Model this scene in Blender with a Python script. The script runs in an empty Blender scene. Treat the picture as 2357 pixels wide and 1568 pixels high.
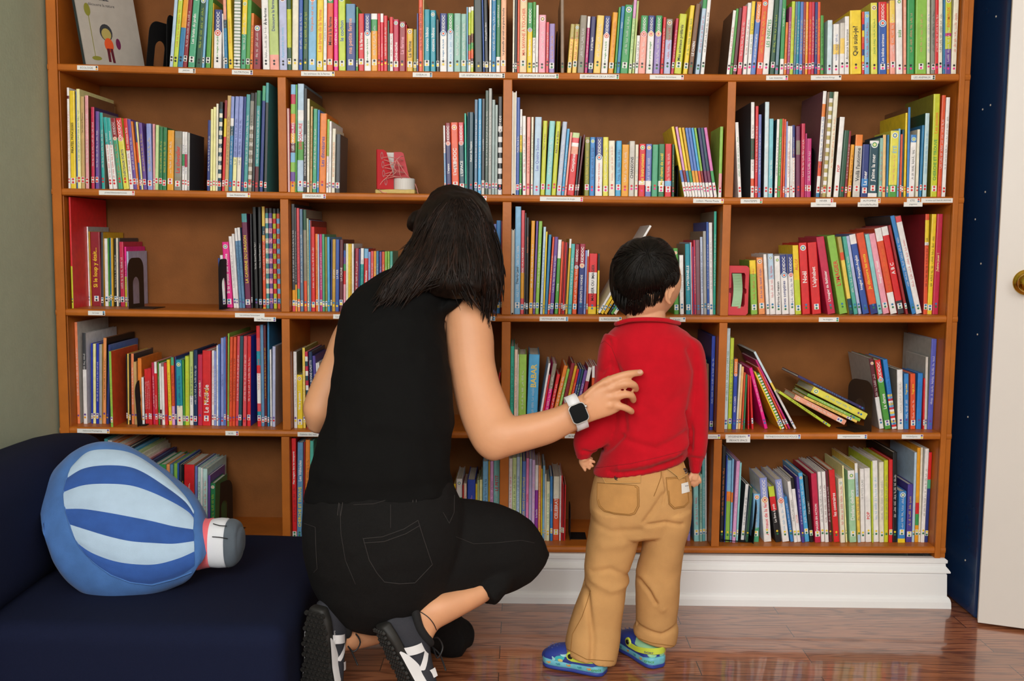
import bpy, bmesh, math, random
from mathutils import Vector, Matrix, noise
from mathutils.bvhtree import BVHTree
random.seed(7)
SC = bpy.context.scene
COL = SC.collection
PI = math.pi
V = Vector
# ------------------------------------------------------------------ camera
CX, CY, CZ = 0.0433, -2.9, 1.0461
YAW, PITCH, ROLL, FOC = -0.00792, 0.09843, 0.00981, 2369.07
def _cam():
    c, s = math.cos, math.sin
    F = V((s(YAW)*c(PITCH), c(YAW)*c(PITCH), -s(PITCH)))
    R = V((c(YAW), -s(YAW), 0)); U = R.cross(F)
    return V((CX, CY, CZ)), R*c(ROLL)+U*s(ROLL), -R*s(ROLL)+U*c(ROLL), F
CC, CR, CU, CF = _cam()
def ray(px, py):
    return CF + CR*((px-1178.5)/FOC) - CU*((py-784)/FOC)
def at(px, py, Y=0.0):
    d = ray(px, py); return CC + d*((Y-CY)/d.y)
def at_z(px, py, Z=0.0):
    d = ray(px, py); return CC + d*((Z-CZ)/d.z)
cam = bpy.data.cameras.new('camera'); camo = bpy.data.objects.new('camera', cam); COL.objects.link(camo)
cam.sensor_width = 36; cam.lens = FOC/2357*36; cam.clip_start = .05
camo.matrix_world = Matrix(((CR.x, CU.x, -CF.x, CC.x), (CR.y, CU.y, -CF.y, CC.y), (CR.z, CU.z, -CF.z, CC.z), (0, 0, 0, 1)))
SC.camera = camo
# ------------------------------------------------------------------ colours and materials
HEX = dict(r='d9262b', dr='8e1f2b', dr2='a3283f', dr3='9c2e35', mr='5f1f2c', mr2='70244f', cr='e0515a', cr2='c5284d', cr3='dc4d57', r3='e2304a',
 o='e8812c', o2='ef9a5c', or_='e2552d', or2='e35a2b', or3='e65334', or5='e8622f', am='e9a223', am2='eda51f', am3='f0c380', pe='eea58a', pe2='f08a5c', pe3='f3d6c3', pe4='f0b48c',
 y='efd02c', y2='e3dc55', y3='efcf5a', y4='f0cb63', yw='eeeaa6', dy='dcae28', dy2='c99a2e', ol='8b8a35', lg='c3d63c', lg2='8cc14b', lg3='b9cc7a', lg4='c9cf2e', lg5='9fce54', lg7='c4dd9c',
 g='3a9a55', g2='4aa57c', g3='4f9d3f', g4='2fb59a', g5='a3d0a8', dg='23533b', dg2='2c7a4b', dg3='4b5f56', t='4fae9e', tl='1f93a8', tl2='2aa59f', tl3='58bdb8', tl4='4a9c9d', tl5='6cb9bd',
 tb='2f7fb0', aq='8fd0d2', aq2='7cc6d4', aq3='55b9b4', aq4='bfe0dd', aq5='8ed2cd', sg='8ea08c', sg2='8fbcae', sg3='a9b79a',
 s='7fb9e0', s2='4ea9dc', s3='2f9fe0', lb='b5cfe6', lb2='cfe0ec', lb3='cfe3ec', lb4='bcd8de', b='2f5bb0', b2='3a86cc', b3='5a7fc9', b4='3557a8', b5='5f8db5', b6='2036b5', b7='5f8fb8', b8='2c48b5', b9='2a7fd0', bg='5f7f9c',
 nb='2b3a80', nb2='332f66', nb3='17335c', pb='8e9bd6', pb2='6f7bc0', pb3='5a60c0', pu='6b4a9a', pu2='9a85c4', pu3='4d3f96', pu4='8a2a9c', lv='b9bfe2', lv3='b9c5dd', lv4='d6b8e6',
 pk='f0a3b6', pk3='e6a0a6', pk4='f2a496', pk5='dc9fd0', pk6='f08cc0', hp='ec1c8e', hp2='d873b8', mg='c22a78', mg3='a8447a', w='eeeceb', c='e9e4cf', c2='e6ebc6', gy='a9aaa6', gy2='8c8a80', gy3='97958a', gy4='9fb0ae', gy5='cfcac2', gy6='76797f',
 gb='8e8574', gb2='6f8f9f', dk='3a3d42', dk2='31403f', dt='1f4a5a', k='17181b', br='7a5234', br2='83694f', br3='56402f', br5='7d5560', tn='c9a76b', tn2='e6cfa0', olt='b8a860')
NAMES = dict(r='red', dr='dark red', mr='maroon', cr='coral red', o='orange', am='amber', pe='peach', y='yellow', yw='pale yellow', dy='mustard', ol='olive', lg='lime green',
 g='green', dg='dark green', t='teal', tl='teal', tb='blue', aq='turquoise', sg='sage green', s='sky blue', lb='pale blue', b='blue', bg='grey blue', nb='navy blue', pb='periwinkle blue', pu='purple', lv='lilac',
 pk='pink', hp='hot pink', mg='magenta', w='white', c='cream', gy='grey', gb='grey brown', dk='dark grey', dt='dark teal', k='black', br='brown', tn='tan', olt='olive')
NAMES['or'] = 'orange red'
def cname(code):
    code = code.strip('_')
    if code in ('tn4',): return 'tan'
    if code in ('o2',): return 'light orange'
    if code in ('lg3', 'lg7'): return 'pale green'
    if code in ('gb2',): return 'grey blue'
    if code == 'olt': return 'olive'
    if code == 'pu4': return 'violet'
    return NAMES[code.rstrip('0123456789')]
def lin(h):
    out = []
    for i in (0, 2, 4):
        v = int(h[i:i+2], 16)/255
        out.append(v/12.92 if v <= .04045 else ((v+.055)/1.055)**2.4)
    return out
MATS = {}
def mat(name, col, rough=.5, spec=.5, noise_amt=0, nscale=40, bump=0, bscale=200, metal=0, coat=0, sheen=0, stretch=None, tr=0):
    if name in MATS: return MATS[name]
    m = bpy.data.materials.new(name); MATS[name] = m
    m.use_nodes = True; nt = m.node_tree; b = nt.nodes['Principled BSDF']
    c = lin(col) if isinstance(col, str) else list(col)
    b.inputs['Base Color'].default_value = (*c, 1); b.inputs['Roughness'].default_value = rough
    b.inputs['Metallic'].default_value = metal; b.inputs['Specular IOR Level'].default_value = spec
    b.inputs['Coat Weight'].default_value = coat; b.inputs['Sheen Weight'].default_value = sheen
    m.diffuse_color = (*c, 1)
    if tr: b.inputs['Subsurface Weight'].default_value = tr; b.inputs['Subsurface Radius'].default_value = (.02, .008, .004); b.inputs['Subsurface Scale'].default_value = 1
    if noise_amt or bump:
        tc = nt.nodes.new('ShaderNodeTexCoord'); src = tc.outputs['Object']
        if stretch:
            mp = nt.nodes.new('ShaderNodeMapping'); mp.inputs['Scale'].default_value = stretch
            nt.links.new(src, mp.inputs['Vector']); src = mp.outputs['Vector']
    if noise_amt:
        n = nt.nodes.new('ShaderNodeTexNoise'); n.inputs['Scale'].default_value = nscale; n.inputs['Detail'].default_value = 5
        nt.links.new(src, n.inputs['Vector'])
        r = nt.nodes.new('ShaderNodeMapRange'); r.inputs['From Min'].default_value = .3; r.inputs['From Max'].default_value = .7
        r.inputs['To Min'].default_value = 1-noise_amt; r.inputs['To Max'].default_value = 1+noise_amt
        nt.links.new(n.outputs['Fac'], r.inputs['Value'])
        mx = nt.nodes.new('ShaderNodeVectorMath'); mx.operation = 'SCALE'; mx.inputs[0].default_value = c
        nt.links.new(r.outputs['Result'], mx.inputs['Scale']); nt.links.new(mx.outputs['Vector'], b.inputs['Base Color'])
    if bump:
        n2 = nt.nodes.new('ShaderNodeTexNoise'); n2.inputs['Scale'].default_value = bscale; n2.inputs['Detail'].default_value = 4
        nt.links.new(src, n2.inputs['Vector'])
        bp = nt.nodes.new('ShaderNodeBump'); bp.inputs['Strength'].default_value = bump; bp.inputs['Distance'].default_value = .002
        nt.links.new(n2.outputs['Fac'], bp.inputs['Height']); nt.links.new(bp.outputs['Normal'], b.inputs['Normal'])
    return m
def cm(code):          # printed card colours
    h = HEX.get(code) or HEX[code+'_']
    return mat('card_'+code, h, rough=.38, noise_amt=.10, nscale=60)
INK = {}
def ink(code):
    h = HEX.get(code) or HEX[code+'_']
    return mat('ink_'+code, h, rough=.45)
# ------------------------------------------------------------------ object helpers
def link(o, parent=None, label=None, cat=None, group=None, kind=None):
    COL.objects.link(o)
    if parent is not None: o.parent = parent
    if label: o['label'] = label
    if cat: o['category'] = cat
    if group: o['group'] = group
    if kind: o['kind'] = kind
    return o
def mesh(name, verts, faces, mats, midx=None, parent=None, smooth=False, **kw):
    me = bpy.data.meshes.new(name); me.from_pydata([tuple(v) for v in verts], [], [tuple(f) for f in faces])
    for m in (mats if isinstance(mats, (list, tuple)) else [mats]): me.materials.append(m)
    if midx: me.polygons.foreach_set('material_index', midx)
    if smooth: me.polygons.foreach_set('use_smooth', [True]*len(me.polygons))
    me.update()
    o = bpy.data.objects.new(name, me)
    return link(o, parent, **kw)
def empty(name, loc=(0, 0, 0), **kw):
    o = bpy.data.objects.new(name, None); o.location = loc; o.empty_display_size = .05
    return link(o, None, **kw)
class MB:
    def __init__(s): s.v = []; s.f = []; s.m = []
    def add(s, vs, fs, m=0):
        n = len(s.v); s.v += [V(v) for v in vs]; s.f += [[i+n for i in f] for f in fs]
        s.m += (m if isinstance(m, list) else [m]*len(fs)); return s
    def box(s, a, b, m=0, bev=0):
        x0, y0, z0 = a; x1, y1, z1 = b
        if bev:
            bm = bmesh.new(); bmesh.ops.create_cube(bm, size=1)
            for v in bm.verts: v.co = V((x0+(v.co.x+.5)*(x1-x0), y0+(v.co.y+.5)*(y1-y0), z0+(v.co.z+.5)*(z1-z0)))
            bmesh.ops.bevel(bm, geom=bm.edges[:], offset=bev, segments=3, profile=.5, affect='EDGES')
            bm.verts.index_update()
            s.add([v.co.copy() for v in bm.verts], [[v.index for v in f.verts] for f in bm.faces], m); bm.free(); return s
        vs = [(x0, y0, z0), (x1, y0, z0), (x1, y1, z0), (x0, y1, z0), (x0, y0, z1), (x1, y0, z1), (x1, y1, z1), (x0, y1, z1)]
        return s.add(vs, [(0, 3, 2, 1), (4, 5, 6, 7), (0, 1, 5, 4), (1, 2, 6, 5), (2, 3, 7, 6), (3, 0, 4, 7)], m)
    def xf(s, M, start=0):
        for i in range(start, len(s.v)): s.v[i] = M @ s.v[i]
        return s
    def build(s, name, mats, parent=None, **kw):
        return mesh(name, s.v, s.f, mats, s.m, parent, **kw)
def loft(rings, n=24, m=3, p=2.0, cap=.35):
    """rings: list of (C, A, B) vectors -> closed surface through them"""
    R = []
    for i in range(len(rings)-1):
        a0 = rings[max(i-1, 0)]; a1 = rings[i]; a2 = rings[i+1]; a3 = rings[min(i+2, len(rings)-1)]
        for k in range(m):
            t = k/m
            R.append([.5*((2*a1[j]) + (a2[j]-a0[j])*t + (2*a0[j]-5*a1[j]+4*a2[j]-a3[j])*t*t + (3*a1[j]-a0[j]-3*a2[j]+a3[j])*t**3) for j in range(3)])
    R.append(list(rings[-1]))
    def capr(r, q):
        d = (r[0]-q[0]); d = d.normalized() if d.length > 1e-9 else V((0, 0, 1))
        h = min(r[1].length, r[2].length)*cap*2
        return [[r[0]+d*h*math.sin(a), r[1]*math.cos(a), r[2]*math.cos(a)] for a in (.5, 1.0, 1.35)]
    if cap:
        R = list(reversed(capr(R[0], R[1]))) + R + capr(R[-1], R[-2])
    vs = []; fs = []
    for (C, A, B) in R:
        for k in range(n):
            a = 2*PI*k/n; c, s = math.cos(a), math.sin(a)
            c = math.copysign(abs(c)**(2/p), c); s = math.copysign(abs(s)**(2/p), s)
            vs.append(C+A*c+B*s)
    for i in range(len(R)-1):
        for k in range(n):
            k2 = (k+1) % n; fs.append((i*n+k, i*n+k2, (i+1)*n+k2, (i+1)*n+k))
    fs.append(tuple(reversed(range(n)))); fs.append(tuple(range((len(R)-1)*n, len(R)*n)))
    return vs, fs
def orient(rings):
    """rings (C, A, t) -> (C, A, B) with B square to A and to the path"""
    out = []; prev = None
    for i, (C, A, t) in enumerate(rings):
        T = rings[min(i+1, len(rings)-1)][0]-rings[max(i-1, 0)][0]
        B = A.cross(T)
        B = B.normalized() if B.length > 1e-9 else (prev or V((0, 1, 0)))
        if prev is not None and B.dot(prev) < 0: B = -B
        prev = B; out.append((C, A, B*t))
    return out
def pring(L):
    """(x1,y1,x2,y2,Y,t[,Y2]) pixel silhouette pairs at a real distance -> rings"""
    out = []
    for r in L:
        a = at(r[0], r[1], r[4]); b = at(r[2], r[3], r[6] if len(r) > 6 else r[4])
        out.append(((a+b)/2, (b-a)/2, r[5]))
    return orient(out)
def tube(pts, rad, n=10, cap=.5, m=3):
    pts = [V(p) for p in pts]; rad = rad if isinstance(rad, (list, tuple)) else [rad]*len(pts)
    up = None; R = []
    for i, p in enumerate(pts):
        T = (pts[min(i+1, len(pts)-1)]-pts[max(i-1, 0)]).normalized()
        if up is None: up = T.orthogonal().normalized()
        up = (up - T*up.dot(T)); up = up.normalized() if up.length > 1e-6 else T.orthogonal().normalized()
        R.append((p, up*rad[i], T.cross(up)*rad[i]))
    return loft(R, n=n, m=m, cap=cap)
def smoothpath(pts, m=6):
    pts = [V(p) for p in pts]; out = []
    for i in range(len(pts)-1):
        a0, a1, a2, a3 = pts[max(i-1, 0)], pts[i], pts[i+1], pts[min(i+2, len(pts)-1)]
        for k in range(m):
            t = k/m
            out.append(.5*((2*a1)+(a2-a0)*t+(2*a0-5*a1+4*a2-a3)*t*t+(3*a1-a0-3*a2+a3)*t**3))
    out.append(pts[-1]); return out
def remeshed(mb, voxel, smooth=4, fac=.5):
    me = bpy.data.meshes.new('tmp'); me.from_pydata([tuple(v) for v in mb.v], [], mb.f); me.update()
    bm = bmesh.new(); bm.from_mesh(me); bmesh.ops.recalc_face_normals(bm, faces=bm.faces[:]); bm.to_mesh(me); bm.free()
    o = bpy.data.objects.new('tmp', me); COL.objects.link(o)
    md = o.modifiers.new('r', 'REMESH'); md.mode = 'VOXEL'; md.voxel_size = voxel; md.use_smooth_shade = True
    if smooth:
        s = o.modifiers.new('s', 'SMOOTH'); s.iterations = smooth; s.factor = fac
    dg = bpy.context.evaluated_depsgraph_get(); dg.update()
    out = bpy.data.meshes.new_from_object(o.evaluated_get(dg))
    bpy.data.objects.remove(o); bpy.data.meshes.remove(me)
    return out
def meshobj(name, me, mats, parent=None, smooth=True, **kw):
    me.name = name; me.materials.clear()
    for m in (mats if isinstance(mats, (list, tuple)) else [mats]): me.materials.append(m)
    if smooth: me.polygons.foreach_set('use_smooth', [True]*len(me.polygons))
    return link(bpy.data.objects.new(name, me), parent, **kw)
def folds(me, amp, freq, sx=(1, 1, 1), seed=0, ridge=True):
    """push vertices along their normals with a stretched noise: cloth folds"""
    me.update(); off = V((seed*7.3, seed*3.1, seed*5.7))
    nr = [v.normal.copy() for v in me.vertices]
    for v, n in zip(me.vertices, nr):
        q = V((v.co.x*sx[0], v.co.y*sx[1], v.co.z*sx[2]))*freq+off
        a = noise.noise(q)
        if ridge: a = (.5-abs(a))*1.2-.35
        b = noise.noise(q*2.3)*.35
        v.co += n*amp*(a+b)
    me.update()
_bv = {}
def bvh_of(*objs):
    vs = []; fs = []
    for o in objs:
        me = o.data; n = len(vs)
        vs += [o.matrix_world @ v.co if o.parent is None else v.co.copy() for v in me.vertices]
        fs += [[i+n for i in p.vertices] for p in me.polygons]
    return BVHTree.FromPolygons(vs, fs)
def hit(bv, px, py, off=.001):
    d = ray(px, py).normalized(); h = bv.ray_cast(CC, d)
    if h[0] is None: return None
    n = h[1] if h[1].dot(d) < 0 else -h[1]
    return h[0] + n*off
def patch(bv, poly, off=.0012, cuts=3):
    """a thin piece of material lying on a surface: pixel outline -> verts, faces"""
    bm = bmesh.new(); vs = [bm.verts.new((x, y, 0)) for x, y in poly]; bm.faces.new(vs)
    bmesh.ops.triangulate(bm, faces=bm.faces[:])
    for _ in range(cuts):
        bmesh.ops.subdivide_edges(bm, edges=bm.edges[:], cuts=1, use_grid_fill=True)
    bmesh.ops.triangulate(bm, faces=bm.faces[:]); bm.verts.index_update()
    out = []; ok = []
    for v in bm.verts:
        h = hit(bv, v.co.x, v.co.y, off); ok.append(h is not None); out.append(h or V((0, 0, 0)))
    fs = [[v.index for v in f.verts] for f in bm.faces if all(ok[v.index] for v in f.verts)]
    bm.free()
    return out, fs
def seam(bv, pts, r=.0007, off=.0004, step=6, n=5):
    P = []
    for (a, b), (c, d) in zip(pts, pts[1:]):
        k = max(1, int(math.hypot(c-a, d-b)/step))
        for i in range(k): P.append((a+(c-a)*i/k, b+(d-b)*i/k))
    P.append(pts[-1])
    H = [hit(bv, x, y, off) for x, y in P]; H = [h for h in H if h is not None]
    if len(H) < 2: return [], []
    return tube(H, r, n=n, m=1)
# text -> flat mesh
_tc = {}
def text_geo(s, bold=False):
    if (s, bold) in _tc: return _tc[(s, bold)]
    cu = bpy.data.curves.new('t', 'FONT'); cu.body = s; cu.size = 1; cu.resolution_u = 2
    if bold: cu.offset = .018
    o = bpy.data.objects.new('t', cu)
    me = bpy.data.meshes.new_from_object(o)
    vs = [v.co.copy() for v in me.vertices]; fs = [list(p.vertices) for p in me.polygons]
    bpy.data.objects.remove(o); bpy.data.curves.remove(cu); bpy.data.meshes.remove(me)
    if vs:
        x0 = min(v.x for v in vs); x1 = max(v.x for v in vs); y0 = min(v.y for v in vs); y1 = max(v.y for v in vs)
    else: x0 = x1 = y0 = y1 = 0
    _tc[(s, bold)] = (vs, fs, x0, x1, y0, y1); return _tc[(s, bold)]
def text_fit(s, cx, cz, length, height, up=True, y=0, bold=False):
    """text in the x-z plane facing -y, reading upward (up) or along x; fitted in length x height"""
    vs, fs, x0, x1, y0, y1 = text_geo(s, bold)
    if not vs: return [], []
    k = min(length/(x1-x0), height/(y1-y0)); out = []
    for v in vs:
        a = (v.x-(x0+x1)/2)*k; b = (v.y-(y0+y1)/2)*k
        if up is True: out.append(V((cx-b, y, cz+a)))
        elif up == 'down': out.append(V((cx+b, y, cz-a)))
        else: out.append(V((cx+a, y, cz+b)))
    return out, fs
# ------------------------------------------------------------------ shelf geometry measured from the room
D_IN = .29; TH = .020; TOPZ = .020
def nodes(L): return [(at(x, y, 0).x, at(x, y, 0).z) for x, y in L]
SH = {1: nodes([(117, 145), (640, 160), (1180, 165.5), (1700, 170.5), (2235, 169)]),
      2: nodes([(130, 433), (680, 442.5), (1200, 448.5), (1680, 454.5), (2200, 452.7)]),
      3: nodes([(135, 711), (680, 719), (1126, 725), (1640, 727.5), (2200, 727)]),
      4: nodes([(145, 983), (690, 991.6), (1180, 995), (1640, 997), (2183, 997)]),
      5: nodes([(160, 1248), (660, 1254), (1300, 1258), (1570, 1259.5), (2150, 1260)])}
def shz(k, X):
    L = SH[k]
    if X <= L[0][0]: i = 0
    elif X >= L[-1][0]: i = len(L)-2
    else: i = [j for j in range(len(L)-1) if L[j][0] <= X <= L[j+1][0]][0]
    (x0, z0), (x1, z1) = L[i], L[i+1]
    return z0+(z1-z0)*(X-x0)/(x1-x0)
XL, XR = -1.247, 1.243          # inner faces of the side panels
UX = [-.620, 0.0, .617]         # centre lines of the uprights
UPX = {2: [(649, 320), (1167.5, 320), (1682, 320)], 3: [(654.7, 590), (1166, 590), (1671, 590)], 4: [(658, 860), (1164, 860), (1662.5, 860)], 5: [(657.3, 1130), (1160, 1130), (1650, 1130)]}
UXR = {k: [at(x, y, 0).x for x, y in L] for k, L in UPX.items()}; UXR[1] = UXR[2]
wood = mat('bookcase_wood', '865226', rough=.6, spec=.2, noise_amt=.16, nscale=9, bump=.25, bscale=240)  # back panel: same wood, with the shade inside the bays put into its colour
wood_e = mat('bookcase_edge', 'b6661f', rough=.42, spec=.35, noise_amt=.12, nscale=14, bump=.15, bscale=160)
paper_w = mat('label_paper', 'e9e8e4', rough=.5)
white_trim = mat('white_trim', 'f2f2f2', rough=.35, noise_amt=.02, nscale=3)
case = empty('bookcase', (0, 0, 0), label='wide orange-brown wooden bookcase with five shelves and four bays of books', cat='bookcase')
def board(pts, y0, y1, z_of, th, nose=True):
    """bent board following the measured shelf line"""
    mb = MB(); prof = [(y1, 0), (y0+.006, 0), (y0+.0015, -.003), (y0, -th/2), (y0+.0015, -th+.003), (y0+.006, -th), (y1, -th)]
    for i, x in enumerate(pts):
        for (yy, dz) in prof: mb.v.append(V((x, yy, z_of(x)+dz)))
    n = len(prof)
    for i in range(len(pts)-1):
        for j in range(n):
            j2 = (j+1) % n; mb.f.append([i*n+j, (i+1)*n+j, (i+1)*n+j2, i*n+j2]); mb.m.append(0)
    mb.f.append(list(range(n))); mb.m.append(0); mb.f.append([(len(pts)-1)*n+j for j in reversed(range(n))]); mb.m.append(0)
    return mb
XS = [-1.275, -.93, -.62, -.31, 0, .31, .617, .93, 1.275]
for k in range(1, 6):
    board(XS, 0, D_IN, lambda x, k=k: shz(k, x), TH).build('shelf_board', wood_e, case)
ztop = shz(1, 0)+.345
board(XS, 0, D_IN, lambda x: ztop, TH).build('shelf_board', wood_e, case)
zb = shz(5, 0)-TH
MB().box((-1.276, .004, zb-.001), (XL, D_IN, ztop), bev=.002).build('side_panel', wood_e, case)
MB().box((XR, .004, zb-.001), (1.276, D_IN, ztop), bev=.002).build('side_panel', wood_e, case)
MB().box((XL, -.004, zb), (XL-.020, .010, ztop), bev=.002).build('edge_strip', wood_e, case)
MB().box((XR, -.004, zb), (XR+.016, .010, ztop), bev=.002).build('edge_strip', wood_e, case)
for i, ux in enumerate(UX):
    for k in range(2, 6):
        zt = (shz(k-1, ux)-TH) if k > 1 else ztop-TH
        dx = 0
        w = .0125 if i == 1 else .0115; ux = UXR[k][i]
        MB().box((ux-w+dx, .003, shz(k, ux)), (ux+w+dx, D_IN, zt), bev=.0015).build('upright', wood_e, case)
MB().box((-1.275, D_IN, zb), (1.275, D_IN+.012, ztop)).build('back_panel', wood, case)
# shelf labels
LAB = {1: [(178, 226, 'ECOLOGIE', 'k', 'am'), (411, 450, 'JARDIN', 'k', 'br'), (534, 582, 'NUTRITION', 'k', 'pu'), (693, 770, 'les animaux de la ferme', 'k', 'y'), (950, 995, 'OISEAUX', 'k', 'tb'),
 (1057, 1162, "LES ANIMAUX AUTOUR DE L'EAU", 'k', 'k'), (1192, 1286, 'LES ANIMAUX DE LA SAVANE', 'k', 'g'), (1335, 1425, 'LES ANIMAUX DE LA FORET', 'k', 'g'), (1496, 1574, 'les animaux domestiques', 'k', 'pk'),
 (1764, 1814, 'Les insectes', 'k', 'hp'), (1867, 1937, 'collect. Antoon Krings', 'k', ''), (2098, 2153, 'LES ANIMAUX', 'k', 'dg')],
 2: [(228, 310, 'pirates/chateaux/princesses', 'r', 'pk'), (522, 576, 'Les Aventures', 'r', 'y'), (696, 750, 'DINOSAURES', 'r', 'pu'), (1085, 1120, 'ESPACE', 'r', ''), (1243, 1342, 'chansons/comptines/jeux de doigts', 'r', 'hp'),
 (1596, 1666, 'collect. Mamie Poule', 'r', 'y'), (1705, 1755, 'PRINTEMPS', 'r', 'g'), (1878, 1918, 'HIVER', 'r', 'r'), (1981, 2027, 'AUTOMNE', 'r', 'am'), (2088, 2118, 'ETE', 'r', 'tb'), (2121, 2204, "le temps qu'il fait/LES SAISONS", 'r', '')],
 3: [(203, 242, 'Le Loup', 'tb', 'k'), (541, 609, 'Les animaux fantastiques', '', ''), (767, 800, 'La famille', '', ''), (1108, 1140, 'arts', 'tb', 'tb'), (1242, 1308, 'VOYAGE/CULTURE', 'tb', 'tb'), (1379, 1431, 'L INCLUSION', 'tb', 'y'), (1542, 1578, "L'école", 'tb', ''), (1885, 1931, 'les imagiers', 'tb', 'g')],
 4: [(178, 252, 'Halloween/Thanksgiving', 'pu', 'am'), (519, 549, 'NOËL', 'pu', 'r'), (685, 738, 'Galette des rois', 'pu', 'y'), (1300, 1345, 'ACADEMIE', '', ''), (1628, 1658, 'couches', 'pu', 'lg'), (1670, 1727, 'HYGIENE/BAIN', 'pu', ''), (1759, 1843, 'TETINE/DOUDOU/LE POUCE', 'pu', 's'),
 (1928, 1996, 'rangement/autonomie', 'pu', 'tb'), (2076, 2125, 'YOGA/Sports', 'pu', 'y')]}
LOW = {2: [(1867, 1925, 'hibernation/neige'), (1975, 2022, 'citrouille/feuilles'), (2081, 2124, 'plage/mer')], 3: [(585, 635, 'Les Monstres', 'tb', 'pu')], 4: [(1672, 1727, 'PRIVATE SPACE')]}
def disc(cx, cz, r, y, n=12):
    return [V((cx, y, cz))]+[V((cx+r*math.cos(2*PI*i/n), y, cz+r*math.sin(2*PI*i/n))) for i in range(n)], [(0, i+1, (i+1) % n+1) for i in range(n)]
def shelf_label(k, a, b, txt, d1, d2, low):
    if txt in ('La famille', 'arts', 'ESPACE', 'ACADEMIE'): txt = txt
    ym = 0; xa = at(a, {1: 160, 2: 445, 3: 722, 4: 994}[k]).x; xb = at(b, {1: 160, 2: 445, 3: 722, 4: 994}[k]).x
    w = xb-xa; h = .0125; cz = -TH/2-(.011 if low else 0.0005); slope = math.atan((shz(k, xb)-shz(k, xa))/w)
    yo = -.0006 - (.0005 if low else 0)
    mb = MB().box((0, yo, cz-h/2), (w, yo+.0009 + (.0005 if low else 0), cz+h/2))
    o = mb.build('shelf_label', paper_w, case); o.location = (xa, 0, shz(k, xa)); o.rotation_euler = (0, -slope, 0)
    tm = MB(); r = .0027
    tx = w-(.008 if d1 else .002)
    vs, fs = text_fit(txt, tx/2+.0015, cz, tx-.006, .0052, up=False, y=yo-.0003); tm.add(vs, fs, 0)
    ms = [ink('dk')]
    for j, d in enumerate((d1, d2)):
        if d:
            vs, fs = disc(w-.0040, cz+(.0028 if j == 0 else -.0028), r, yo-.0003); ms.append(ink(d)); tm.add(vs, fs, len(ms)-1)
    l = tm.build('lettering', ms, o)
for k, L in LAB.items():
    for (a, b, t, d1, d2) in L: shelf_label(k, a, b, t, d1, d2, False)
for k, L in LOW.items():
    for r_ in L: shelf_label(k, r_[0], r_[1], r_[2], r_[3] if len(r_) > 3 else '', r_[4] if len(r_) > 4 else '', True)
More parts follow.
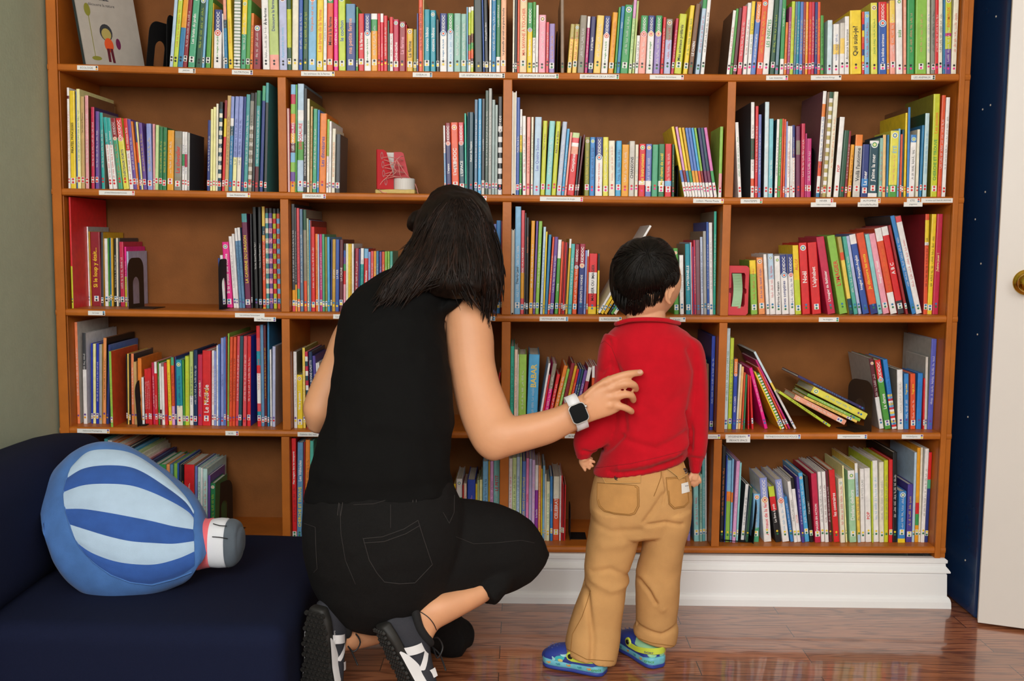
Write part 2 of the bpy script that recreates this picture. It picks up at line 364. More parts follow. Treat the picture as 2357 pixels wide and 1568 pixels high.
# ------------------------------------------------------------------ room shell
def plank_floor():
    m = bpy.data.materials.new('floor_oak'); m.use_nodes = True; nt = m.node_tree; N = nt.nodes; L = nt.links; b = N['Principled BSDF']
    tc = N.new('ShaderNodeTexCoord'); mp = N.new('ShaderNodeMapping'); L.new(tc.outputs['Object'], mp.inputs['Vector'])
    br = N.new('ShaderNodeTexBrick'); br.offset = .37; br.offset_frequency = 2
    br.inputs['Color1'].default_value = (.0, .0, .0, 1); br.inputs['Color2'].default_value = (1, 1, 1, 1); br.inputs['Mortar'].default_value = (.5, .5, .5, 1)
    br.inputs['Scale'].default_value = 1; br.inputs['Brick Width'].default_value = .78; br.inputs['Row Height'].default_value = .083
    br.inputs['Mortar Size'].default_value = .0012; br.inputs['Mortar Smooth'].default_value = .3; br.inputs['Bias'].default_value = 0
    L.new(mp.outputs['Vector'], br.inputs['Vector'])
    # grain: stretched noise rings, shifted per plank
    sp = N.new('ShaderNodeSeparateXYZ'); L.new(mp.outputs['Vector'], sp.inputs[0])
    cb = N.new('ShaderNodeCombineXYZ')
    mul = N.new('ShaderNodeMath'); mul.operation = 'MULTIPLY'; mul.inputs[1].default_value = 1.1; L.new(sp.outputs['X'], mul.inputs[0])
    mul2 = N.new('ShaderNodeMath'); mul2.operation = 'MULTIPLY'; mul2.inputs[1].default_value = 11; L.new(sp.outputs['Y'], mul2.inputs[0])
    sc = N.new('ShaderNodeSeparateColor'); L.new(br.outputs['Color'], sc.inputs[0])
    mul3 = N.new('ShaderNodeMath'); mul3.operation = 'MULTIPLY'; mul3.inputs[1].default_value = 9; L.new(sc.outputs['Red'], mul3.inputs[0])
    L.new(mul.outputs[0], cb.inputs['X']); L.new(mul2.outputs[0], cb.inputs['Y']); L.new(mul3.outputs[0], cb.inputs['Z'])
    n1 = N.new('ShaderNodeTexNoise'); n1.inputs['Scale'].default_value = 1.4; n1.inputs['Detail'].default_value = 3; L.new(cb.outputs[0], n1.inputs['Vector'])
    wv = N.new('ShaderNodeMath'); wv.operation = 'MULTIPLY'; wv.inputs[1].default_value = 75; L.new(n1.outputs['Fac'], wv.inputs[0])
    sn = N.new('ShaderNodeMath'); sn.operation = 'SINE'; L.new(wv.outputs[0], sn.inputs[0])
    n2 = N.new('ShaderNodeTexNoise'); n2.inputs['Scale'].default_value = 9; n2.inputs['Detail'].default_value = 6; n2.inputs['Roughness'].default_value = .7; L.new(cb.outputs[0], n2.inputs['Vector'])
    rp = N.new('ShaderNodeMapRange'); rp.inputs['From Min'].default_value = .1; rp.inputs['From Max'].default_value = 1; L.new(sn.outputs[0], rp.inputs['Value'])
    ad = N.new('ShaderNodeMath'); ad.operation = 'MULTIPLY_ADD'; ad.inputs[1].default_value = .45; L.new(rp.outputs[0], ad.inputs[0]); L.new(n2.outputs['Fac'], ad.inputs[2])
    cr = N.new('ShaderNodeValToRGB'); L.new(ad.outputs[0], cr.inputs[0])
    e = cr.color_ramp.elements; e[0].position = .30; e[0].color = (*lin('b5754f'), 1); e[1].position = .95; e[1].color = (*lin('7c452a'), 1)
    e2 = cr.color_ramp.elements.new(.6); e2.color = (*lin('a36340'), 1)
    mx = N.new('ShaderNodeMix'); mx.data_type = 'RGBA'; mx.blend_type = 'MULTIPLY'; mx.inputs[0].default_value = 1
    tone = N.new('ShaderNodeMapRange'); tone.inputs['To Min'].default_value = .75; tone.inputs['To Max'].default_value = 1.15; L.new(sc.outputs['Red'], tone.inputs['Value'])
    L.new(cr.outputs[0], mx.inputs[6]); L.new(tone.outputs[0], mx.inputs[7])
    m2 = N.new('ShaderNodeMix'); m2.data_type = 'RGBA'; L.new(br.outputs['Fac'], m2.inputs[0]); L.new(mx.outputs[2], m2.inputs[6]); m2.inputs[7].default_value = (.02, .008, .004, 1)
    L.new(m2.outputs[2], b.inputs['Base Color'])
    b.inputs['Roughness'].default_value = .34; b.inputs['Coat Weight'].default_value = .9; b.inputs['Coat Roughness'].default_value = .07
    nb = N.new('ShaderNodeTexNoise'); nb.inputs['Scale'].default_value = 7; L.new(mp.outputs['Vector'], nb.inputs['Vector'])
    bp = N.new('ShaderNodeBump'); bp.inputs['Strength'].default_value = .10; bp.inputs['Distance'].default_value = .01; L.new(nb.outputs['Fac'], bp.inputs['Height'])
    bp2 = N.new('ShaderNodeBump'); bp2.inputs['Strength'].default_value = .12; bp2.inputs['Distance'].default_value = .002; L.new(ad.outputs[0], bp2.inputs['Height']); L.new(bp.outputs[0], bp2.inputs['Normal'])
    L.new(bp2.outputs[0], b.inputs['Normal']); L.new(bp.outputs[0], b.inputs['Coat Normal'])
    return m
MB().box((-2.2, -5.2, -.03), (2.8, .34, 0)).build('floor', plank_floor(), kind='structure')
wl = mat('wall_paint_green', 'abb59d', rough=.7, noise_amt=.03, nscale=30, bump=.35, bscale=120)
# side wall on the left, running towards the camera
MB().box((-1.40, -5.2, 0), (-1.282, .31, 2.7)).build('wall_left', wl, kind='structure')
MB().box((-1.40, .31, 0), (2.4, .40, 2.7)).build('wall_back', wl, kind='structure')
MB().box((-1.40, -5.2, 2.7), (2.8, .40, 2.78)).build('ceiling', mat('ceiling_paint', 'e8e6e0', rough=.8), kind='structure')
# uneven painted filler along the bookcase edge
mb = MB(); random.seed(3); N_ = 90
for i in range(N_+1):
    z = zb+(ztop-zb)*i/N_; e = .004*noise.noise(V((0, 0, z*18)))+.003*noise.noise(V((3, 0, z*60)))
    mb.v += [V((-1.30, -.004, z)), V((-1.2655+e, -.0045, z)), V((-1.2655+e, .02, z))]
for i in range(N_):
    a = i*3; mb.f += [[a, a+1, a+4, a+3], [a+1, a+2, a+5, a+4]]; mb.m += [0, 0]
# tall white base moulding below the bookcase
prof = [(0.016, zb+.0005), (-.004, zb+.0005), (-.010, zb-.004), (-.010, zb-.012), (-.006, zb-.015), (-.0065, zb-.022), (-.013, zb-.030), (-.017, zb-.036), (-.017, zb-.040), (-.008, zb-.043), (-.010, zb-.047), (-.012, .034), (-.016, .031), (-.019, .026), (-.021, .018), (-.022, .0), (.016, .0)]
def moulding(name, x0, x1):
    mb = MB(); n = len(prof)
    for x, s in ((x0, 0), (x1, 1)):
        for (y, z) in prof: mb.v.append(V((x + (-(y)*1.0 if s else 0), y, z)))
    for (y, z) in prof: mb.v.append(V((x1-y, .29, z)))
    for t_ in range(2):
        for j in range(n-1): mb.f.append([t_*n+j, (t_+1)*n+j, (t_+1)*n+j+1, t_*n+j+1]); mb.m.append(0)
    return mb.build(name, white_trim, smooth=False, kind='structure')
moulding('trim_1', -1.28, 1.268)
# blue panelled jamb beyond the bookcase and the white door
blue = mat('navy_paint', '123360', rough=.25, noise_amt=.08, nscale=4)
bd = MB()
xb0 = at(2216, 1300, .05).x
bd.box((1.322, -.10, 0), (1.62, .29, 2.7), bev=.009)
jamb = bd.build('wall_right', blue, kind='structure')
MB().box((1.62, -5.2, 0), (1.70, .31, 2.7)).build('wall_side', mat('wall_paint_white', 'd9d6cf', rough=.7), kind='structure')
# door leaf: floor line measured, turned towards the camera
pa = at_z(2250, 1437, .004); pb = at_z(2357, 1451.5, .004); dv = V((pb.x-pa.x, pb.y-pa.y, 0)).normalized()
nrm = V((-dv.y, dv.x, 0)); nrm = nrm if nrm.y > 0 else -nrm
door = empty('door_1', (pa.x, pa.y, 0), kind='structure')
dw = mat('door_paint', 'dcd6d0', rough=.42, noise_amt=.015, nscale=5)
Md = Matrix((( dv.x, nrm.x, 0, 0), (dv.y, nrm.y, 0, 0), (0, 0, 1, 0), (0, 0, 0, 1)))
mb = MB().box((0, 0, .008), (.76, .036, 2.05), bev=.002); mb.xf(Md); mb.build('door_panel', dw, door)
mb = MB().box((-.0009, .008, .93-.085), (.0004, .030, .93+.085)); mb.xf(Md); mb.build('latch_plate', mat('brass', 'c9a23c', rough=.2, metal=1), door)
brass = MATS['brass']
# knob centre
best = None
for i in range(200):
    s_ = .02+i*.001; p = pa+dv*s_+V((0, 0, .92))
    q = p-CC; px = 1178.5+FOC*q.dot(CR)/q.dot(CF)
    if px > 2362: kx = s_; break
else: kx = .1
kp = at(2361, 650, (pa+dv*kx).y)
def lathe(prof, n=28):
    vs = []; fs = []
    for (r, h) in prof:
        for k in range(n): vs.append(V((r*math.cos(2*PI*k/n), -h, r*math.sin(2*PI*k/n))))
    for i in range(len(prof)-1):
        for k in range(n): fs.append([i*n+k, i*n+(k+1) % n, (i+1)*n+(k+1) % n, (i+1)*n+k])
    return vs, fs
vs, fs = lathe([(.034, 0), (.034, .003), (.031, .006), (.027, .006), (.024, .010), (.014, .012), (.011, .014), (.010, .028), (.014, .034), (.022, .040), (.026, .048), (.026, .055), (.021, .062), (.012, .066), (.001, .067)])
mb = MB().add(vs, fs); mb.xf(Matrix.Translation(V((0, 0, kp.z)) + dv*kx) @ Md); mb.build('door_handle', brass, door, smooth=True)
# small shelf-pin screws in the blue jamb
bvj = bvh_of(jamb); scr = mat('screw_metal', 'd9d2c4', rough=.4)
for (x, y) in ((2293, 38), (2280, 242), (2262, 252), (2268, 442), (2245, 505), (2258, 607), (2250, 770), (2228, 960), (2222, 1290)):
    h = hit(bvj, x, y, .0)
    if h is None: continue
    vs, fs = lathe([(.0028, 0), (.0026, .0012), (.0001, .0018)], 10); mb = MB().add(vs, fs); mb.xf(Matrix.Translation(h) @ Matrix.Rotation(-PI/2 if h.y > -.099 else 0, 4, 'Z'))
    mb.build('trim_2' if False else 'screw', scr, jamb)
# ------------------------------------------------------------------ books
# bay header: >shelf bay x0 y0 scale ybottom(zoom px) setback sticker ; book: xL xR xTopLeft yTop colours[,cover] [yBottom@] ink|title ...
BOOKS = r"""
>1 1 100 0 .2461 620 .012 kk
178x 0 0 0 end
1178 1212 1228 -40 lb gy
1212 1262 1268 -55 lg o|~
1262 1322 1345 -40 am45/tb
1322 1362 1395 -60 dr w|~
1362 1428 1445 -60 g2 w|Les_bruits_du_jardin
1428 1490 1525 -30 dg lg|~
1490 1512 1550 -5 s
1512 1556 1585 -20 g3
1556 1565 1588 30 dy
1567 1640 1582 90 nb38/w w|KIDIDOC^ g3|mon_imagier_du_jardinv
1675 1690 1645 130 w
1690 1725 1660 -10 pe30/dk12/tb s|~
1725 1770 1690 -30 y o|Qui_se_cache_au_jardin_?
1775 1845 1780 -30 ~sg,w,44
1845 1895 1868 -10 y50/g2 w|~
1895 1935 1912 2 g3
1935 1962 1962 125 o k|~
1962 2035 2010 240 dr w|~
2035 2100 1992 -40 w k|À_la_ferme^ k|~
2115 2205 2085 -60 lg3:80/pk4 nb|Découvre_la_ferme^
2205 2280 2190 -60 lv s|Apprendre_des_motsv
>1 2 640 0 .2376 680 .012 ky
90 130 75 -60 dg20/lg4:50/dg lg|~
135 195 140 -60 c
200 238 203 -60 b w|~
238 290 245 -60 dg lg|~
292 370 297 -60 s o|Une_poule_sur_un_mur^
372 435 380 -60 y o|Les_bruits_de_la_ferme
437 470 443 -40 w k|trois_petits_tours_dans
474 533 482 -60 g12/or k|Mimi_à_la_ferme
538 580 540 -60 hp w|CHEVAL_et_PONEY
587 655 587 -60 lg b|le_cochon
660 752 663 38 b5:28/nb pe|ma_petite_ferme
757 775 763 68 g3
777 832 780 132 r w|à_la_ferme
835 900 838 132 nb33/w w|KIDIDOC^ g3|mon_imagier_de_la_fermev
903 965 905 132 w10/g20/am w|~
967 992 970 132 r y|~
992 1022 997 132 w15/r3 w|T'choupi_à_la_ferme*v
1025 1062 1030 152 r w|~
1063 1080 1065 200 dg
1080 1115 1083 165 r30/w r|~
1115 1170 1120 188 cr2 w|Cache-cachev
1172 1235 1178 210 dr3 pk|La_ferme
1237 1245 1240 240 r
1247 1308 1250 278 dy k|La_ferme
1310 1345 1312 285 ol
1345 1360 1343 130 nb
1360 1400 1358 -60 or k|~
1400 1412 1400 -30 tn
1415 1470 1412 92 tl w|coucou_hibou
1475 1530 1473 100 tl w|coucou_hibou
1532 1562 1525 190 k
1567 1635 1563 130 nb33/w w|KIDIDOC^ tb|mon_imagier_de_la_nuitv
1640 1700 1637 130 g30/lb2 w|KIDIDOC^ s|~
1705 1770 1702 130 sg2 w|~
1773 1825 1770 135 sg2 w|~
1828 1842 1822 70 s
1843 1868 1842 70 w8/lg35/mr14/g10/or14/mr8/w y|~
1868 1894 1865 65 w6/lg35/mr14/g10/or14/mr8/lg y|~
1908 1985 1897 0 dk2
1987 2000 1960 -40 b
2000 2040 1985 -60 k w|Petit_papillon_blanc
2045 2065 2045 -60 w
2065 2110 2070 -60 tb w|~
2112 2152 2112 -60 dg2:80/w w|la_petite_GRENOUILLE^
2155 2208 2160 -60 pe4 k|La_grenouille_qui_avait_une_grande_bouche
>1 3 1160 0 .2376 695 .012 kg
82 100 82 -60 c
101 127 101 -60 k
128 147 128 -60 or
148 222 150 -60 tn2 or|MA_SAVANE_À_TOUCHER
222 272 230 25 g38/y w|KIDIDOC^ w|Les_éléphantsv
275 305 285 20 g3:50/w k|~
305 330 312 50 w
335 405 342 145 pk w|~
405 432 410 215 cr w|~
435 490 440 230 pu2 am|~
550 585 548 -40 br2 
612 652 650 235 olt30/y4 r|~
660 705 692 235 olt30/y4 r|~
710 775 740 150 gb w|~
780 808 812 160 w20/mg w|~
812 862 845 162 nb2 w|le_p'tit_lapin
865 935 905 152 y4 w|~
940 1003 975 157 nb33/w w|KIDIDOC^ g3|mon_imagier_de_la_forêtv
1010 1062 1058 122 am o|~
1067 1088 1112 70 g3
1090 1125 1145 62 tb w|bonjour^
1128 1205 1183 50 g w|~
1210 1240 1268 0 pk5:25/lg7 g|~
1240 1260 1300 10 lg3
1264 1296 1280 345 w k|~
1300 1368 1328 152 g30/pk4 w|KIDIDOC^ w|~
1375 1440 1400 152 nb30/w w|KIDIDOC^ g3|mon_premier_imagierv
1447 1510 1475 152 g30/pu2 w|KIDIDOC^ w|~
1515 1543 1548 168 r w|~
1548 1612 1575 185 gb38/lv r|~
1618 1645 1668 180 cr2 w|~
1648 1720 1705 138 lg4 k|Mes_animaux_préférés
1735 1780 1808 55 y g|~
1783 1830 1862 40 br w|LE_CHIENv
1855 1895 1935 -20 g14/lb r|~
1905 1940 1975 -40 w k|~
>1 4 1640 0 .2715 625 .012 km
122 148 182 90 w,br3 r|~
150 172 210 75 g3
176 206 240 68 mr,mr
212 250 270 55 cr,dr w|~
255 285 296 25 w r|~
288 322 320 12 y45/w g|~
323? 0 0 0 skip
328 375 392 18 o25/b3 w|KIDIDOC^ w|OH_!_LES_JOLIES_PETITES_BÊTESv
380 432 445 -10 or y|~
437 490 510 -40 w g|LES_INSECTES
492 530 555 -40 dg lg|~
532 560 600 -40 gb2
562 598 630 -40 g80/w w|la_petite_CHENILLE^
603 626 632 190 o r|~
628 652 655 60 mg3 w|~
653 682 663 12 lg dy|~
683 702 690 15 bg y|~
705 728 712 14 tl w|~
730 757 738 16 b3 y|~
760 782 765 18 dr3 w|~
783 806 787 18 am w|~
808 835 815 18 r y|~
836 860 840 18 cr2 w|~
862 885 866 20 nb y|~
887 912 890 18 or y|~
915 942 915 132 g3 dg|~
970 1012 978 172 lb3
1025 1075 1030 205 w40/y4:20/w b|~
1078 1118 1085 195 gy5:30/y4:30/w
1125 1163 1130 140 w k|Animaux_les_animaux
1165 1262 1155 90 y k|Qui_suis-je?
1268 1288 1270 100 ~or,r,nb,y,10
1290 1332 1290 100 s r|~
1345 1403 1342 25 y2 g|~
1408 1480 1408 18 r28/b w|KIDIDOC^ w|Les_bébés_animauxv
1483 1500 1480 30 am
1505 1550 1500 5 y3:30/pe2:30/pk4 w|~
1560 1615 1555 -30 w g3|suis
1620 1645 1620 -40 pe w|Je_connais_le_nom_des_animaux^
1650 1712 1655 -40 g pe|~
1720 1815 1728 -50 lg2 pe|~
1822 1850 1822 -40 c s|~
1852 1888 1855 -40 gy2 k|~
1893 1925 1900 -40 r w|~
1935 1975 1938 -40 c k|~
1978 1995 1985 -20 tb
1997 2058 2000 -40 lg4:48/mg4/lg4:16/pu o|ANIMAUX^ w|~
2062 2110 2088 -40 c r|~
>2 1 120 180 .2376 1075 .012 rr
160 181 145 92 w8/mr3/w r|~
182 233 165 122 y k|PIRATES,_PRINCESSES
234 246 225 130 b
247 280 230 105 yw g|~
283 318 272 178 tn k|Les_Habits_de_l'Empereur^
325 358 315 168 pk3,br w|~
380 412 375 280 cr2,nb2 w|~
420 452 418 322 pu,pu2 w|~
485 515 467 335 tl2,gb w|~
555 590 490 380 tl2:38/w w|Les_pirates^ r|~
592 630 522 385 tl2:38/w w|Les_bateaux^ r|~
640 682 555 390 dr28/g2 w|KIDIDOC^ o|~
688 745 605 390 r28/y2 w|KIDIDOC^ nb|CHÂTEAUX_FORTSv
750 788 688 392 r45/w w|Les_châteaux_forts^ r|~
790 825 725 400 pu w|~
828 845 765 420 o
848 864 790 425 nb30/or30/b
866 882 810 425 yw
885 918 835 435 pu y|~
925 972 902 440 pb y|~
978 1000 972 445 pk3
1000 1030 1010 455 lg7
1032 1065 1035 475 dg2 y|~
1067 1105 1075 478 dg2 y|~
1108 1172 1115 505 am w|~
1180 1252 1190 515 ~gy2,gb,9 r|Le_chevalier
1255 1280 1258 520 w38/g20/w nb|~
1282 1306 1285 522 w38/cr2:22/w nb|~
1308 1330 1312 530 gy,dk
1500 1528 1513 408 nb w|~
1530 1552 1540 300 yw
1555 1580 1560 280 yw
1582 1603 1588 248 c
1605 1638 1625 230 k8/~dt,c,19 w|~
1640 1665 1668 215 dr20/y20/r
1668 1705 1698 170 tn br|~
1708 1740 1735 178 pb23/w8/dt10/tb w|~
1742 1780 1775 178 pb64/yw nb|~
1785 1825 1815 178 pb64/c nb|~
1828 1850 1855 180 nb
1852 1890 1882 158 tl4 w|~
1895 1932 1925 145 k8/gy2:25/~gy5,gb,16 k|~
1935 1955 1965 140 dk
1958 1995 1980 120 dg2:15/tl4:60/mr w|~
2008 2040 2040 75 g2:14/nb,dt
2050 2078 2070 45 tl4:18/dk,tl4
>2 2 640 180 .2376 1115 .012 rp
76 95 74 292 !pk
98 150 105 62 s9/cr2:9/lg2:9/o9/cr2:9/am9/mr9/s9/lg2:9/pu9/am w|LES_DINOSAURES
152 168 155 62 g3
175 240 180 55 lb25/w10/lb3:20/g3:18/lb30/g3,gb2 r|DINOSAURE
245 275 250 100 k,br3 w|DINOSAURS_MORE_THAN_60_STICKERSv
280 305 283 200 c,ol g|~
308 328 315 275 tn k|~
332 372 343 298 g2 w|~
375 395 385 308 b2
397 462 413 343 o pu3|Les_dinosaures
465 488 480 400 lg2:50/w r|~
490 512 495 418 w
515 548 525 490 c o|MY_VISIT_TO_THE_DINOSAURS
552 598 562 545 dk
1612 1630 1600 460 w40/s r|~
1632 1682 1622 435 dr28/nb2 w|KIDIDOC^ w|L'espacev
1684 1755 1668 430 or w|KIDIDOC^ w|L'espacev
1758 1810 1745 430 cr3:28/dt w|KIDIDOC^ w|L'ESPACEv
1812 1830 1805 342 g4
1832 1842 1830 330 dt
1845 1892 1840 330 dt w|Autour_de_l'espace
1900 1930 1900 208 bg w|~
1935 1967 1935 200 s2 w|~
1970 2000 1970 200 dk85/gy5 w|La_petite_COMÈTE
2005 2037 2008 120 dg3 w|~
2040 2072 2040 100 gy w|~
2078 2110 2078 210 gy4
2112 2140 2115 260 gy4
2145 2190 2140 180 k30/~w,k,13 w|SMART_KIDS^
>2 3 1150 190 .2376 1095 .012 rm
105 148 112 85 !w
155 188 160 145 b4 w|Puzzle,_Sara_&_Co
190 212 197 260 w30/y20/g3 k|~
222 255 220 325 w r|~
258 292 262 335 pk4 r|~
300 322 312 335 c g|~
325 390 345 335 lb pb2|Les_Quatre_Saisons
395 437 423 372 lg4 dr|PACO_et_le_jazz^
442 497 485 375 aq w|~
502 545 550 378 lg4 mr|PACO_et_le_disco^
550 595 612 382 lv3 w|~
598 624 655 450 s2 w|~
626 648 685 485 pk4
652 722 708 490 lg7:8/cr8/w6/pe12/r w|Comptines
728 745 782 520 dk
747 766 835 510 mr,dr
815 862 828 530 ol y|~
868 918 872 530 b2 nb|~
925 995 930 530 nb33/w w|KIDIDOC^ or|mon_imagier_de_la_musiquev
1000 1052 1003 530 y2 w|~
1058 1118 1058 565 c pe|~
1122 1175 1132 565 s2 nb|~
1178 1248 1185 602 am w|~
1250 1303 1260 568 gy5 k|CHANSONS
1307 1338 1312 602 c s|~
1345 1407 1357 595 r70/w8/r y|Les_instruments
1410 1470 1422 597 pb2:70/w10/pb2 w|~
1472 1530 1480 602 g2
1535 1595 1542 597 dg2:70/w10/dg2 y|Mes_chants_de_noël
1600 1665 1605 595 r70/s10/r w|~
1668 1690 1668 600 dg y|~
1790 1816 1665 430 y62/b3:17/w
1818 1842 1703 432 pk5:62/dr17/w
1843 1868 1733 440 y62/tb17/w
1870 1896 1765 440 dy62/g17/w
1898 1925 1797 442 b3:62/am17/w
1927 1955 1825 442 b3:62/am17/w
1958 1982 1857 442 s2:62/or17/w
1985 2008 1885 442 lg2:62/dr17/w
2010 2040 1917 442 nb2:62/mr2:17/w
2042 2072 1947 442 dt62/mr2:17/w
2080 2110 1980 440 hp2:62/g17/w
2118 2150 2142 428 lg2:66/pk3:20/w
>2 4 1670 190 .246 1072 .012 rr
120 152 78 375 w g|~
235 268 240 185 w38/dg22/w20/or8/w,dk dr|~
272 300 283 222 r w|~
303 330 312 300 pb2 w|~
358 398 372 183 lb3,dk w|~
400 440 412 340 aq2 w|L'habit_en_fêtev
458 483 475 345 w,dt k|~
488 512 510 342 g3 w|~
515 530 533 340 or
532 550 548 345 or y|~
553 568 565 365 pb
570 598 583 408 w r|~
603 620 605 410 w
622 648 622 400 nb45/w w|Les_animaux_de_la_banquise^ o|~
662 700 662 410 mr2:20/gb20/mr2,mr2
705 740 713 385 cr2 w|~
742 755 750 478 mg
757 800 765 525 mg w|~
848 882 918 82 w12/o12/w42/or14/w16/tb,br5 b|~
885 903 955 90 br2
905 943 978 90 dg6/~w,olt,24
945 985 1015 88 c o|~
1010 1058 1072 325 w,br3 r|POPv
1065 1110 1120 450 dg
1112 1136 1155 455 dr w|~
1138 1170 1175 582 am dr|~
1190 1260 1230 490 o18/gy5,br3 dk|Voilà_l'automne
1265 1328 1290 580 nb65/b2:15/nb w|La_merv
1332 1420 1352 545 w5/dt88/w,dk w|J'aime_la_mer
1430 1460 1442 520 sg2 r|~
1468 1500 1478 490 am3,dt
1502 1519 1515 490 tb
1522 1603 1543 452 y2:82/g3 s|ÉTÉ^ pe|~
1605 1622 1622 432 s
1624 1640 1638 485 or
1645 1665 1660 440 dt
1668 1688 1690 285 y
1690 1712 1703 232 b2,br
1715 1770 1745 490 b2:12/w k|~
1775 1800 1785 440 c
1812 1835 1838 400 tb
1840 1880 1868 288 lb4,dg s|~
1918 1980 1950 108 lg4,ol o|Les_saisons^ g|CHERCHE_ET_TROUVEv
1982 2018 2025 120 or w|~
2022 2058 2058 140 w gb|~
>3 1 120 440 .2376 1110@ .03 tk
145 165 190 40 r62/lg4,r 1135@
300 325 258 205 w,olt k|~
337 353 298 345 w,gy
354 362 323 392 dy
364 470 335 395 dr y|Si_le_loup_y_était...
475 500 480 400 dk,dy
512 545 502 460 w
548 562 530 455 g3
563 578 555 455 tb
580 598 570 455 dy
600 625 592 460 k w|~
628 645 620 455 c
647 660 640 455 dk
665 707 652 492 cr2 w|~
709 728 702 540 hp50/lg4 w|~
730 748 722 585 lv
>3 1 120 440 .2376 1130@ .03 tu
1632 1650 1605 650 nb w|~
1660 1688 1628 622 w
1690 1752 1645 495 hp w|Si_tu_croises_une_licorne
1755 1788 1698 440 w gy|~
1790 1812 1745 415 w
1815 1838 1762 360 w16/b5 dt|~
1840 1868 1788 355 w16/b5 dt|~
1875 1928 1832 220 tl4:9/mr2 y|LA_CAVERNE_DU_DRAGON
1930 1942 1910 220 dk
1965 1998 1938 155 k w|Va-t'en,_Grand_Monstre_Vert_!
2005 2035 1980 155 k w|Va-t'en,_Grand_Monstre_Vert_!
2043 2072 2028 150 y3/dt9/am6/or68/y w|~
2075 2105 2065 165 k5/~tl4,c,19 dk|~
2108 2142 2102 165 k5/~pu,pk,19 dk|~
2147 2180 2140 170 k5/~lg4,r,19 dk|~
2183 2214 2180 170 k5/~or,s,19 dk|~
2216 2226 2215 200 dg
>3 2 640 440 .2376 1165@ .02 ty
88 122 85 125 dk80/am10/cr w|~
133 155 130 160 dk74/am w|~
158 188 152 165 cr3:78/g2:10/pe2 mr|~
197 230 190 175 bg w|~
233 270 228 180 dg20/gb50/or
272 295 247 265 sg3,mr dg|~
297 308 288 280 s2
310 325 303 285 dr
327 362 313 347 r w|~
365 388 360 415 o br|~
390 403 388 418 lb
405 430 405 418 mg w|~
432 455 430 418 g2
458 480 460 445 ol
482 505 485 445 s2
507 521 513 470 nb
523 555 528 468 dy2 w|LE_LION
557 593 565 470 b4 w|LA_MER
595 632 600 472 mr w|LA_CALINE
634 655 642 510 k10/b10/pu10/g10/r20/pk
657 681 662 510 c
683 700 687 512 y
702 720 705 512 dy k|~
722 742 725 512 w
730 768 750 555 dr2 w|~
772 788 780 560 nb
790 822 805 555 w25/tl2 dt|~
826 868 840 560 s15/r w|Les_émotions
870 893 872 590 pb w|~
895 923 902 582 cr65/c w|~
925 950 930 582 am65/c w|~
952 976 958 582 tb65/c w|~
978 1002 982 588 pu w|~
1005 1033 1010 588 or w|~
1035 1060 1038 585 lg2 w|~
1062 1083 1065 585 lg2 w|~
1085 1112 1088 585 t w|~
2085 2110 2082 320 pb2,b
2115 2160 2112 285 b2 w|~
2163 2176 2165 290 dr
>3 3 1120 450 .2461 1110@ .02 tt
215 248 220 315 !gy
255 312 268 105 s k|Thierry_Laval*v w|~
315 348 330 140 cr3:60/am25/cr w|BEBE_VA_AU_MARCHE
350 362 365 165 dk
364 388 382 208 k o|Kirikou_et_la_sorcière*^
395 430 420 238 am w|~
433 453 465 240 pu
455 488 490 242 lg2 w|~
500 524 535 295 lb b|~
526 541 555 340 y
543 572 582 368 tb
573 592 625 390 or w|~
595 630 655 390 pu w|~
635 668 672 415 w25/g3 w|NOÉMIEv
670 690 705 432 or
692 705 718 440 dr
707 720 733 440 r
722 735 750 440 mr
737 758 780 408 w12/dy
762 797 800 455 aq3 w|~
803 845 842 458 dr32/or2 w|KIDIDOC^ w|~
850 903 873 455 dr2:30/nb w|KIDIDOC^ w|ENFANTS_DU_MONDEv
905 925 925 515 pb
928 942 942 510 w10/or2
948 1030 965 545 r31/w35/r22/y,k k|MAGIER_OU_IMAGIER
1031 1048 1040 545 k28/y
>3 3 1120 450 .2461 1110@ .04 tt
1755 1800 1745 495 g3 w|~
1810 1848 1803 560 w gy|School_L'école
1870 1918 1862 455 tl,gb w|La_MATERNELLE
1922 1935 1915 440 lb
1937 1950 1928 440 r
1952 1962 1940 480 pu
1964 1985 1950 420 cr2 w|~
1990 2043 1980 418 br5
2050 2082 2040 390 lv3,gb nb|~
2087 2125 2080 335 gy,gb
2130 2157 2120 250 b w|~
2162 2205 2155 255 w gy|~
2207 2235 2218 150 g4,gb w|~
>3 4 1640 460 .2546 1030@ .02 tg
350 410 333 550 y25/lg2 or|~
420 478 397 525 o2 b|~
490 518 460 495 w
522 572 500 490 lb42/w r|~
575 625 562 510 w k|Home_La_maisonv
632 695 612 500 nb33/w w|KIDIDOC^ nb|mes_comptinesv
700 748 678 495 nb33/w w|KIDIDOC^ nb|~
750 804 718 415 y50/lg or|ALLO?^
815 888 780 393 r w|Noël
905 988 862 390 r w|L'alphabet
1042 1115 935 342 cr2 w|L'imagier_de_Balthazarv
1150 1225 1035 330 lg2 r|L'IMAGIER
1240 1278 1130 340 olt20/or10/y3:50/dt
1282 1320 1178 335 t w|~
1325 1355 1218 330 lv,dr
1360 1420 1232 320 w12/b4 w|Imagier_Français-Anglais
1430 1500 1290 308 or88/nb y|Je_découvre_les_mots
1505 1545 1390 315 aq
1548 1605 1420 312 pk w|Imagier_de_l'éveil
1610 1672 1460 265 w15/or60/w o|~
1680 1740 1525 250 w10/r75/dk w|A_B_C
1745 1768 1580 235 dr3
1810 1852 1612 150 b2,dk w|~
1856 1915 1665 155 cr6/w r|~
1945 1985 1965 130 or6/y22/w3/or,dr k|~
2005 2055 2040 130 y k|~
2062 2118 2110 130 cr2 yw|J'adore_jouer_!
>4 1 130 710 .2376 1120@ .03 ua
168 195 145 135 pe2,gy5 w|~
262 298 245 240 dk40/w w|~
338 354 333 340 b6
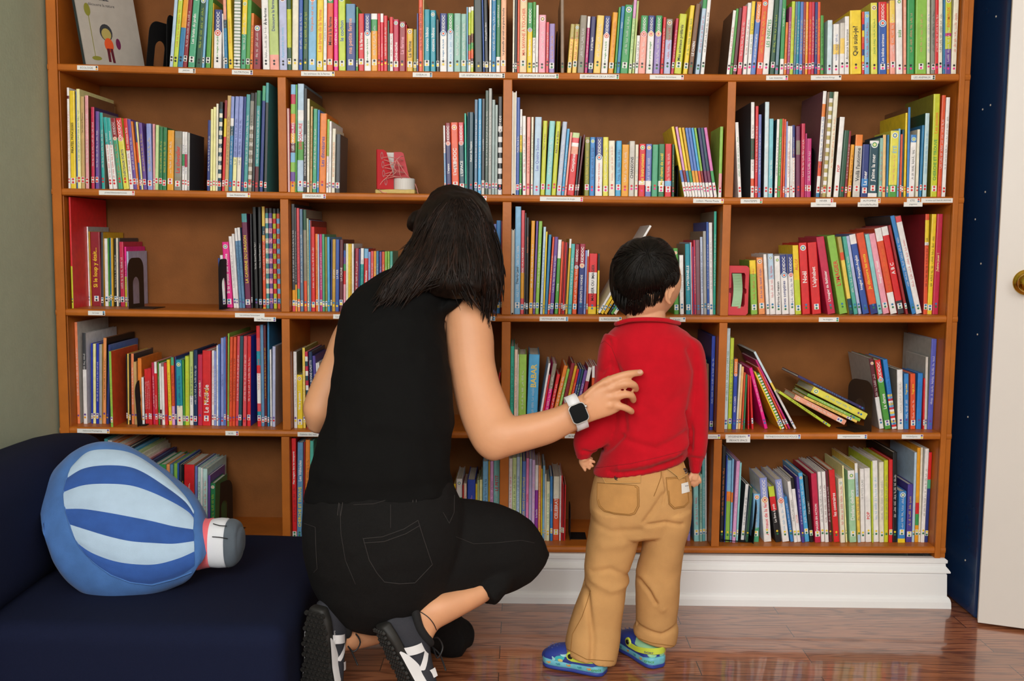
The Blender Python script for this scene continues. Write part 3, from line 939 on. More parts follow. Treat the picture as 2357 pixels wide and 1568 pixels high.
355 382 352 345 yw
384 410 385 340 b6 w|~
412 440 412 350 gy,y3
448 480 452 288 o2,k k|~
482 505 500 355 nb,b3
527 550 512 418 lg2,or 1165@ y|~
680 692 670 445 k
693 706 686 440 y4
708 721 705 445 k
728 755 722 440 pe2,dk w|~
758 788 742 520 tn
790 828 790 485 o w|Petite_fêtev
832 855 822 670 w,k
>4 1 130 710 .2376 1120@ .03 ur
860 878 840 590 r w|~
880 897 862 590 r w|~
899 915 880 585 r w|~
917 930 898 582 r
932 957 908 525 cr2 w|~
960 985 945 520 w18/r w|T'choupi_et_le_père_noël*v
990 1003 975 522 g3 w|~
1006 1025 990 535 w50/w/mr
1028 1052 1012 565 w
1055 1083 1045 530 r
1088 1118 1058 500 y r|~
1120 1150 1105 475 g2:12/or60/pk5 mr|~
1152 1165 1150 470 nb
1167 1225 1160 500 tl70/c nb|~
1228 1245 1222 500 g3
1247 1285 1245 465 lg dy|~
1290 1325 1285 420 lg3:60/w nb|~
1328 1365 1330 405 nb3 w|~
1367 1412 1365 450 cr2 w|JOYEUX_NOËL_!
1415 1498 1415 410 r w|Le_Noël_dev y|T'choupi*
1500 1525 1502 410 w r|~
1527 1549 1525 415 pb w|~
1551 1568 1550 360 w b|~
1570 1587 1568 350 b3
1588 1618 1590 288 pb nb|CRACRA_NOËL
1622 1640 1618 280 b3
1642 1654 1640 275 dr
1655 1670 1660 245 lg2 r|~
1672 1700 1682 278 or k|~
1702 1730 1715 278 or k|~
1732 1760 1748 270 cr3 w|~
1762 1795 1785 270 dt
1800 1835 1808 270 cr3 w|~
1845 1880 1848 270 r,b6 w|~
1948 1985 1942 170 r12/cr3:13/tl14/r8/w30/cr3:8/tl/r r|TOUS_LES_NOËLS_DU_MONDE
1988 2015 1982 160 b7
2018 2042 2015 165 mr y|~
2047 2066 2055 120 tb
2068 2084 2055 400 w,lv
2090 2120 2092 370 lv,gy5
>4 2 640 720 .2376 1120@ .02 uy
83 118 82 378 w,gb gy|~
125 185 120 602 y,gb w|Vive_la_galette_!
248 275 192 342 y3,ol w|~
280 308 235 380 ~cr2,w,dt,16
310 350 260 380 nb3 w|LA_BONNE_GALETTE^
352 383 312 420 pu3 w|~
385 400 340 490 w
402 420 360 485 w
>4 3 1120 730 .2461 1060@ .02 ug
212 250 215 275 g4 dg|~
250 283 257 305 pe3 gy|~
284 295 292 350 w
297 376 305 350 lg5 w|~
383 490 410 352 s2 y3|BABAR*^ lb2|~v
462 483 570 435 w
486 503 572 545 r
505 546 615 440 gb38/hp w|~
548 580 655 540 r w|~
582 620 725 460 o w|~
625 650 755 490 lg2 w|~
655 690 790 435 dr k|~
692 718 825 460 dy k|~
720 742 845 492 r y|~
744 765 870 490 nb w|~
767 788 893 490 dt w|~
790 820 925 505 pu w|~
830 865 950 475 w22/dr2
975 1003 985 460 w18/or2
1005 1030 1012 458 dr2
2065 2078 2062 410 lg7
2080 2098 2080 400 dg2
2100 2125 2098 440 br or|~
2133 2170 2165 180 b8,nb lb2|~
>4 4 1600 730 .2673 960@ .02 ub
245 280 275 98 lb3,w g|~
283 315 313 182 lg nb|~
320 352 345 362 o22/b8 w|KIDIDOC^ w|MON_CORPSv
354 371 390 410 c
373 394 410 430 am3
396 409 420 480 or
411 427 432 500 dg2
455 468 455 500 r
490 507 468 510 r
598 628 455 445 hp w|~
735 750 510 475 y
752 780 540 490 ~g3,w,40
782 800 525 440 or
801 820 500 380 mg w|~
855 878 503 305 lb3:40/y3:10/w,dk
1590 1630 1500 360 mr55/w,gy w|~
1637 1690 1545 375 r28/g3 w|KIDIDOC^ w|La_danse
1700 1742 1618 370 b9/~y3,s,r,w,16 b|~
1745 1795 1738 455 w,gb gy|~
1800 1842 1800 490 b2 y|Yoga_bébé^ w|~v
1855 1900 1855 490 or y|Yoga_zoo^ w|~v
1910 1955 1928 485 b9
1965 1978 1965 530 r
1981 2005 1980 345 gy5,gy
2030 2078 2072 190 pb3,gy w|~
>5 1 180 980 .2376 1090 .06 gg
250 285 250 130 tl4
287 330 287 145 gy5
332 380 332 160 o
382 420 382 175 c
422 470 422 195 pe
472 520 472 212 dk
522 560 522 232 s2
562 600 562 255 lg7
602 628 602 275 c
630 652 630 310 c
654 672 654 330 pk
674 688 674 340 dr
690 722 690 345 b,nb2
725 780 725 380 tl2,gy w|~
782 852 782 378 g w|livre
855 889 855 378 o2 k|~
891 920 891 378 b7
922 958 922 368 lg2
962 977 962 365 b
978 1000 978 380 dk
1002 1022 1002 380 k y|~
1025 1125 1025 380 r,tn w|~
1128 1153 1130 395 pb2
1155 1185 1158 405 aq4 k|~
1187 1205 1190 412 w
1207 1250 1207 420 aq4 or|~
1252 1275 1258 485 pu
1278 1325 1278 560 dg2 lg|~
>5 2 180 980 .2376 1105 .02 gg
2048 2095 2045 125 r w|Mes_imagiers_dans_les_transports^ mr|~v
2107 2165 2117 165 b7 w|Les_Véhicules^ y|CHERCHE_ET_TROUVEv
2168 2183 2175 160 dr
2185 2232 2190 140 o br|~
2240 2275 2245 150 t
>5 2 1020 990 .1913 1260 .05 yy
128 150 128 650 y30/or
155 228 160 590 w30/g22/w r|livre
232 245 232 665 r
247 280 247 645 pe3 r|~
290 388 290 600 b8 pk|~
390 410 390 650 y30/pe
412 430 405 605 lg7
432 468 435 600 yw
472 538 472 378 s nb|~
540 562 542 378 dy2
564 605 565 378 pk5 mr|~
610 684 612 368 aq5 r|LE_PETIT^ w|~
>5 3 1020 990 .1913 1300@ .02 yy
776 820 782 345 w r|~
824 872 826 335 lg7 dg|~
875 915 878 325 lb tb|~
918 938 920 325 lg7
942 988 945 378 b3 y|UN_BEBE_ARRIVE_DANS_LA_FAMILLE
990 1025 998 342 pk6 r|la_famille
1027 1060 1030 350 lv pk|~
1062 1098 1068 362 lv4 pe|~
1100 1140 1108 425 w33/pu4 w|la_famillev
1142 1172 1148 428 o2 w|~
1174 1189 1174 470 y
1191 1215 1198 430 s
1218 1235 1222 530 c
1240 1282 1242 622 c2 1325@ g|~
1284 1316 1275 560 b2 1275@ w|papa_et_moi
1320 1396 1320 560 c35/or 1232@ w|CELEBRATE!
1400 1418 1402 550 w 1245@ r|~
1420 1436 1420 550 r 1245@
1438 1454 1438 655 dr 1240@
1456 1470 1458 660 r 1240@
>5 3 1560 1000 .28 868@ .02 yt
78 104 80 600 pu2
135 178 128 400 aq cr|~
182 205 185 330 sg2 k|~
207 232 200 200 tl5 w|~
235 248 232 85 w
>5 4 1560 1000 .28 890@ .02 yg
345 375 375 100 k,br o|~
380 389 395 175 b8
391 427 412 215 s38/o12/lg2
428 444 448 205 s40/o12/s
446 475 485 222 pk5 w|~
478 494 510 235 aq
522 550 562 412 w,dk 880@ k|~
553 575 595 440 dg,dt
622 678 640 490 s70/g2:30 w|~
705 768 635 365 pb33/w w|KIDIDOC^ cr|Animaux_de_la_ferme
800 850 728 435 lg18/r25/k w|Le_livre_à_pois
862 920 800 375 pb33/w w|KIDIDOC^ s|~
930 955 875 515 b2 w|~
957 985 900 390 w k|Colours_Les_couleurs
988 1018 930 362 k17/w or|OLIVIA*v
1021 1045 975 350 pu3 w|~
1047 1085 988 320 s2 w|~
1088 1118 1040 345 k w|C'est_pas_bête_!
1130 1178 1095 325 cr2 w|IMAGIER_EN_ACTIONv
1181 1210 1150 310 w k|~
1213 1245 1185 308 w dr|~
1247 1270 1210 300 mr w|~
1285 1335 1242 295 r,tn w|les_contraires
1340 1380 1320 365 c r|~
1382 1395 1350 258 yw
1418 1475 1405 300 w12/g5 w|Dedans_dehors
1478 1503 1445 240 w12/lb30/y3:48/lb nb|~
1507 1542 1500 285 w gy|10_PETITS_OURS^
1547 1595 1535 280 w r|POPv
1599 1609 1590 225 lg
1611 1655 1600 218 w s|~
1660 1698 1658 230 c gy|~
1700 1733 1700 215 lg4 gb|~
1735 1765 1738 210 ~r,r,r,12
1767 1805 1770 150 k w|~
1808 1870 1820 470 b2:92/y 890@ w|~
1878 1925 1895 412 pu3 890@ y|~
1927 1948 1952 150 lb
1955 1985 1972 112 am58/r12/g12/am
1988 2006 2010 110 c
2010 2045 2050 120 w gb|~
2052 2080 2092 150 r30/g2:10/nb
"""
# leaning / fallen books given by their spine: shelf bay, pivot corner, far corner (full px), thickness px, colour, ink|title, setback
SLANT = [
 (3, 3, 1381, 722, 1500, 521, 5, 'w', '', .03), (3, 3, 1388, 724, 1470, 585, 6, 'y', '', .03), (3, 3, 1396, 725, 1478, 590, 6, 'dy', '', .03), (3, 3, 1404, 725, 1484, 596, 5, 'k', '', .03),
 (3, 3, 1411, 726, 1490, 600, 6, 'g3', '', .03), (3, 3, 1418, 726, 1497, 604, 7, 'c', '', .03), (3, 3, 1428, 726, 1505, 610, 6, 'lg', '', .03),
 (4, 2, 1138, 978, 1153, 858, 4, 'r', '', .03),
 (4, 4, 1909, 984, 1792, 905, 6, 'lg', 'k|~', .02), (4, 4, 1943, 979, 1826, 919, 12, 'pe', 'w|~', .03), (4, 4, 1971, 974, 1850, 917, 6, 'y4', 'k|~', .03),
 (4, 4, 1978, 971, 1857, 912, 7, 'lg2', 'w|~', .03), (4, 4, 1990, 967, 1866, 904, 16, 'y2', 's|~', .03), (4, 4, 1993, 947, 1836, 869, 6, 'nb2', 's|~', .045)]
STK = dict(k='k', y='y', g='dg2', m='hp', r='r', p='pu', t='tb', u='pu', a='am', b='tb')
def parse_cols(s):
    """-> list of (colour, fraction) from the top, cover colour"""
    cover = None; rev = False
    if s[0] == '!': rev = True; s = s[1:]
    segs = []
    body = s
    if ',' in s and '~' not in s: body, cover = s.split(',')
    elif '~' in s:
        pass
    parts = body.split('/'); used = 0; out = []
    import re
    for i, p in enumerate(parts):
        if p[0] == '~':
            a = p[1:].split(','); n = int(a[-1]); cs = a[:-1]; rest = 1-used
            for k in range(n): out.append((cs[k % len(cs)], rest/n))
            used = 1; continue
        if ':' in p: c, f = p.split(':'); f = int(f)/100
        elif i == len(parts)-1: c, f = p, None
        else:
            mt = re.match(r'([a-z]+)(\d*)$', p); c, d = mt.group(1), mt.group(2)
            if p in HEX: c, d = p, ''
            elif len(d) > 2 and (c+d[0]) in HEX: c, d = c+d[0], d[1:]
            f = int(d)/100 if d else max(.02, (1-used)/max(1, len(parts)-i))
        if f is None: f = max(.01, 1-used)
        out.append((c, f)); used += f
    tot = sum(f for _, f in out); out = [(c, f/tot) for c, f in out]
    if cover is None: cover = max(out, key=lambda q: q[1])[0]
    return out, cover, rev
REC = []
def rd_books():
    cur = None
    for ln in BOOKS.strip().split('\n'):
        t = ln.split()
        if t[0][0] == '>':
            yb = t[5]; cur = dict(k=int(t[0][1:]), b=int(t[1]), x0=float(t[2]), y0=float(t[3]), s=float(t[4]), yb=float(yb.rstrip('@')), ua='@' in yb, sb=float(t[6]), st=t[7]); continue
        if t[-1] in ('end', 'skip'): continue
        xL, xR, xT, yT = [float(q) for q in t[:4]]
        rest = t[5:]; yb = cur['yb']; ua = cur['ua']
        if rest and rest[0].endswith('@'): yb = float(rest[0][:-1]); ua = True; rest = rest[1:]
        rest = [q for q in rest if '|' in q]
        f = lambda x, y: (cur['x0']+x*cur['s'], cur['y0']+y*cur['s'])
        (pl, pb_), (pr_, _), (ptx, pty) = f(xL, yb), f(xR, yb), f(xT, yT)
        k = cur['k']
        Xa = at(pl, pb_, .02).x
        if ua:   # bottom seen on the shelf top: intersect the ray with the shelf
            sb = at_z(pl, pb_, shz(k, Xa)).y; sb = min(max(sb, .004), .13 if (k == 3 and cur['b'] == 1) else .055)
        else: sb = cur['sb']
        rnd = random.Random(int(pl*7+pb_)); sb += rnd.uniform(-.003, .006); sb = max(sb, .003)
        A = at(pl, pb_, sb); B = at(pr_, pb_, sb); T = at(ptx, pty, sb)
        zA = shz(k, A.x); w = B.x-A.x; h0 = T.z-zA; ang = math.atan2(T.x-A.x, h0)
        if abs(ang) < .012: ang = 0
        h = math.hypot(T.x-A.x, h0); 
        if pty < 5: h = min(h, .335)
        REC.append(dict(k=k, b=cur['b'], x=A.x, w=w, h=h, ang=ang, sb=sb, cols=t[4], tt=rest, st=cur['st'], area=w*h, px=pl))
rd_books()
for (k, b, x1, y1, x2, y2, tp, c, tt, sb) in SLANT:
    Xa = at(x1, y1, sb).x; P = at(x1, y1, sb); Q = at(x2, y2, sb); zA = shz(k, P.x)
    d = Q-P; h = math.hypot(d.x, d.z); ang = math.atan2(d.x, d.z); w = tp*.00124
    REC.append(dict(k=k, b=b, x=P.x-(w/max(math.cos(ang), .3) if ang > 0 else 0), w=w/max(math.cos(ang), .3) , h=h, ang=ang, sb=sb, cols=c, tt=[tt] if tt else [], st='ub' if k == 4 else 'tt', area=w*h*.9, px=x1, slant=(P.x, P.z), lift=P.z-zA, wt=w))
REC.sort(key=lambda r: (r['k'], r['b'], r['x']))
BX = [XL]+UX+[XR]
# leave out what stands wholly behind the people, the cushion or the frame edge
HID = [[(770, 720), (700, 940), (748, 980), (700, 1130), (697, 1260), (800, 1400), (960, 1400), (1110, 1340), (1249, 1256), (1205, 1190), (1046, 1150), (1036, 1040), (1130, 1060), (1320, 1000), (1480, 960), (1360, 870), (1300, 930), (1172, 954), (1140, 840), (1130, 735), (1148, 640), (1135, 520), (1100, 465), (1043, 447), (940, 505), (945, 570), (890, 625), (830, 670)],
       [(1430, 740), (1405, 690), (1402, 630), (1425, 575), (1482, 546), (1540, 570), (1562, 620), (1558, 700), (1545, 735), (1612, 795), (1630, 960), (1610, 1085), (1594, 1142), (1570, 1290), (1355, 1290), (1360, 1100), (1322, 1040), (1340, 960), (1374, 850)],
       [(0, 1045), (150, 990), (240, 1018), (320, 1040), (440, 1145), (480, 1190), (560, 1200), (560, 1256), (700, 1256), (700, 1400), (0, 1568)]]
def inp(x, y, P):
    c = False; j = len(P)-1
    for i in range(len(P)):
        if (P[i][1] > y) != (P[j][1] > y) and x < (P[j][0]-P[i][0])*(y-P[i][1])/(P[j][1]-P[i][1])+P[i][0]: c = not c
        j = i
    return c
def pixof(p):
    q = p-CC; z = q.dot(CF); return 1178.5+FOC*q.dot(CR)/z, 784-FOC*q.dot(CU)/z
def visible(r):
    n = 0; z0 = shz(r['k'], r['x'])
    for i in range(14):
        for f in (.1, .5, .9):
            t = (i+.5)/14; x, y = pixof(V((r['x']+f*r['w']+math.sin(r['ang'])*r['h']*t, r['sb'], z0+math.cos(r['ang'])*r['h']*t)))
            if y > 2 and not any(inp(x, y, P) for P in HID): n += 1
    return n/42
for r in REC: r['vis'] = visible(r); r['area'] *= r['vis']
REC = [r for r in REC if r['vis'] > .0 or (r['k'], r['b']) == (5, 1)]
for r in REC:
    if r['k'] == 5 and r['b'] == 1 and r['vis'] == 0: r['area'] = r['w']*r['h']*.12
groups_ = {}
for r in REC:
    if 'slant' not in r: groups_.setdefault((r['k'], r['b'] if r['k'] > 1 else 0), []).append(r)
for (k_, b_), G in groups_.items():
    BX = [XL]+UXR[k_]+[XR]
    for r in G:
        lo = BX[b_-1]+(.0130 if b_ > 1 else .0010) if b_ else XL+.001; hi = BX[b_]-(.0130 if b_ < 4 else .0010) if b_ else XR-.001
        r['lo'], r['hi'] = lo, hi
        ht = (shz(k_-1, r['x'])-TH if k_ > 1 else ztop-TH)-shz(k_, r['x'])-.004
        r['h'] = min(r['h'], (ht-abs(math.sin(r['ang']))*r['w'])/max(.3, math.cos(r['ang'])))
    G.sort(key=lambda r: r['x'])
    for it in range(140):
        worst = 0
        for a, b in zip(G, G[1:]):
            g0 = b['x']-a['x']-a['w']-.0003
            if g0 < 0:
                worst = min(worst, g0); a['x'] += g0/2; b['x'] -= g0/2
                if it % 4 == 3: a['w'] *= .985; b['w'] *= .985
            zt = min(a['h']*math.cos(a['ang']), b['h']*math.cos(b['ang']))
            g1 = (b['x']+math.tan(b['ang'])*zt)-(a['x']+a['w']+math.tan(a['ang'])*zt)-.0003
            if g1 < 0:
                worst = min(worst, g1); dlt = -g1/zt
                if a['ang'] > 0 or b['ang'] < 0: wa_, wb_ = abs(a['ang'])+.01, abs(b['ang'])+.01
                else: wa_ = wb_ = 1
                a['ang'] -= dlt*.5*wa_/(wa_+wb_); b['ang'] += dlt*.5*wb_/(wa_+wb_); a['x'] += g1*.15; b['x'] -= g1*.15
        for r in G:
            dx = math.tan(r['ang'])*r['h']*math.cos(r['ang'])
            if r['x'] < r['lo']: r['x'] = r['lo']
            if r['x']+r['w'] > r['hi']: r['x'] = r['hi']-r['w']
            if r['x']+dx < r['lo']: r['ang'] = math.atan2(r['lo']-r['x'], r['h'])
            if r['x']+r['w']+dx > r['hi']: r['ang'] = math.atan2(r['hi']-r['x']-r['w'], r['h'])
        if worst > -.0003: break
for r in REC: r['w'] = max(r['w']-.0002, .0018)
REC.sort(key=lambda r: (r['k'], r['b'], r['x']))
PG = [mat('page_block', 'd9d2c0', rough=.8, noise_amt=.12, nscale=350, stretch=(1, .03, .03))]
def book_parts(r):
    """geometry in book space: origin = bottom left front corner, x right, y into the shelf, z up"""
    rnd = random.Random(int(r['px']*13+r['k']*101))
    w = r.get('wt') or r['w']*math.cos(r['ang'])*.985; h = r['h']; w = max(w, .0022)
    d = min(max(h*rnd.uniform(.72, .98), .12), D_IN-r['sb']-.008, .27)
    if r['k'] == 5: d = min(d, D_IN-r['sb']-.01)
    cols, cover, rev = parse_cols(r['cols'])
    t = min(.0022, w*.22); c = min(.003, w*.22)
    ms = []; idx = {}
    def mi(code):
        if code not in idx: idx[code] = len(ms); ms.append(cm(code))
        return idx[code]
    sec = [(0, d), (0, c*.8), (c*.3, c*.25), (c, 0), (w-c, 0), (w-c*.3, c*.25), (w, c*.8), (w, d), (w-t, d), (w-t, t*1.5), (t, t*1.5), (t, d)]
    if rev: sec = [(w-x, d-y) for x, y in sec]
    n = len(sec); mb = MB(); z = h; zs = [h]
    for cc, f in cols: z -= f*h; zs.append(max(z, 0))
    zs[-1] = 0
    for q in zs: mb.v += [V((x, y, q)) for x, y in sec]
    cmi = mi(cover)
    for i, (cc, f) in enumerate(cols):
        m0 = mi(cc)
        for j in range(n):
            j2 = (j+1) % n
            mb.f.append([i*n+j, i*n+j2, (i+1)*n+j2, (i+1)*n+j]); mb.m.append(cmi if j in (0, 6) else (m0 if j < 7 else cmi))
    mb.f.append(list(range(n))); mb.m.append(mi(cols[0][0])); L = len(zs)-1
    mb.f.append([L*n+j for j in reversed(range(n))]); mb.m.append(cmi)
    g = dict(cover=(mb, ms))
    pg = MB()
    e = .003 if w > .008 else .0008
    y0_, y1_ = (t*1.6, d-e) if not rev else (e, d-t*1.6)
    pg.box((t*1.02, y0_, e), (w-t*1.02, y1_, h-e)); g['pages'] = pg
    # titles
    tm = MB(); tms = []; up = (random.Random(int(r['px'])).random() < .8)
    has = False
    for tt in r['tt']:
        ic, s = tt.split('|'); s = s.replace('*', ''); pos = 'm'
        if s[-1] in '^v' and len(s) > 1 and (s[-1] == '^' or s[-2:] != 'av' ): pos = s[-1]; s = s[:-1]
        s = s.replace('_', ' ')
        two = len(r['tt']) > 1
        if 'KIDIDOC' in s: zc, ln, hh = h*(1-cols[0][1]*.5), cols[0][1]*h*.80, w*.50
        elif pos == '^': zc, ln, hh = h*.72, h*.42, w*.52
        elif pos == 'v': zc, ln, hh = h*.36, h*.40, w*.55
        else: zc, ln, hh = (h*.52 if not two else h*.40), h*.60, w*.55
        if s == '~' or s == '~ ': 
            if w < .0035: continue
            n0 = rnd.randint(2, 4); z0 = zc-ln/2*.8; hh = min(w*.34, .0045)
            tms.append(ink(ic)); mi_ = len(tms)-1
            while z0 < zc+ln/2*.8:
                for q in range(rnd.randint(3, 8)):       # a word of small illegible strokes
                    lw = hh*rnd.uniform(.35, .6); up_ = rnd.choice((0, 0, .3, .3, -.25)); a = w/2-hh*(.5+max(up_, 0)); b = w/2+hh*(.5-min(up_, 0))
                    if rnd.random() < .75: tm.add([V((a, -.0003, z0)), V((a, -.0003, z0+lw*.35)), V((b, -.0003, z0+lw*.35)), V((b, -.0003, z0))], [(0, 1, 2, 3)], mi_)
                    tm.add([V((b-hh*.25, -.0003, z0)), V((b-hh*.25, -.0003, z0+lw)), V((b, -.0003, z0+lw)), V((b, -.0003, z0))], [(0, 1, 2, 3)], mi_)
                    z0 += lw*1.3
                z0 += hh*.9
            has = True; continue
        vs, fs = text_fit(s, w/2, zc, ln, min(hh, .022), up=True, y=-.00035, bold=(w > .012))
        tms.append(ink(ic)); tm.add(vs, fs, len(tms)-1); has = True
    if not rev and 'KIDIDOC' in ' '.join(r['tt']) and cols[0][1] < .4:
        zz = h*(1-cols[0][1])-w*.12
        for q_, (rr_, c_) in enumerate(((.44, 'w'), (.36, random.Random(int(r['px'])).choice(('or', 'r', 'tb', 'am'))), (.25, 'w'), (.15, 'or'))):
            vs, fs = disc(w/2, zz, w*rr_, -.0003-.00012*q_, 16); tms.append(ink(c_)); tm.add(vs, fs, len(tms)-1)
    elif not rev and w > .012 and h < .215 and has and rnd.random() < .45:
        for q_, (rr_, c_) in enumerate(((.36, 'w'), (.26, rnd.choice(('or', 'dr', 'tb', 'g'))), (.16, 'yw'))):
            vs, fs = disc(w/2, h*.93, w*rr_, -.0003-.00012*q_, 14); tms.append(ink(c_)); tm.add(vs, fs, len(tms)-1)
    if has and not rev: g['title'] = (tm, tms)
    # library sticker with two coloured dots
    if not rev and w > .0032:
        sm = MB(); sw = min(w*.42, .0065); sh = .016; zc = .022 if r['k'] != 5 else .028
        zc += rnd.uniform(-.004, .004)
        if rnd.random() < .55: sm.box((w/2-sw, -.0006, zc-sh/2), (w/2+sw, .0001, zc+sh/2), 0)
        a, b = STK[r['st'][0]], STK[r['st'][1]]
        rr = min(.0031, sw*.8)
        for j, cc in enumerate((a, b)):
            vs, fs = disc(w/2, zc+(.0042 if j == 0 else -.0042), rr, -.0009, 10); sm.add(vs, fs, j+1)
        g['sticker'] = (sm, [paper_w, ink(a), ink(b)])
    return g, w, h, d, cover, cols
def book_matrix(r, w):
    zA = shz(r['k'], r['x'])
    a = r['ang']
    M = Matrix.Rotation(a, 4, 'Y')
    if 'slant' in r:
        X, Z = r['slant']; lift = max(r['lift'], 0)
        if a > 0: return Matrix.Translation((X, r['sb'], zA+.0003+lift)) @ M @ Matrix.Translation((-w, 0, 0))
        return Matrix.Translation((X, r['sb'], zA+.0003+lift)) @ M
    if a >= 0: return Matrix.Translation((r['x']+w/math.cos(a), r['sb'], shz(r['k'], r['x']+w)+.0003)) @ M @ Matrix.Translation((-w, 0, 0))
    return Matrix.Translation((r['x'], r['sb'], zA+.0003)) @ M
big = set(id(r) for r in sorted(REC, key=lambda r: -r['area'])[:300])
ROW = {1: 'top shelf', 2: 'second shelf', 3: 'third shelf', 4: 'fourth shelf', 5: 'bottom shelf'}
BAY = {1: 'leftmost bay', 2: 'second bay', 3: 'third bay', 4: 'rightmost bay'}
GRP = {1: 'books along the top shelf', 2: 'books along the second shelf', 3: 'books along the third shelf', 4: 'books along the fourth shelf', 5: 'books along the bottom shelf'}
rest_mb = MB(); rest_ms = []; rest_ix = {}
def rmi(m):
    if m.name not in rest_ix: rest_ix[m.name] = len(rest_ms); rest_ms.append(m)
    return rest_ix[m.name]
ORD = ['', 'first', 'second', 'third', 'fourth', 'fifth', 'sixth', 'seventh', 'eighth', 'ninth', 'tenth', 'eleventh', 'twelfth', 'thirteenth', 'fourteenth', 'fifteenth', 'sixteenth', 'seventeenth', 'eighteenth', 'nineteenth', 'twentieth']
made = []
for r in REC:
    cols, cover, rev = parse_cols(r['cols'])
    sc_ = {}
    for c_, f in cols: sc_[cname(c_)] = sc_.get(cname(c_), 0)+f
    top = sorted(sc_.items(), key=lambda q: -q[1])
    r['cn'] = top[0][0]; r['cn2'] = top[1][0] if len(top) > 1 and top[1][1] > .18 else None; r['nb'] = len(cols)
for i, r in enumerate(REC):
    r['L'] = REC[i-1] if i and (REC[i-1]['k'], REC[i-1]['b']) == (r['k'], r['b']) else None
    r['R'] = REC[i+1] if i+1 < len(REC) and (REC[i+1]['k'], REC[i+1]['b']) == (r['k'], r['b']) else None
def look(r):
    sz = 'tall' if r['h'] > .285 else ('small' if r['h'] < .19 else '')
    th = 'thick' if r['w'] > .015 else ('thin' if r['w'] < .0085 else '')
    col = r['cn'] + (' and '+r['cn2'] if r['cn2'] else '')
    if rev_of(r): return (th+' '+r['cn']+' book turned with its pages outward').strip()
    if r['nb'] > 9: col = 'striped '+col
    nm = 'book'; lean = ' leaning' if abs(r['ang']) > .16 else ''
    tt = [q.split('|')[1] for q in r['tt']]; ti = ''
    for s in tt:
        if 'KIDIDOC' in s or s[0] == '~' or '*' in s or 'Krings' in s or 'Balthazar' in s or s == 'livre': continue
        s = s.rstrip('^').replace('_', ' ')
        if s.endswith('v') : s = s[:-1]
        s = ' '.join(s.replace(' !', '!').replace(' ?', '?').split()[:4]); ti = ' titled '+s; break
    a = ' '.join(q for q in (sz, th) if q) if not ti else th
    return (a+lean+' '+col+' book'+ti).strip()
def rev_of(r): return r['cols'][0] == '!'
from collections import Counter
def uniq(cands):
    pass
lab = {}
B_ = [r for r in REC if id(r) in big]
lv = {id(r): 0 for r in B_}
def ordi(r):
    same = [q for q in B_ if (q['k'], q['b'], q['cn']) == (r['k'], r['b'], r['cn'])]
    j = same.index(r)+1
    return (ORD[j] if j <= 20 else str(j)+'th')+' '+r['cn']+' one from left'
def mk(r, l):
    s = look(r)+', '+ROW[r['k']]+', '+BAY[r['b']]
    if l == 1:
        Lc = r['L']['cn'] if r['L'] else None; Rc = r['R']['cn'] if r['R'] else None
        if Lc and Rc: s = look(r)+', '+ROW[r['k']]+', '+BAY[r['b']]+', between '+Lc+' and '+Rc
        elif Lc: s += ', right of '+Lc+' one'
        elif Rc: s += ', left of '+Rc+' one'
    if l == 2: s += ', '+ordi(r)
    w_ = s.split()
    if len(w_) > 16:
        s2 = ('book, '+ROW[r['k']]+', '+BAY[r['b']]+', '+ordi(r)) if l == 2 else s
        s2 = s2.replace('thick ', '').replace('tall ', '').replace('thin ', '').replace('small ', '')
        s = s2 if len(s2.split()) <= 16 else (r['cn']+' book, '+ROW[r['k']]+', '+BAY[r['b']]+', '+ordi(r))
    return s
for l in (1, 2):
    c = Counter(mk(r, lv[id(r)]) for r in B_)
    for r in B_:
        if c[mk(r, lv[id(r)])] > 1: lv[id(r)] = l
for r in REC:
    g, w, h, d, cover, cols = book_parts(r); M = book_matrix(r, w); r['M'] = M; r['dims'] = (w, h, d)
    if id(r) in big:
        mb, ms = g['cover']
        o = mb.build('book', ms, label=mk(r, lv[id(r)]), cat='book', group=GRP[r['k']]); o.matrix_world = M
        g['pages'].build('pages', PG[0], o)
        if 'title' in g: g['title'][0].build('title', g['title'][1], o)
        if 'sticker' in g: g['sticker'][0].build('sticker', g['sticker'][1], o)
    else:
        for key in ('cover', 'pages', 'title', 'sticker'):
            if key not in g: continue
            mb, ms = g[key] if isinstance(g[key], tuple) else (g[key], PG)
            remap = [rmi(m_) for m_ in ms]
            rest_mb.add([M @ v for v in mb.v], mb.f, [remap[q] for q in mb.m])
print('books', len(REC), 'individual', len(big))
rest_mb.build('thin_books', rest_ms, label='the many thinnest picture books squeezed between the larger books on every shelf', cat='books', kind='stuff')
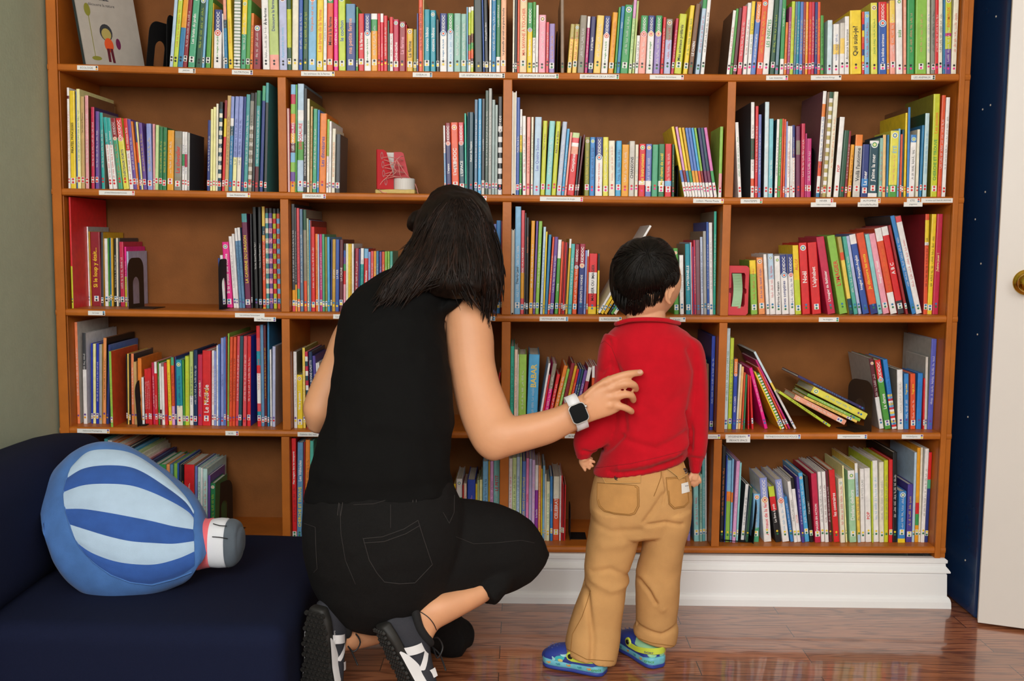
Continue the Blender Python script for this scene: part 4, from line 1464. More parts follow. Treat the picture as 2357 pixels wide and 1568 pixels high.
# ------------------------------------------------------------------ things on the shelves
dark_metal = mat('dark_metal', '141314', rough=.7, spec=.2)
brown_metal = mat('brown_metal', '35251a', rough=.6, spec=.25)
def rnd_plate(w, h, r=.02, n=6, top=True):
    P = [(0, 0), (w, 0)]
    P += [(w-r+r*math.cos(a), h-r+r*math.sin(a)) for a in [i*PI/2/n for i in range(n+1)]]
    P += [(r-r*math.sin(a), h-r+r*math.cos(a)) for a in [i*PI/2/n for i in range(n+1)]]
    return P
def extrude(P, t, holes=None):
    """outline in (u, v) -> slab of thickness t along w"""
    bm = bmesh.new()
    loops = [P]+(holes or [])
    es = []
    for Lp in loops:
        vs = [bm.verts.new((u, 0, v)) for u, v in Lp]
        for i in range(len(vs)): es.append(bm.edges.new((vs[i], vs[(i+1) % len(vs)])))
    bmesh.ops.triangle_fill(bm, edges=es, use_beauty=True)
    r = bmesh.ops.extrude_face_region(bm, geom=bm.faces[:])
    for v in [g for g in r['geom'] if isinstance(g, bmesh.types.BMVert)]: v.co.y += t
    bmesh.ops.recalc_face_normals(bm, faces=bm.faces[:]); bm.verts.index_update()
    vs = [v.co.copy() for v in bm.verts]; fs = [[v.index for v in f.verts] for f in bm.faces]; bm.free(); return vs, fs
def arch(w, y0, h, n=12):
    r = w/2; return [(-r, y0)]+[(-r*math.cos(a), h-r+r*math.sin(a)) for a in [PI*i/n for i in range(n+1)]]+[(r, y0)]
def bookend(k, X, side, label, hgt=.15, dep=.11, y0=.05, m=None, lean=0, hole=True, rot=0, base=.075):
    """upright plate square to the shelf with an arch cut out, foot plate lying on the shelf to one side"""
    e = empty('bookend', (X, y0, shz(k, X)+.0005), label=label, cat='bookend', group='metal bookends on the shelves'); e.rotation_euler = (0, lean, rot)
    P = [(u, v) for u, v in rnd_plate(dep, hgt, dep*.32)]
    hs = [[(dep/2+u, v) for u, v in arch(dep*.42, .012, hgt*.62)]] if hole else None
    vs, fs = extrude(P, .0016, hs); mb = MB().add([V((p.y, p.x, p.z)) for p in vs], fs); mb.build('plate', m or dark_metal, e)
    mb = MB().box((0 if side > 0 else -base, dep*.1, 0), (base if side > 0 else 0, dep*.9, .0012)); mb.build('foot', m or dark_metal, e)
    return e
def Xat(k, px, py, Y=.05): return at(px, py, Y).x
bookend(1, Xat(1, 335, 150), 1, 'black steel bookend with open middle standing alone on the top shelf beside the leaning book', .135, .10, .05, lean=.14, rot=-.35)
bookend(1, Xat(1, 388, 150), -1, 'black steel bookend against the first picture books on the top shelf', .15, .10, .03, lean=.03, base=.02)
bookend(1, Xat(1, 1281, 165), 1, 'black bookend behind the lilac book on the top shelf, third bay', .125, .12, .04, base=.02)
bookend(1, Xat(1, 1312, 165), -1, 'dark bookend left of the two olive books on the top shelf', .12, .12, .04, lean=.04, base=.02)
bookend(2, Xat(2, 437, 438), 1, 'black bookend at the right end of the knight books, second shelf', .135, .13, .02, lean=-.06, base=.045)
bookend(2, Xat(2, 1555, 448), 1, 'black bookend propping the leaning colourful set, second shelf', .13, .12, .02, base=.022)
bookend(2, Xat(2, 1868, 450), -1, 'dark bookend beside the magenta books, second shelf', .14, .12, .03, base=.012)
bookend(3, Xat(3, 300, 700), 1, 'brown metal bookend with an arch cut out, third shelf, leftmost bay', .145, .10, .035, m=brown_metal, base=.07, rot=-.08)
bookend(3, Xat(3, 504, 715), 1, 'black bookend at the left of the hot pink book, third shelf', .145, .10, .05, base=.01)
bookend(4, Xat(4, 325, 972), 1, 'black bookend between the halloween books and the red paperbacks, fourth shelf', .13, .11, .02, lean=-.05, base=.02)
bookend(4, Xat(4, 1996, 975), -1, 'dark brown bookend with an arch cut out, fourth shelf, rightmost bay', .145, .10, .015, m=brown_metal, rot=.42, base=.05)
bookend(5, Xat(5, 504, 1196, .12), 1, 'brown metal bookend with an arch cut out on the bottom shelf beside green books', .15, .10, .09, m=brown_metal, rot=-.22, base=.05)
bookend(5, Xat(5, 1312, 1230), 1, 'black bookend foot right of the thin red books on the bottom shelf', .10, .09, .06, base=.05)
bookend(5, Xat(5, 1730, 1243), -1, 'black bookend with a wide foot under the leaning books on the bottom shelf', .13, .11, .03, lean=.06, base=.09)
# face-out book leaning on the top shelf
E1 = empty('book', (at(198, 148, .02).x, .02, shz(1, at(198, 148, .02).x)+.002), label='grey picture book titled Émile leaning with its cover turned forward, top shelf, leftmost bay', cat='book', group=GRP[1])
cw = mat('card_emile', 'b8b2a8', rough=.45, noise_amt=.05); hb = .262; wb = .20
A0 = at(198, 148, .02); A1 = at(160, -8, .02)
E1.rotation_euler = (0, math.atan2(A1.x-A0.x, hb), -.0)
Rr = Matrix.Rotation(1.02, 4, 'Z')
mb = MB().box((0, 0, 0), (wb, .0022, hb)).box((0, .007, 0), (wb, .009, hb)).box((-.001, 0, 0), (.001, .009, hb)); mb.xf(Rr); mb.build('cover', [cw], E1)
mb = MB().box((-.0018, -.0003, .0), (-.0008, .009, hb)); mb.xf(Rr); mb.build('spine', cm('dk2'), E1)
mb = MB().box((.002, .0024, .003), (wb-.004, .0068, hb-.003)); mb.xf(Rr); mb.build('pages', PG[0], E1)
mb = MB(); vs, fs = text_fit('ÉMILE', .085, .195, .075, .02, up=False, y=-.0004, bold=True); mb.add(vs, fs)
vs, fs = text_fit('découvre la nature', .085, .172, .095, .008, up=False, y=-.0004); mb.add(vs, fs); mb.xf(Rr); mb.build('title', ink('dk'), E1)
mb = MB()                                       # printed child with a watering can
def blob(cx, cz, rx, rz, m, n=16): mb.add([V((cx+rx*math.cos(2*PI*i/n), -.0003-.00005*m, cz+rz*math.sin(2*PI*i/n))) for i in range(n)], [list(range(n))], m)
blob(.085, .095, .021, .024, 0); blob(.085, .09, .016, .017, 1); blob(.088, .06, .015, .020, 2)
mb.add([V((.078, -.0007, .012)), V((.086, -.0007, .012)), V((.088, -.0007, .05)), V((.078, -.0007, .05))], [(0, 1, 2, 3)], 3); mb.add([V((.092, -.0007, .010)), V((.100, -.0007, .010)), V((.098, -.0007, .05)), V((.089, -.0007, .05))], [(0, 1, 2, 3)], 3)
mb.add([V((.035, -.0004, .02)), V((.037, -.0004, .02)), V((.037, -.0004, .15)), V((.035, -.0004, .15))], [(0, 1, 2, 3)], 4); blob(.035, .155, .010, .018, 4); blob(.04, .02, .016, .006, 4); blob(.12, .065, .008, .016, 5)
mb.xf(Rr); mb.build('cover_print', [ink('dk'), ink('olt'), ink('or2'), ink('mr'), ink('ol'), ink('mr2')], E1)
# red lacing toy with white roll
bx = at(905, 444, .06).x; bz = shz(2, bx)+.001
toy = empty('lacing_boot_toy', (bx, .06, bz), label='red wooden lacing boot toy with striped string and white toe on second shelf', cat='toy')
red_w = mat('toy_red', 'c01825', rough=.5, noise_amt=.05); wht = mat('toy_white', 'd8d5d0', rough=.5); ply = mat('toy_plywood', 'cdb46a', rough=.6, noise_amt=.08, nscale=80)
def L2(px, py, Y): p = at(px, py, .06+Y); return V((p.x-bx, Y, p.z-bz))
base = [L2(862, 444, 0)]
mb = MB().box((-.052, .0, 0), (.062, .085, .013), bev=.004); mb.build('base', ply, toy, smooth=False)
mb = MB()
for (x0, x1, x2, x3, Y0, Y1) in ((-.050, -.050, -.012, .010, .055, .012),):
    vs, fs = extrude([(-.050, .013), (.0, .013), (.0, .05), (-.022, .118), (-.030, .124), (-.050, .124)], .006); mb.add([p+V((0, .0, 0)) for p in vs], fs)
mb.xf(Matrix.Translation((0, .012, 0)) @ Matrix.Rotation(.5, 4, 'Z')); mb.build('side_board', red_w, toy)
vs, fs = extrude([(-.004, .013), (.040, .013), (.040, .05), (.024, .118), (.018, .122), (-.004, .122)], .006); MB().add([p+V((0, .050, 0)) for p in vs], fs).build('side_board', red_w, toy)
MB().box((-.034, .058, .013), (.0, .062, .121)).build('tongue', wht, toy)
mb = MB()
for c in ((-.036, .105), (-.033, .080), (-.031, .055), (-.024, .032)):
    n = 14; vs = []
    for i in range(n):
        a = 2*PI*i/n
        for r_, dy in ((.004, 0), (.007, 0)): vs.append(V((c[0]+r_*.6*math.cos(a), -.0008, c[1]+.002+r_*1.5*math.sin(a))))
    mb.add(vs, [[2*i, 2*i+1, (2*i+3) % (2*n), (2*i+2) % (2*n)] for i in range(n)])
mb.xf(Matrix.Translation((0, .012, 0)) @ Matrix.Rotation(.5, 4, 'Z')); mb.build('eyelet', mat('eyelet_print', 'b06a6c', rough=.5), toy)
vs, fs = lathe([(.001, .0), (.030, .0), (.031, .002), (.031, .030), (.029, .033), (.001, .034)], 32)
MB().add([V((p.x+.028, p.z+.030, -p.y+.012)) for p in vs], fs).build('toe_cap', wht, toy, smooth=False)
lace = mat('lace_string', 'd98d86', rough=.8, noise_amt=.35, nscale=700); mb = MB()
rows = [((-.041, .100), (.022, .098)), ((-.036, .076), (.024, .080)), ((-.034, .052), (.030, .062)), ((-.028, .040), (.036, .048))]
for (a, b), (c, d) in rows:
    vs, fs = tube(smoothpath([V((a, .005, b)), V(((a+c)/2, -.004, (b+d)/2+.004)), V((c, .040, d))], 4), .0011, 6, m=1); mb.add(vs, fs)
for i in range(3):
    (a, b), (c, d) = rows[i][0], rows[i+1][1]; vs, fs = tube(smoothpath([V((a, .006, b)), V(((a+c)/2, -.003, (b+d)/2)), V((c, .038, d))], 4), .0011, 6, m=1); mb.add(vs, fs)
for P in ([(.010, -.004, .094), (-.006, -.010, .080), (.0, -.010, .066), (-.012, -.010, .050), (-.030, -.008, .034), (-.040, -.006, .016), (-.030, -.006, .004), (-.018, -.004, .002)],
          [(.010, -.004, .094), (.004, -.012, .075), (.010, -.012, .062), (-.004, -.008, .050)], [(.012, -.004, .094), (.018, -.012, .075), (.020, -.012, .056), (.024, .0, .044)],
          [(.012, -.004, .094), (.024, -.008, .075), (.040, .0, .052), (.055, .03, .04)], [(.010, -.002, .096), (.020, .0, .105), (.026, .02, .108)], [(.060, .03, .03), (.066, .02, .015), (.070, .01, .002)]):
    vs, fs = tube(smoothpath([V(p) for p in P], 4), .0011, 6, m=1); mb.add(vs, fs)
mb.build('lace', lace, toy, smooth=True)
# red frame toy with a curved green strip, third shelf
fx = at(1673, 718, .02).x; fz = shz(3, fx+.02)+.001
fr = empty('toy_frame', (fx, .02, fz), label='red wooden frame toy holding a curved pale green strip beside board books', cat='toy')
fw = at(1722, 700, .02).x-fx; fh = at(1700, 612, .02).z-fz
out = [(0, .0), (fw-.006, 0), (fw, .006), (fw, fh-.006), (fw-.006, fh), (0, fh)]
hole = [(.010, .024), (fw-.013, .024), (fw-.010, .030), (fw-.010, fh*.42), (fw-.006, fh*.45), (fw-.006, fh*.52), (fw-.010, fh*.55), (fw-.010, fh-.026), (fw-.013, fh-.020), (.010, fh-.020), (.010, fh*.56), (.004, fh*.54), (.004, fh*.46), (.010, fh*.44)]
vs, fs = extrude(out, .045, [hole]); MB().add(vs, fs).build('frame', mat('toy_coral', 'cc2f3c', rough=.5, noise_amt=.04), fr)
MB().box((.002, .04, .002), (fw-.002, .046, fh-.002)).build('backboard', mat('toy_coral_back', 'b52733', rough=.5), fr)
mb = MB(); n = 12
for i in range(n+1):
    t = i/n; z = .020+(fh-.042)*t; bow = .008*math.sin(PI*t)
    mb.v += [V((.013+bow*.9, .004+.012*math.sin(PI*t), z)), V((fw-.022+bow, -.003+.018*math.sin(PI*t), z)), V((fw-.022+bow, .000+.018*math.sin(PI*t), z)), V((.013+bow*.9, .007+.012*math.sin(PI*t), z))]
for i in range(n):
    for j in range(4): mb.f.append([i*4+j, i*4+(j+1) % 4, (i+1)*4+(j+1) % 4, (i+1)*4+j]); mb.m.append(0)
mb.f += [[0, 1, 2, 3], [n*4+3, n*4+2, n*4+1, n*4]]; mb.m += [0, 0]
mb.build('green_strip', mat('mint_strip', '9cc79a', rough=.55), fr)
# printed wolf on the cover of the red book at the far left, third shelf
for r in REC:
    if r['cols'].startswith('r62/lg4'):
        o_ = [q for q in COL.objects if q.name.startswith('book') and (q.matrix_world.translation-r['M'].translation).length < 1e-4]
        w_, h_, d_ = r['dims']
        mb = MB()
        def sh(P, m): mb.add([r['M'] @ V((w_+.0006+.0002*m, p[0]*d_, p[1]*h_)) for p in P], [list(range(len(P)))], m)
        sh([(0, 0), (1, 0), (1, .14), (.55, .30), (.25, .33), (0, .42)], 0)
        sh([(.25, .30), (.45, .34), (.75, .26), (1, .20), (1, .72), (.86, .80), (.80, .68), (.62, .62), (.55, .50), (.30, .42)], 1)
        sh([(.15, .10), (.35, .20), (.75, .02), (.85, .06), (.45, .27), (.1, .3)], 1)
        sh([(.66, .48), (.76, .45), (.74, .58)], 2)
        if o_:
            inv = r['M'].inverted(); mb.v = [inv @ v for v in mb.v]; mb.build('cover_print', [cm('lg4'), ink('br3'), cm('r')], o_[0])
# ------------------------------------------------------------------ sofa
navy = mat('sofa_fabric', '0f1630', rough=.9, spec=.2, noise_amt=.12, nscale=300, bump=.3, bscale=900)
sofa = empty('sofa', (-1.0, -.5, 0), label='low navy blue foam sofa in the corner with a rounded backrest', cat='sofa')
def softbox(a, b, bev, name, defm=None, seg=5, cuts=14):
    bm = bmesh.new(); bmesh.ops.create_cube(bm, size=1)
    for v in bm.verts: v.co = V((a[0]+(v.co.x+.5)*(b[0]-a[0]), a[1]+(v.co.y+.5)*(b[1]-a[1]), a[2]+(v.co.z+.5)*(b[2]-a[2])))
    bmesh.ops.bevel(bm, geom=bm.edges[:], offset=bev, segments=seg, profile=.55, affect='EDGES')
    big_e = [e for e in bm.edges if e.calc_length() > .08]
    bmesh.ops.subdivide_edges(bm, edges=big_e, cuts=cuts, use_grid_fill=True)
    bmesh.ops.triangulate(bm, faces=[f for f in bm.faces if len(f.verts) > 4])
    if defm:
        for v in bm.verts: v.co = defm(v.co)
    bm.verts.index_update(); mb = MB().add([v.co-V((-1.0, -.5, 0)) for v in bm.verts], [[v.index for v in f.verts] for f in bm.faces]); bm.free()
    return mb.build(name, navy, sofa, smooth=True)
S0 = at_z(702, 1256, .222); S1 = at_z(655, 1480, .222)
def dseat(v):
    v = v.copy(); n = noise.noise(v*4)*.006; v.z += n if v.z > .1 else 0
    if v.x > -1.0: v.x += .012*max(0, min(1, (-.12-v.y)/.6))*(v.x+1.0)/.52
    if v.z > .1: v.z += .002*math.sin((v.x+1.27)/.8*PI)
    v.x += .006*noise.noise(v*7+V((3, 0, 0)))
    return v
seatZ = .222; yb_ = -.07
softbox((-1.262, -.80, .004), (-.460, yb_, .218), .045, 'seat', dseat)
# backrest: thick slab along the left wall, rounded, sloping down towards the camera
def dback(v):
    v = v.copy()
    t = max(0, min(1, (v.z-.2)/.36))
    v.z += .006*noise.noise(v*5)
    k_ = max(0, (yb_-.02-v.y))
    if v.z > .3: v.z -= .0*k_
    r_ = max(0, (v.y-(-.36))/.30); v.z -= (.03*r_*r_ if v.z > .4 else 0)
    return v
softbox((-1.279, -1.55, .20), (-1.078, -.085, .527), .085, 'backrest', dback, seg=8)
# ------------------------------------------------------------------ balloon cushion
def cushion():
    """outline in px of the whole cushion body; heightfield front and back, striped panel painted on its own region"""
    Yc = -.44
    top = [(103, 1165), (112, 1120), (135, 1085), (165, 1050), (205, 1026), (240, 1018), (275, 1022), (320, 1040), (360, 1066), (400, 1100), (440, 1145), (462, 1185), (472, 1200)]
    bot = [(103, 1165), (100, 1215), (110, 1262), (125, 1295), (145, 1330), (180, 1358), (215, 1376), (255, 1386), (300, 1383), (345, 1372), (400, 1350), (440, 1330), (458, 1308)]
    stations = []
    # left->right cross-sections by (top point, bottom point)
    prs = [((101, 1168), (100, 1212)), ((106, 1138), (104, 1245)), ((118, 1108), (113, 1273)), ((140, 1078), (135, 1318)), ((170, 1046), (170, 1352)), ((205, 1026), (210, 1375)), ((240, 1018), (255, 1386)),
           ((280, 1023), (300, 1383)), ((320, 1040), (345, 1372)), ((360, 1066), (390, 1354)), ((400, 1101), (425, 1338)), ((435, 1140), (446, 1322)), ((445, 1170), (446, 1312))]
    th = [.018, .042, .062, .078, .09, .10, .105, .105, .10, .092, .082, .066, .047]
    L = []
    for i, ((a, b), t) in enumerate(zip(prs, th)):
        lean = -.0
        L.append((a[0], a[1], b[0], b[1], Yc+.02, t*.92, Yc-.14))
    R = pring(L)
    return R
cush = empty('balloon_cushion', tuple(at(300, 1386, -.44)), label='blue striped hot-air balloon plush cushion leaning on the navy sofa', cat='cushion')
co = cush.location.copy()
plush = dict(mid=mat('plush_mid_blue', '4573b4', rough=.9, noise_amt=.10, nscale=30, bump=.3, bscale=700, sheen=.12), deep=mat('plush_deep_blue', '2b55a0', rough=.9, noise_amt=.12, nscale=26, bump=.3, bscale=700, sheen=.12),
             pale=mat('plush_pale_blue', 'b0c9e0', rough=.9, noise_amt=.05, nscale=26, bump=.3, bscale=700, sheen=.08), coral=mat('plush_coral', 'ea6a72', rough=.9, noise_amt=.08, nscale=30, bump=.3, bscale=700, sheen=.08),
             white=mat('plush_white', 'dfe2e8', rough=.9, bump=.2, bscale=700), grey=mat('plush_grey', '56606a', rough=.9, noise_amt=.08, nscale=40, bump=.3, bscale=700, sheen=.08))
R = cushion()
vs, fs = loft(R, n=72, m=6, p=2.15, cap=.10)
# stripe boundaries (px polylines) inside the front panel
SB = [[(167, 1072), (200, 1042), (240, 1035), (290, 1040), (330, 1058), (380, 1095), (420, 1135), (436, 1158), (445, 1175)],
      [(156, 1100), (190, 1080), (235, 1072), (290, 1074), (330, 1088), (380, 1120), (420, 1150), (436, 1168), (445, 1184)],
      [(147, 1133), (190, 1118), (240, 1114), (300, 1118), (350, 1134), (400, 1158), (432, 1178), (445, 1192)],
      [(150, 1172), (190, 1172), (240, 1179), (300, 1190), (350, 1200), (400, 1212), (444, 1219)],
      [(162, 1208), (200, 1220), (250, 1235), (300, 1246), (350, 1250), (400, 1252), (446, 1246)],
      [(178, 1250), (210, 1272), (260, 1291), (310, 1299), (360, 1299), (410, 1286), (447, 1270)],
      [(205, 1285), (240, 1315), (290, 1338), (335, 1345), (380, 1336), (420, 1322), (447, 1303)]]
def yat(pl, x):
    if x <= pl[0][0]: return pl[0][1] + (pl[0][0]-x)*0
    for (a, b), (c, d) in zip(pl, pl[1:]):
        if a <= x <= c: return b+(d-b)*(x-a)/(c-a)
    return pl[-1][1]
PANEL = [(167, 1072), (200, 1042), (240, 1030), (290, 1033), (340, 1052), (390, 1088), (430, 1130), (475, 1190), (470, 1300), (440, 1318), (400, 1334), (350, 1347), (300, 1341), (255, 1324), (215, 1295), (185, 1262), (165, 1225), (152, 1180), (146, 1140), (152, 1105)]
def inpoly(x, y, P):
    c = False; j = len(P)-1
    for i in range(len(P)):
        if (P[i][1] > y) != (P[j][1] > y) and x < (P[j][0]-P[i][0])*(y-P[i][1])/(P[j][1]-P[i][1])+P[i][0]: c = not c
        j = i
    return c
def pix(p):
    q = p-CC; z = q.dot(CF); return 1178.5+FOC*q.dot(CR)/z, 784-FOC*q.dot(CU)/z
for_v = [v.copy() for v in vs]
me = bpy.data.meshes.new('c'); me.from_pydata([tuple(v) for v in vs], [], fs); me.update(); folds(me, .004, 12, seed=2, ridge=False)
vs = [v.co.copy() for v in me.vertices]; shift_c = [v-co for v in vs]
for v, q in zip(me.vertices, shift_c): v.co = q
me.update(); o = meshobj('envelope', me, plush['mid'], cush)
bvc = BVHTree.FromPolygons([v for v in vs], fs)
def dense(pl, n):
    pl = smoothpath([V((x, y, 0)) for x, y in pl], 6); L_ = [0]
    for a, b in zip(pl, pl[1:]): L_.append(L_[-1]+(b-a).length)
    out = []; j = 0
    for i in range(n+1):
        d = L_[-1]*i/n
        while j < len(L_)-2 and L_[j+1] < d: j += 1
        t = (d-L_[j])/max(1e-9, L_[j+1]-L_[j]); out.append(pl[j].lerp(pl[j+1], t))
    return out
PT = [(185, 1045), (205, 1032), (240, 1024), (290, 1029), (335, 1050), (385, 1087), (425, 1125), (456, 1165), (468, 1185)]
for i in range(6):
    A_ = dense(SB[i], 60); B_2 = dense(SB[i+1], 60); mb = MB(); nn = 10
    for (a, b) in zip(A_, B_2):
        for q in range(nn+1):
            p = a.lerp(b, q/nn); e_ = .0022*min(1, 4*min(q/nn, 1-q/nn)); h = hit(bvc, p.x, p.y, .0006+e_) or hit(bvc, p.x-4, p.y+3, .0006)
            mb.v.append((h or co)-co)
    for u in range(60):
        for q in range(nn): k_ = u*(nn+1)+q; mb.f.append([k_, k_+1, k_+nn+2, k_+nn+1]); mb.m.append(0)
    mb.build('stripe', plush['pale'] if i % 2 == 0 else plush['deep'], cush, smooth=True)
vs2, fs2 = seam(bvc, PANEL[-7:]+PANEL[:1], .0018, .0002, 8); MB().add([v-co for v in vs2], fs2).build('seam', plush['mid'], cush, smooth=True)
vs2, fs2 = seam(bvc, list(reversed(PANEL[9:15])), .0022, .0002, 8); MB().add([v-co for v in vs2], fs2).build('seam', plush['mid'], cush, smooth=True)
def crings(L): return [(C-co, A, B) for C, A, B in pring(L)]
def cpart(name, L, m, n=48, p=2.3): 
    vs, fs = loft(crings(L), n=n, m=4, p=p, cap=.12); return MB().add(vs, fs).build(name, m, cush, smooth=True)
cpart('collar', [(442, 1184, 444, 1308, -.505, .050), (460, 1188, 458, 1310, -.505, .053), (472, 1196, 472, 1307, -.505, .047), (486, 1194, 489, 1304, -.505, .049)], plush['coral'])
cpart('basket', [(488, 1196, 490, 1304, -.505, .046), (505, 1194, 508, 1305, -.505, .048), (522, 1195, 525, 1304, -.505, .048)], plush['white'])
cpart('basket_base', [(526, 1196, 529, 1304, -.505, .047), (537, 1197, 541, 1301, -.505, .047), (549, 1204, 552, 1290, -.505, .042), (553, 1215, 556, 1276, -.505, .033)], plush['grey'])
vs, fs = tube([at(489, 1236, -.553)-co, at(505, 1237, -.555)-co, at(523, 1240, -.554)-co], .0012, 6, m=2); MB().add(vs, fs).build('stitching', ink('k'), cush)
vs, fs = tube([at(491, 1206, -.540)-co, at(505, 1210, -.545)-co, at(521, 1211, -.545)-co], .0012, 6, m=2); MB().add(vs, fs).build('stitching', ink('k'), cush)
# ------------------------------------------------------------------ people
def skin_mat(name, c1, c2):
    m = mat(name, c1, rough=.5, noise_amt=.07, nscale=9, bump=.12, bscale=900, tr=.12); return m
skin_w = skin_mat('skin_warm', 'd79c73', 'd09070'); skin_b = skin_mat('skin_light', 'dba27c', 'd09070')
hair_m = mat('hair_dark_brown', '160d08', rough=.55, noise_amt=.5, nscale=60, spec=.18)
hair_b = mat('hair_black', '0f0b08', rough=.5, noise_amt=.5, nscale=80, spec=.2)
black_knit = mat('black_knit', '0b0b0b', rough=.85, spec=.15, noise_amt=.15, nscale=500, bump=.4, bscale=1400)
black_denim = mat('black_denim', '100f0f', rough=.85, spec=.2, noise_amt=.25, nscale=260, bump=.5, bscale=900)
stitch_m = mat('denim_stitch', '2e2a29', rough=.8)
def head(mb, C, fwd, up, R, jaw=1.0):
    """skin of a head: skull, face with brow, nose, lips, chin; C centre, R = half height"""
    f = fwd.normalized(); u = (up-f*up.dot(f)).normalized(); s = f.cross(u)
    n1, n2 = 48, 40; vs = []; fs = []
    for i in range(n2+1):
        th = PI*i/n2
        for k in range(n1):
            ph = 2*PI*k/n1
            x = math.sin(th)*math.cos(ph); y = math.sin(th)*math.sin(ph); z = math.cos(th)   # y = forward
            sx, sy, sz = .76, .92, 1.0
            if z < 0: sx *= 1-.30*(-z)**1.3; sy *= 1-.22*(-z)*(1 if y < 0 else .35)
            px_, py_, pz_ = x*sx, y*sy, z*sz
            if y > 0:
                a = math.exp(-((x/.16)**2)); 
                py_ += .20*a*math.exp(-(((z+.22)/.13)**2)) + .08*a*math.exp(-(((z+.08)/.16)**2))     # nose
                py_ += .05*math.exp(-((x/.25)**2))*(math.exp(-(((z+.47)/.05)**2))+math.exp(-(((z+.58)/.05)**2)))  # lips
                py_ += .08*math.exp(-((x/.22)**2))*math.exp(-(((z+.84)/.12)**2))   # chin
                py_ -= .07*(math.exp(-(((abs(x)-.30)/.13)**2)))*math.exp(-(((z-.0)/.10)**2))  # eye sockets
                py_ += .03*math.exp(-(((z-.14)/.07)**2))*math.exp(-((x/.45)**2))
            vs.append(C+(s*px_+f*py_+u*pz_)*R)
    for i in range(n2):
        for k in range(n1): fs.append([i*n1+k, i*n1+(k+1) % n1, (i+1)*n1+(k+1) % n1, (i+1)*n1+k])
    mb.add(vs, fs); return f, u, s
def eyes(C, f, u, s, R, parent, name='eye'):
    for q in (-1, 1):
        c = C+(s*(.29*q)+f*.80+u*0)*R; mb = MB()
        for rr, off, mi_ in ((.115, 0, 0), (.05, .075, 1)):
            bm = bmesh.new(); bmesh.ops.create_uvsphere(bm, u_segments=14, v_segments=10, radius=rr*R)
            bm.verts.index_update(); mb.add([c+f*off*R+v.co for v in bm.verts], [[v.index for v in fc.verts] for fc in bm.faces], mi_); bm.free()
        mb.build('eye', [mat('eye_white', 'e8e4de', rough=.2), mat('iris_brown', '2a1a10', rough=.15)], parent, smooth=True)
def ear(mb, c, out, f, u, h):
    """auricle: curved rim and lobe"""
    P = [c-u*h*.45+f*h*.08, c-u*h*.30-f*h*.14+out*h*.08, c+u*h*.02-f*h*.26+out*h*.18, c+u*h*.32-f*h*.22+out*h*.20, c+u*h*.48-f*h*.02+out*h*.12, c+u*h*.36+f*h*.14+out*h*.04, c+u*h*.15+f*h*.16]
    vs, fs = tube(smoothpath(P, 3), [h*.085]*19, 8, m=1); mb.add(vs, fs)
    n = 14; bm_v = []; 
    R_ = [(c+u*h*z-f*h*.05+out*h*.03, f*h*w_*.5, out*h*.045) for z, w_ in ((-.38, .16), (-.2, .30), (0, .40), (.2, .42), (.36, .30), (.44, .14))]
    vs, fs = loft(R_, n=14, m=2); mb.add(vs, fs)
def finger(mb, pts, r0, r1):
    n = len(pts); vs, fs = tube(pts, [r0+(r1-r0)*i/(n-1) for i in range(n)], 12, m=3, cap=.5); mb.add(vs, fs)
def LP(mb, L, n=32, m=4, p=2.1, cap=.35):
    vs, fs = loft(pring(L), n=n, m=m, p=p, cap=cap); mb.add(vs, fs)
# ================================================================= woman
woman = MB()
TORSO = [(720, 1145, 1036, 1138, -.58, .10), (726, 1081, 1028, 1090, -.585, .105), (742, 1021, 1030, 1028, -.58, .10), (762, 962, 1036, 965, -.57, .10), (770, 902, 1032, 902, -.555, .105), (780, 838, 1027, 835, -.53, .11),
         (783, 776, 1020, 776, -.50, .11), (792, 735, 1022, 730, -.475, .10), (810, 706, 1040, 702, -.455, .085), (838, 680, 1062, 682, -.44, .07), (885, 655, 1062, 664, -.425, .06), (940, 640, 1050, 650, -.41, .055)]
LP(woman, TORSO, n=40)
LP(woman, [(950, 660, 1060, 668, -.42, .052), (965, 630, 1070, 640, -.40, .05), (985, 595, 1085, 600, -.38, .05), (1000, 560, 1090, 560, -.36, .05)])          # neck
HC = at(1048, 548, -.355); hf = V((.25, .80, -.55)).normalized()
f_, u_, s_ = head(woman, HC, hf, V((.15, .5, .85)), .112)
# right arm of the picture
LP(woman, [(1030, 712, 1085, 690, -.45, .040), (1027, 738, 1122, 722, -.455, .048), (1026, 780, 1136, 772, -.465, .050), (1031, 835, 1139, 828, -.48, .049), (1042, 895, 1150, 878, -.50, .046), (1056, 950, 1166, 920, -.52, .043),
            (1075, 1000, 1178, 950, -.54, .041), (1100, 1042, 1186, 958, -.555, .040), (1133, 1061, 1196, 956, -.56, .039), (1172, 1050, 1216, 953, -.56, .037), (1222, 1035, 1250, 946, -.56, .034), (1273, 1019, 1284, 936, -.56, .030),
            (1312, 998, 1306, 925, -.56, .025), (1336, 986, 1322, 916, -.56, .021)], n=28)
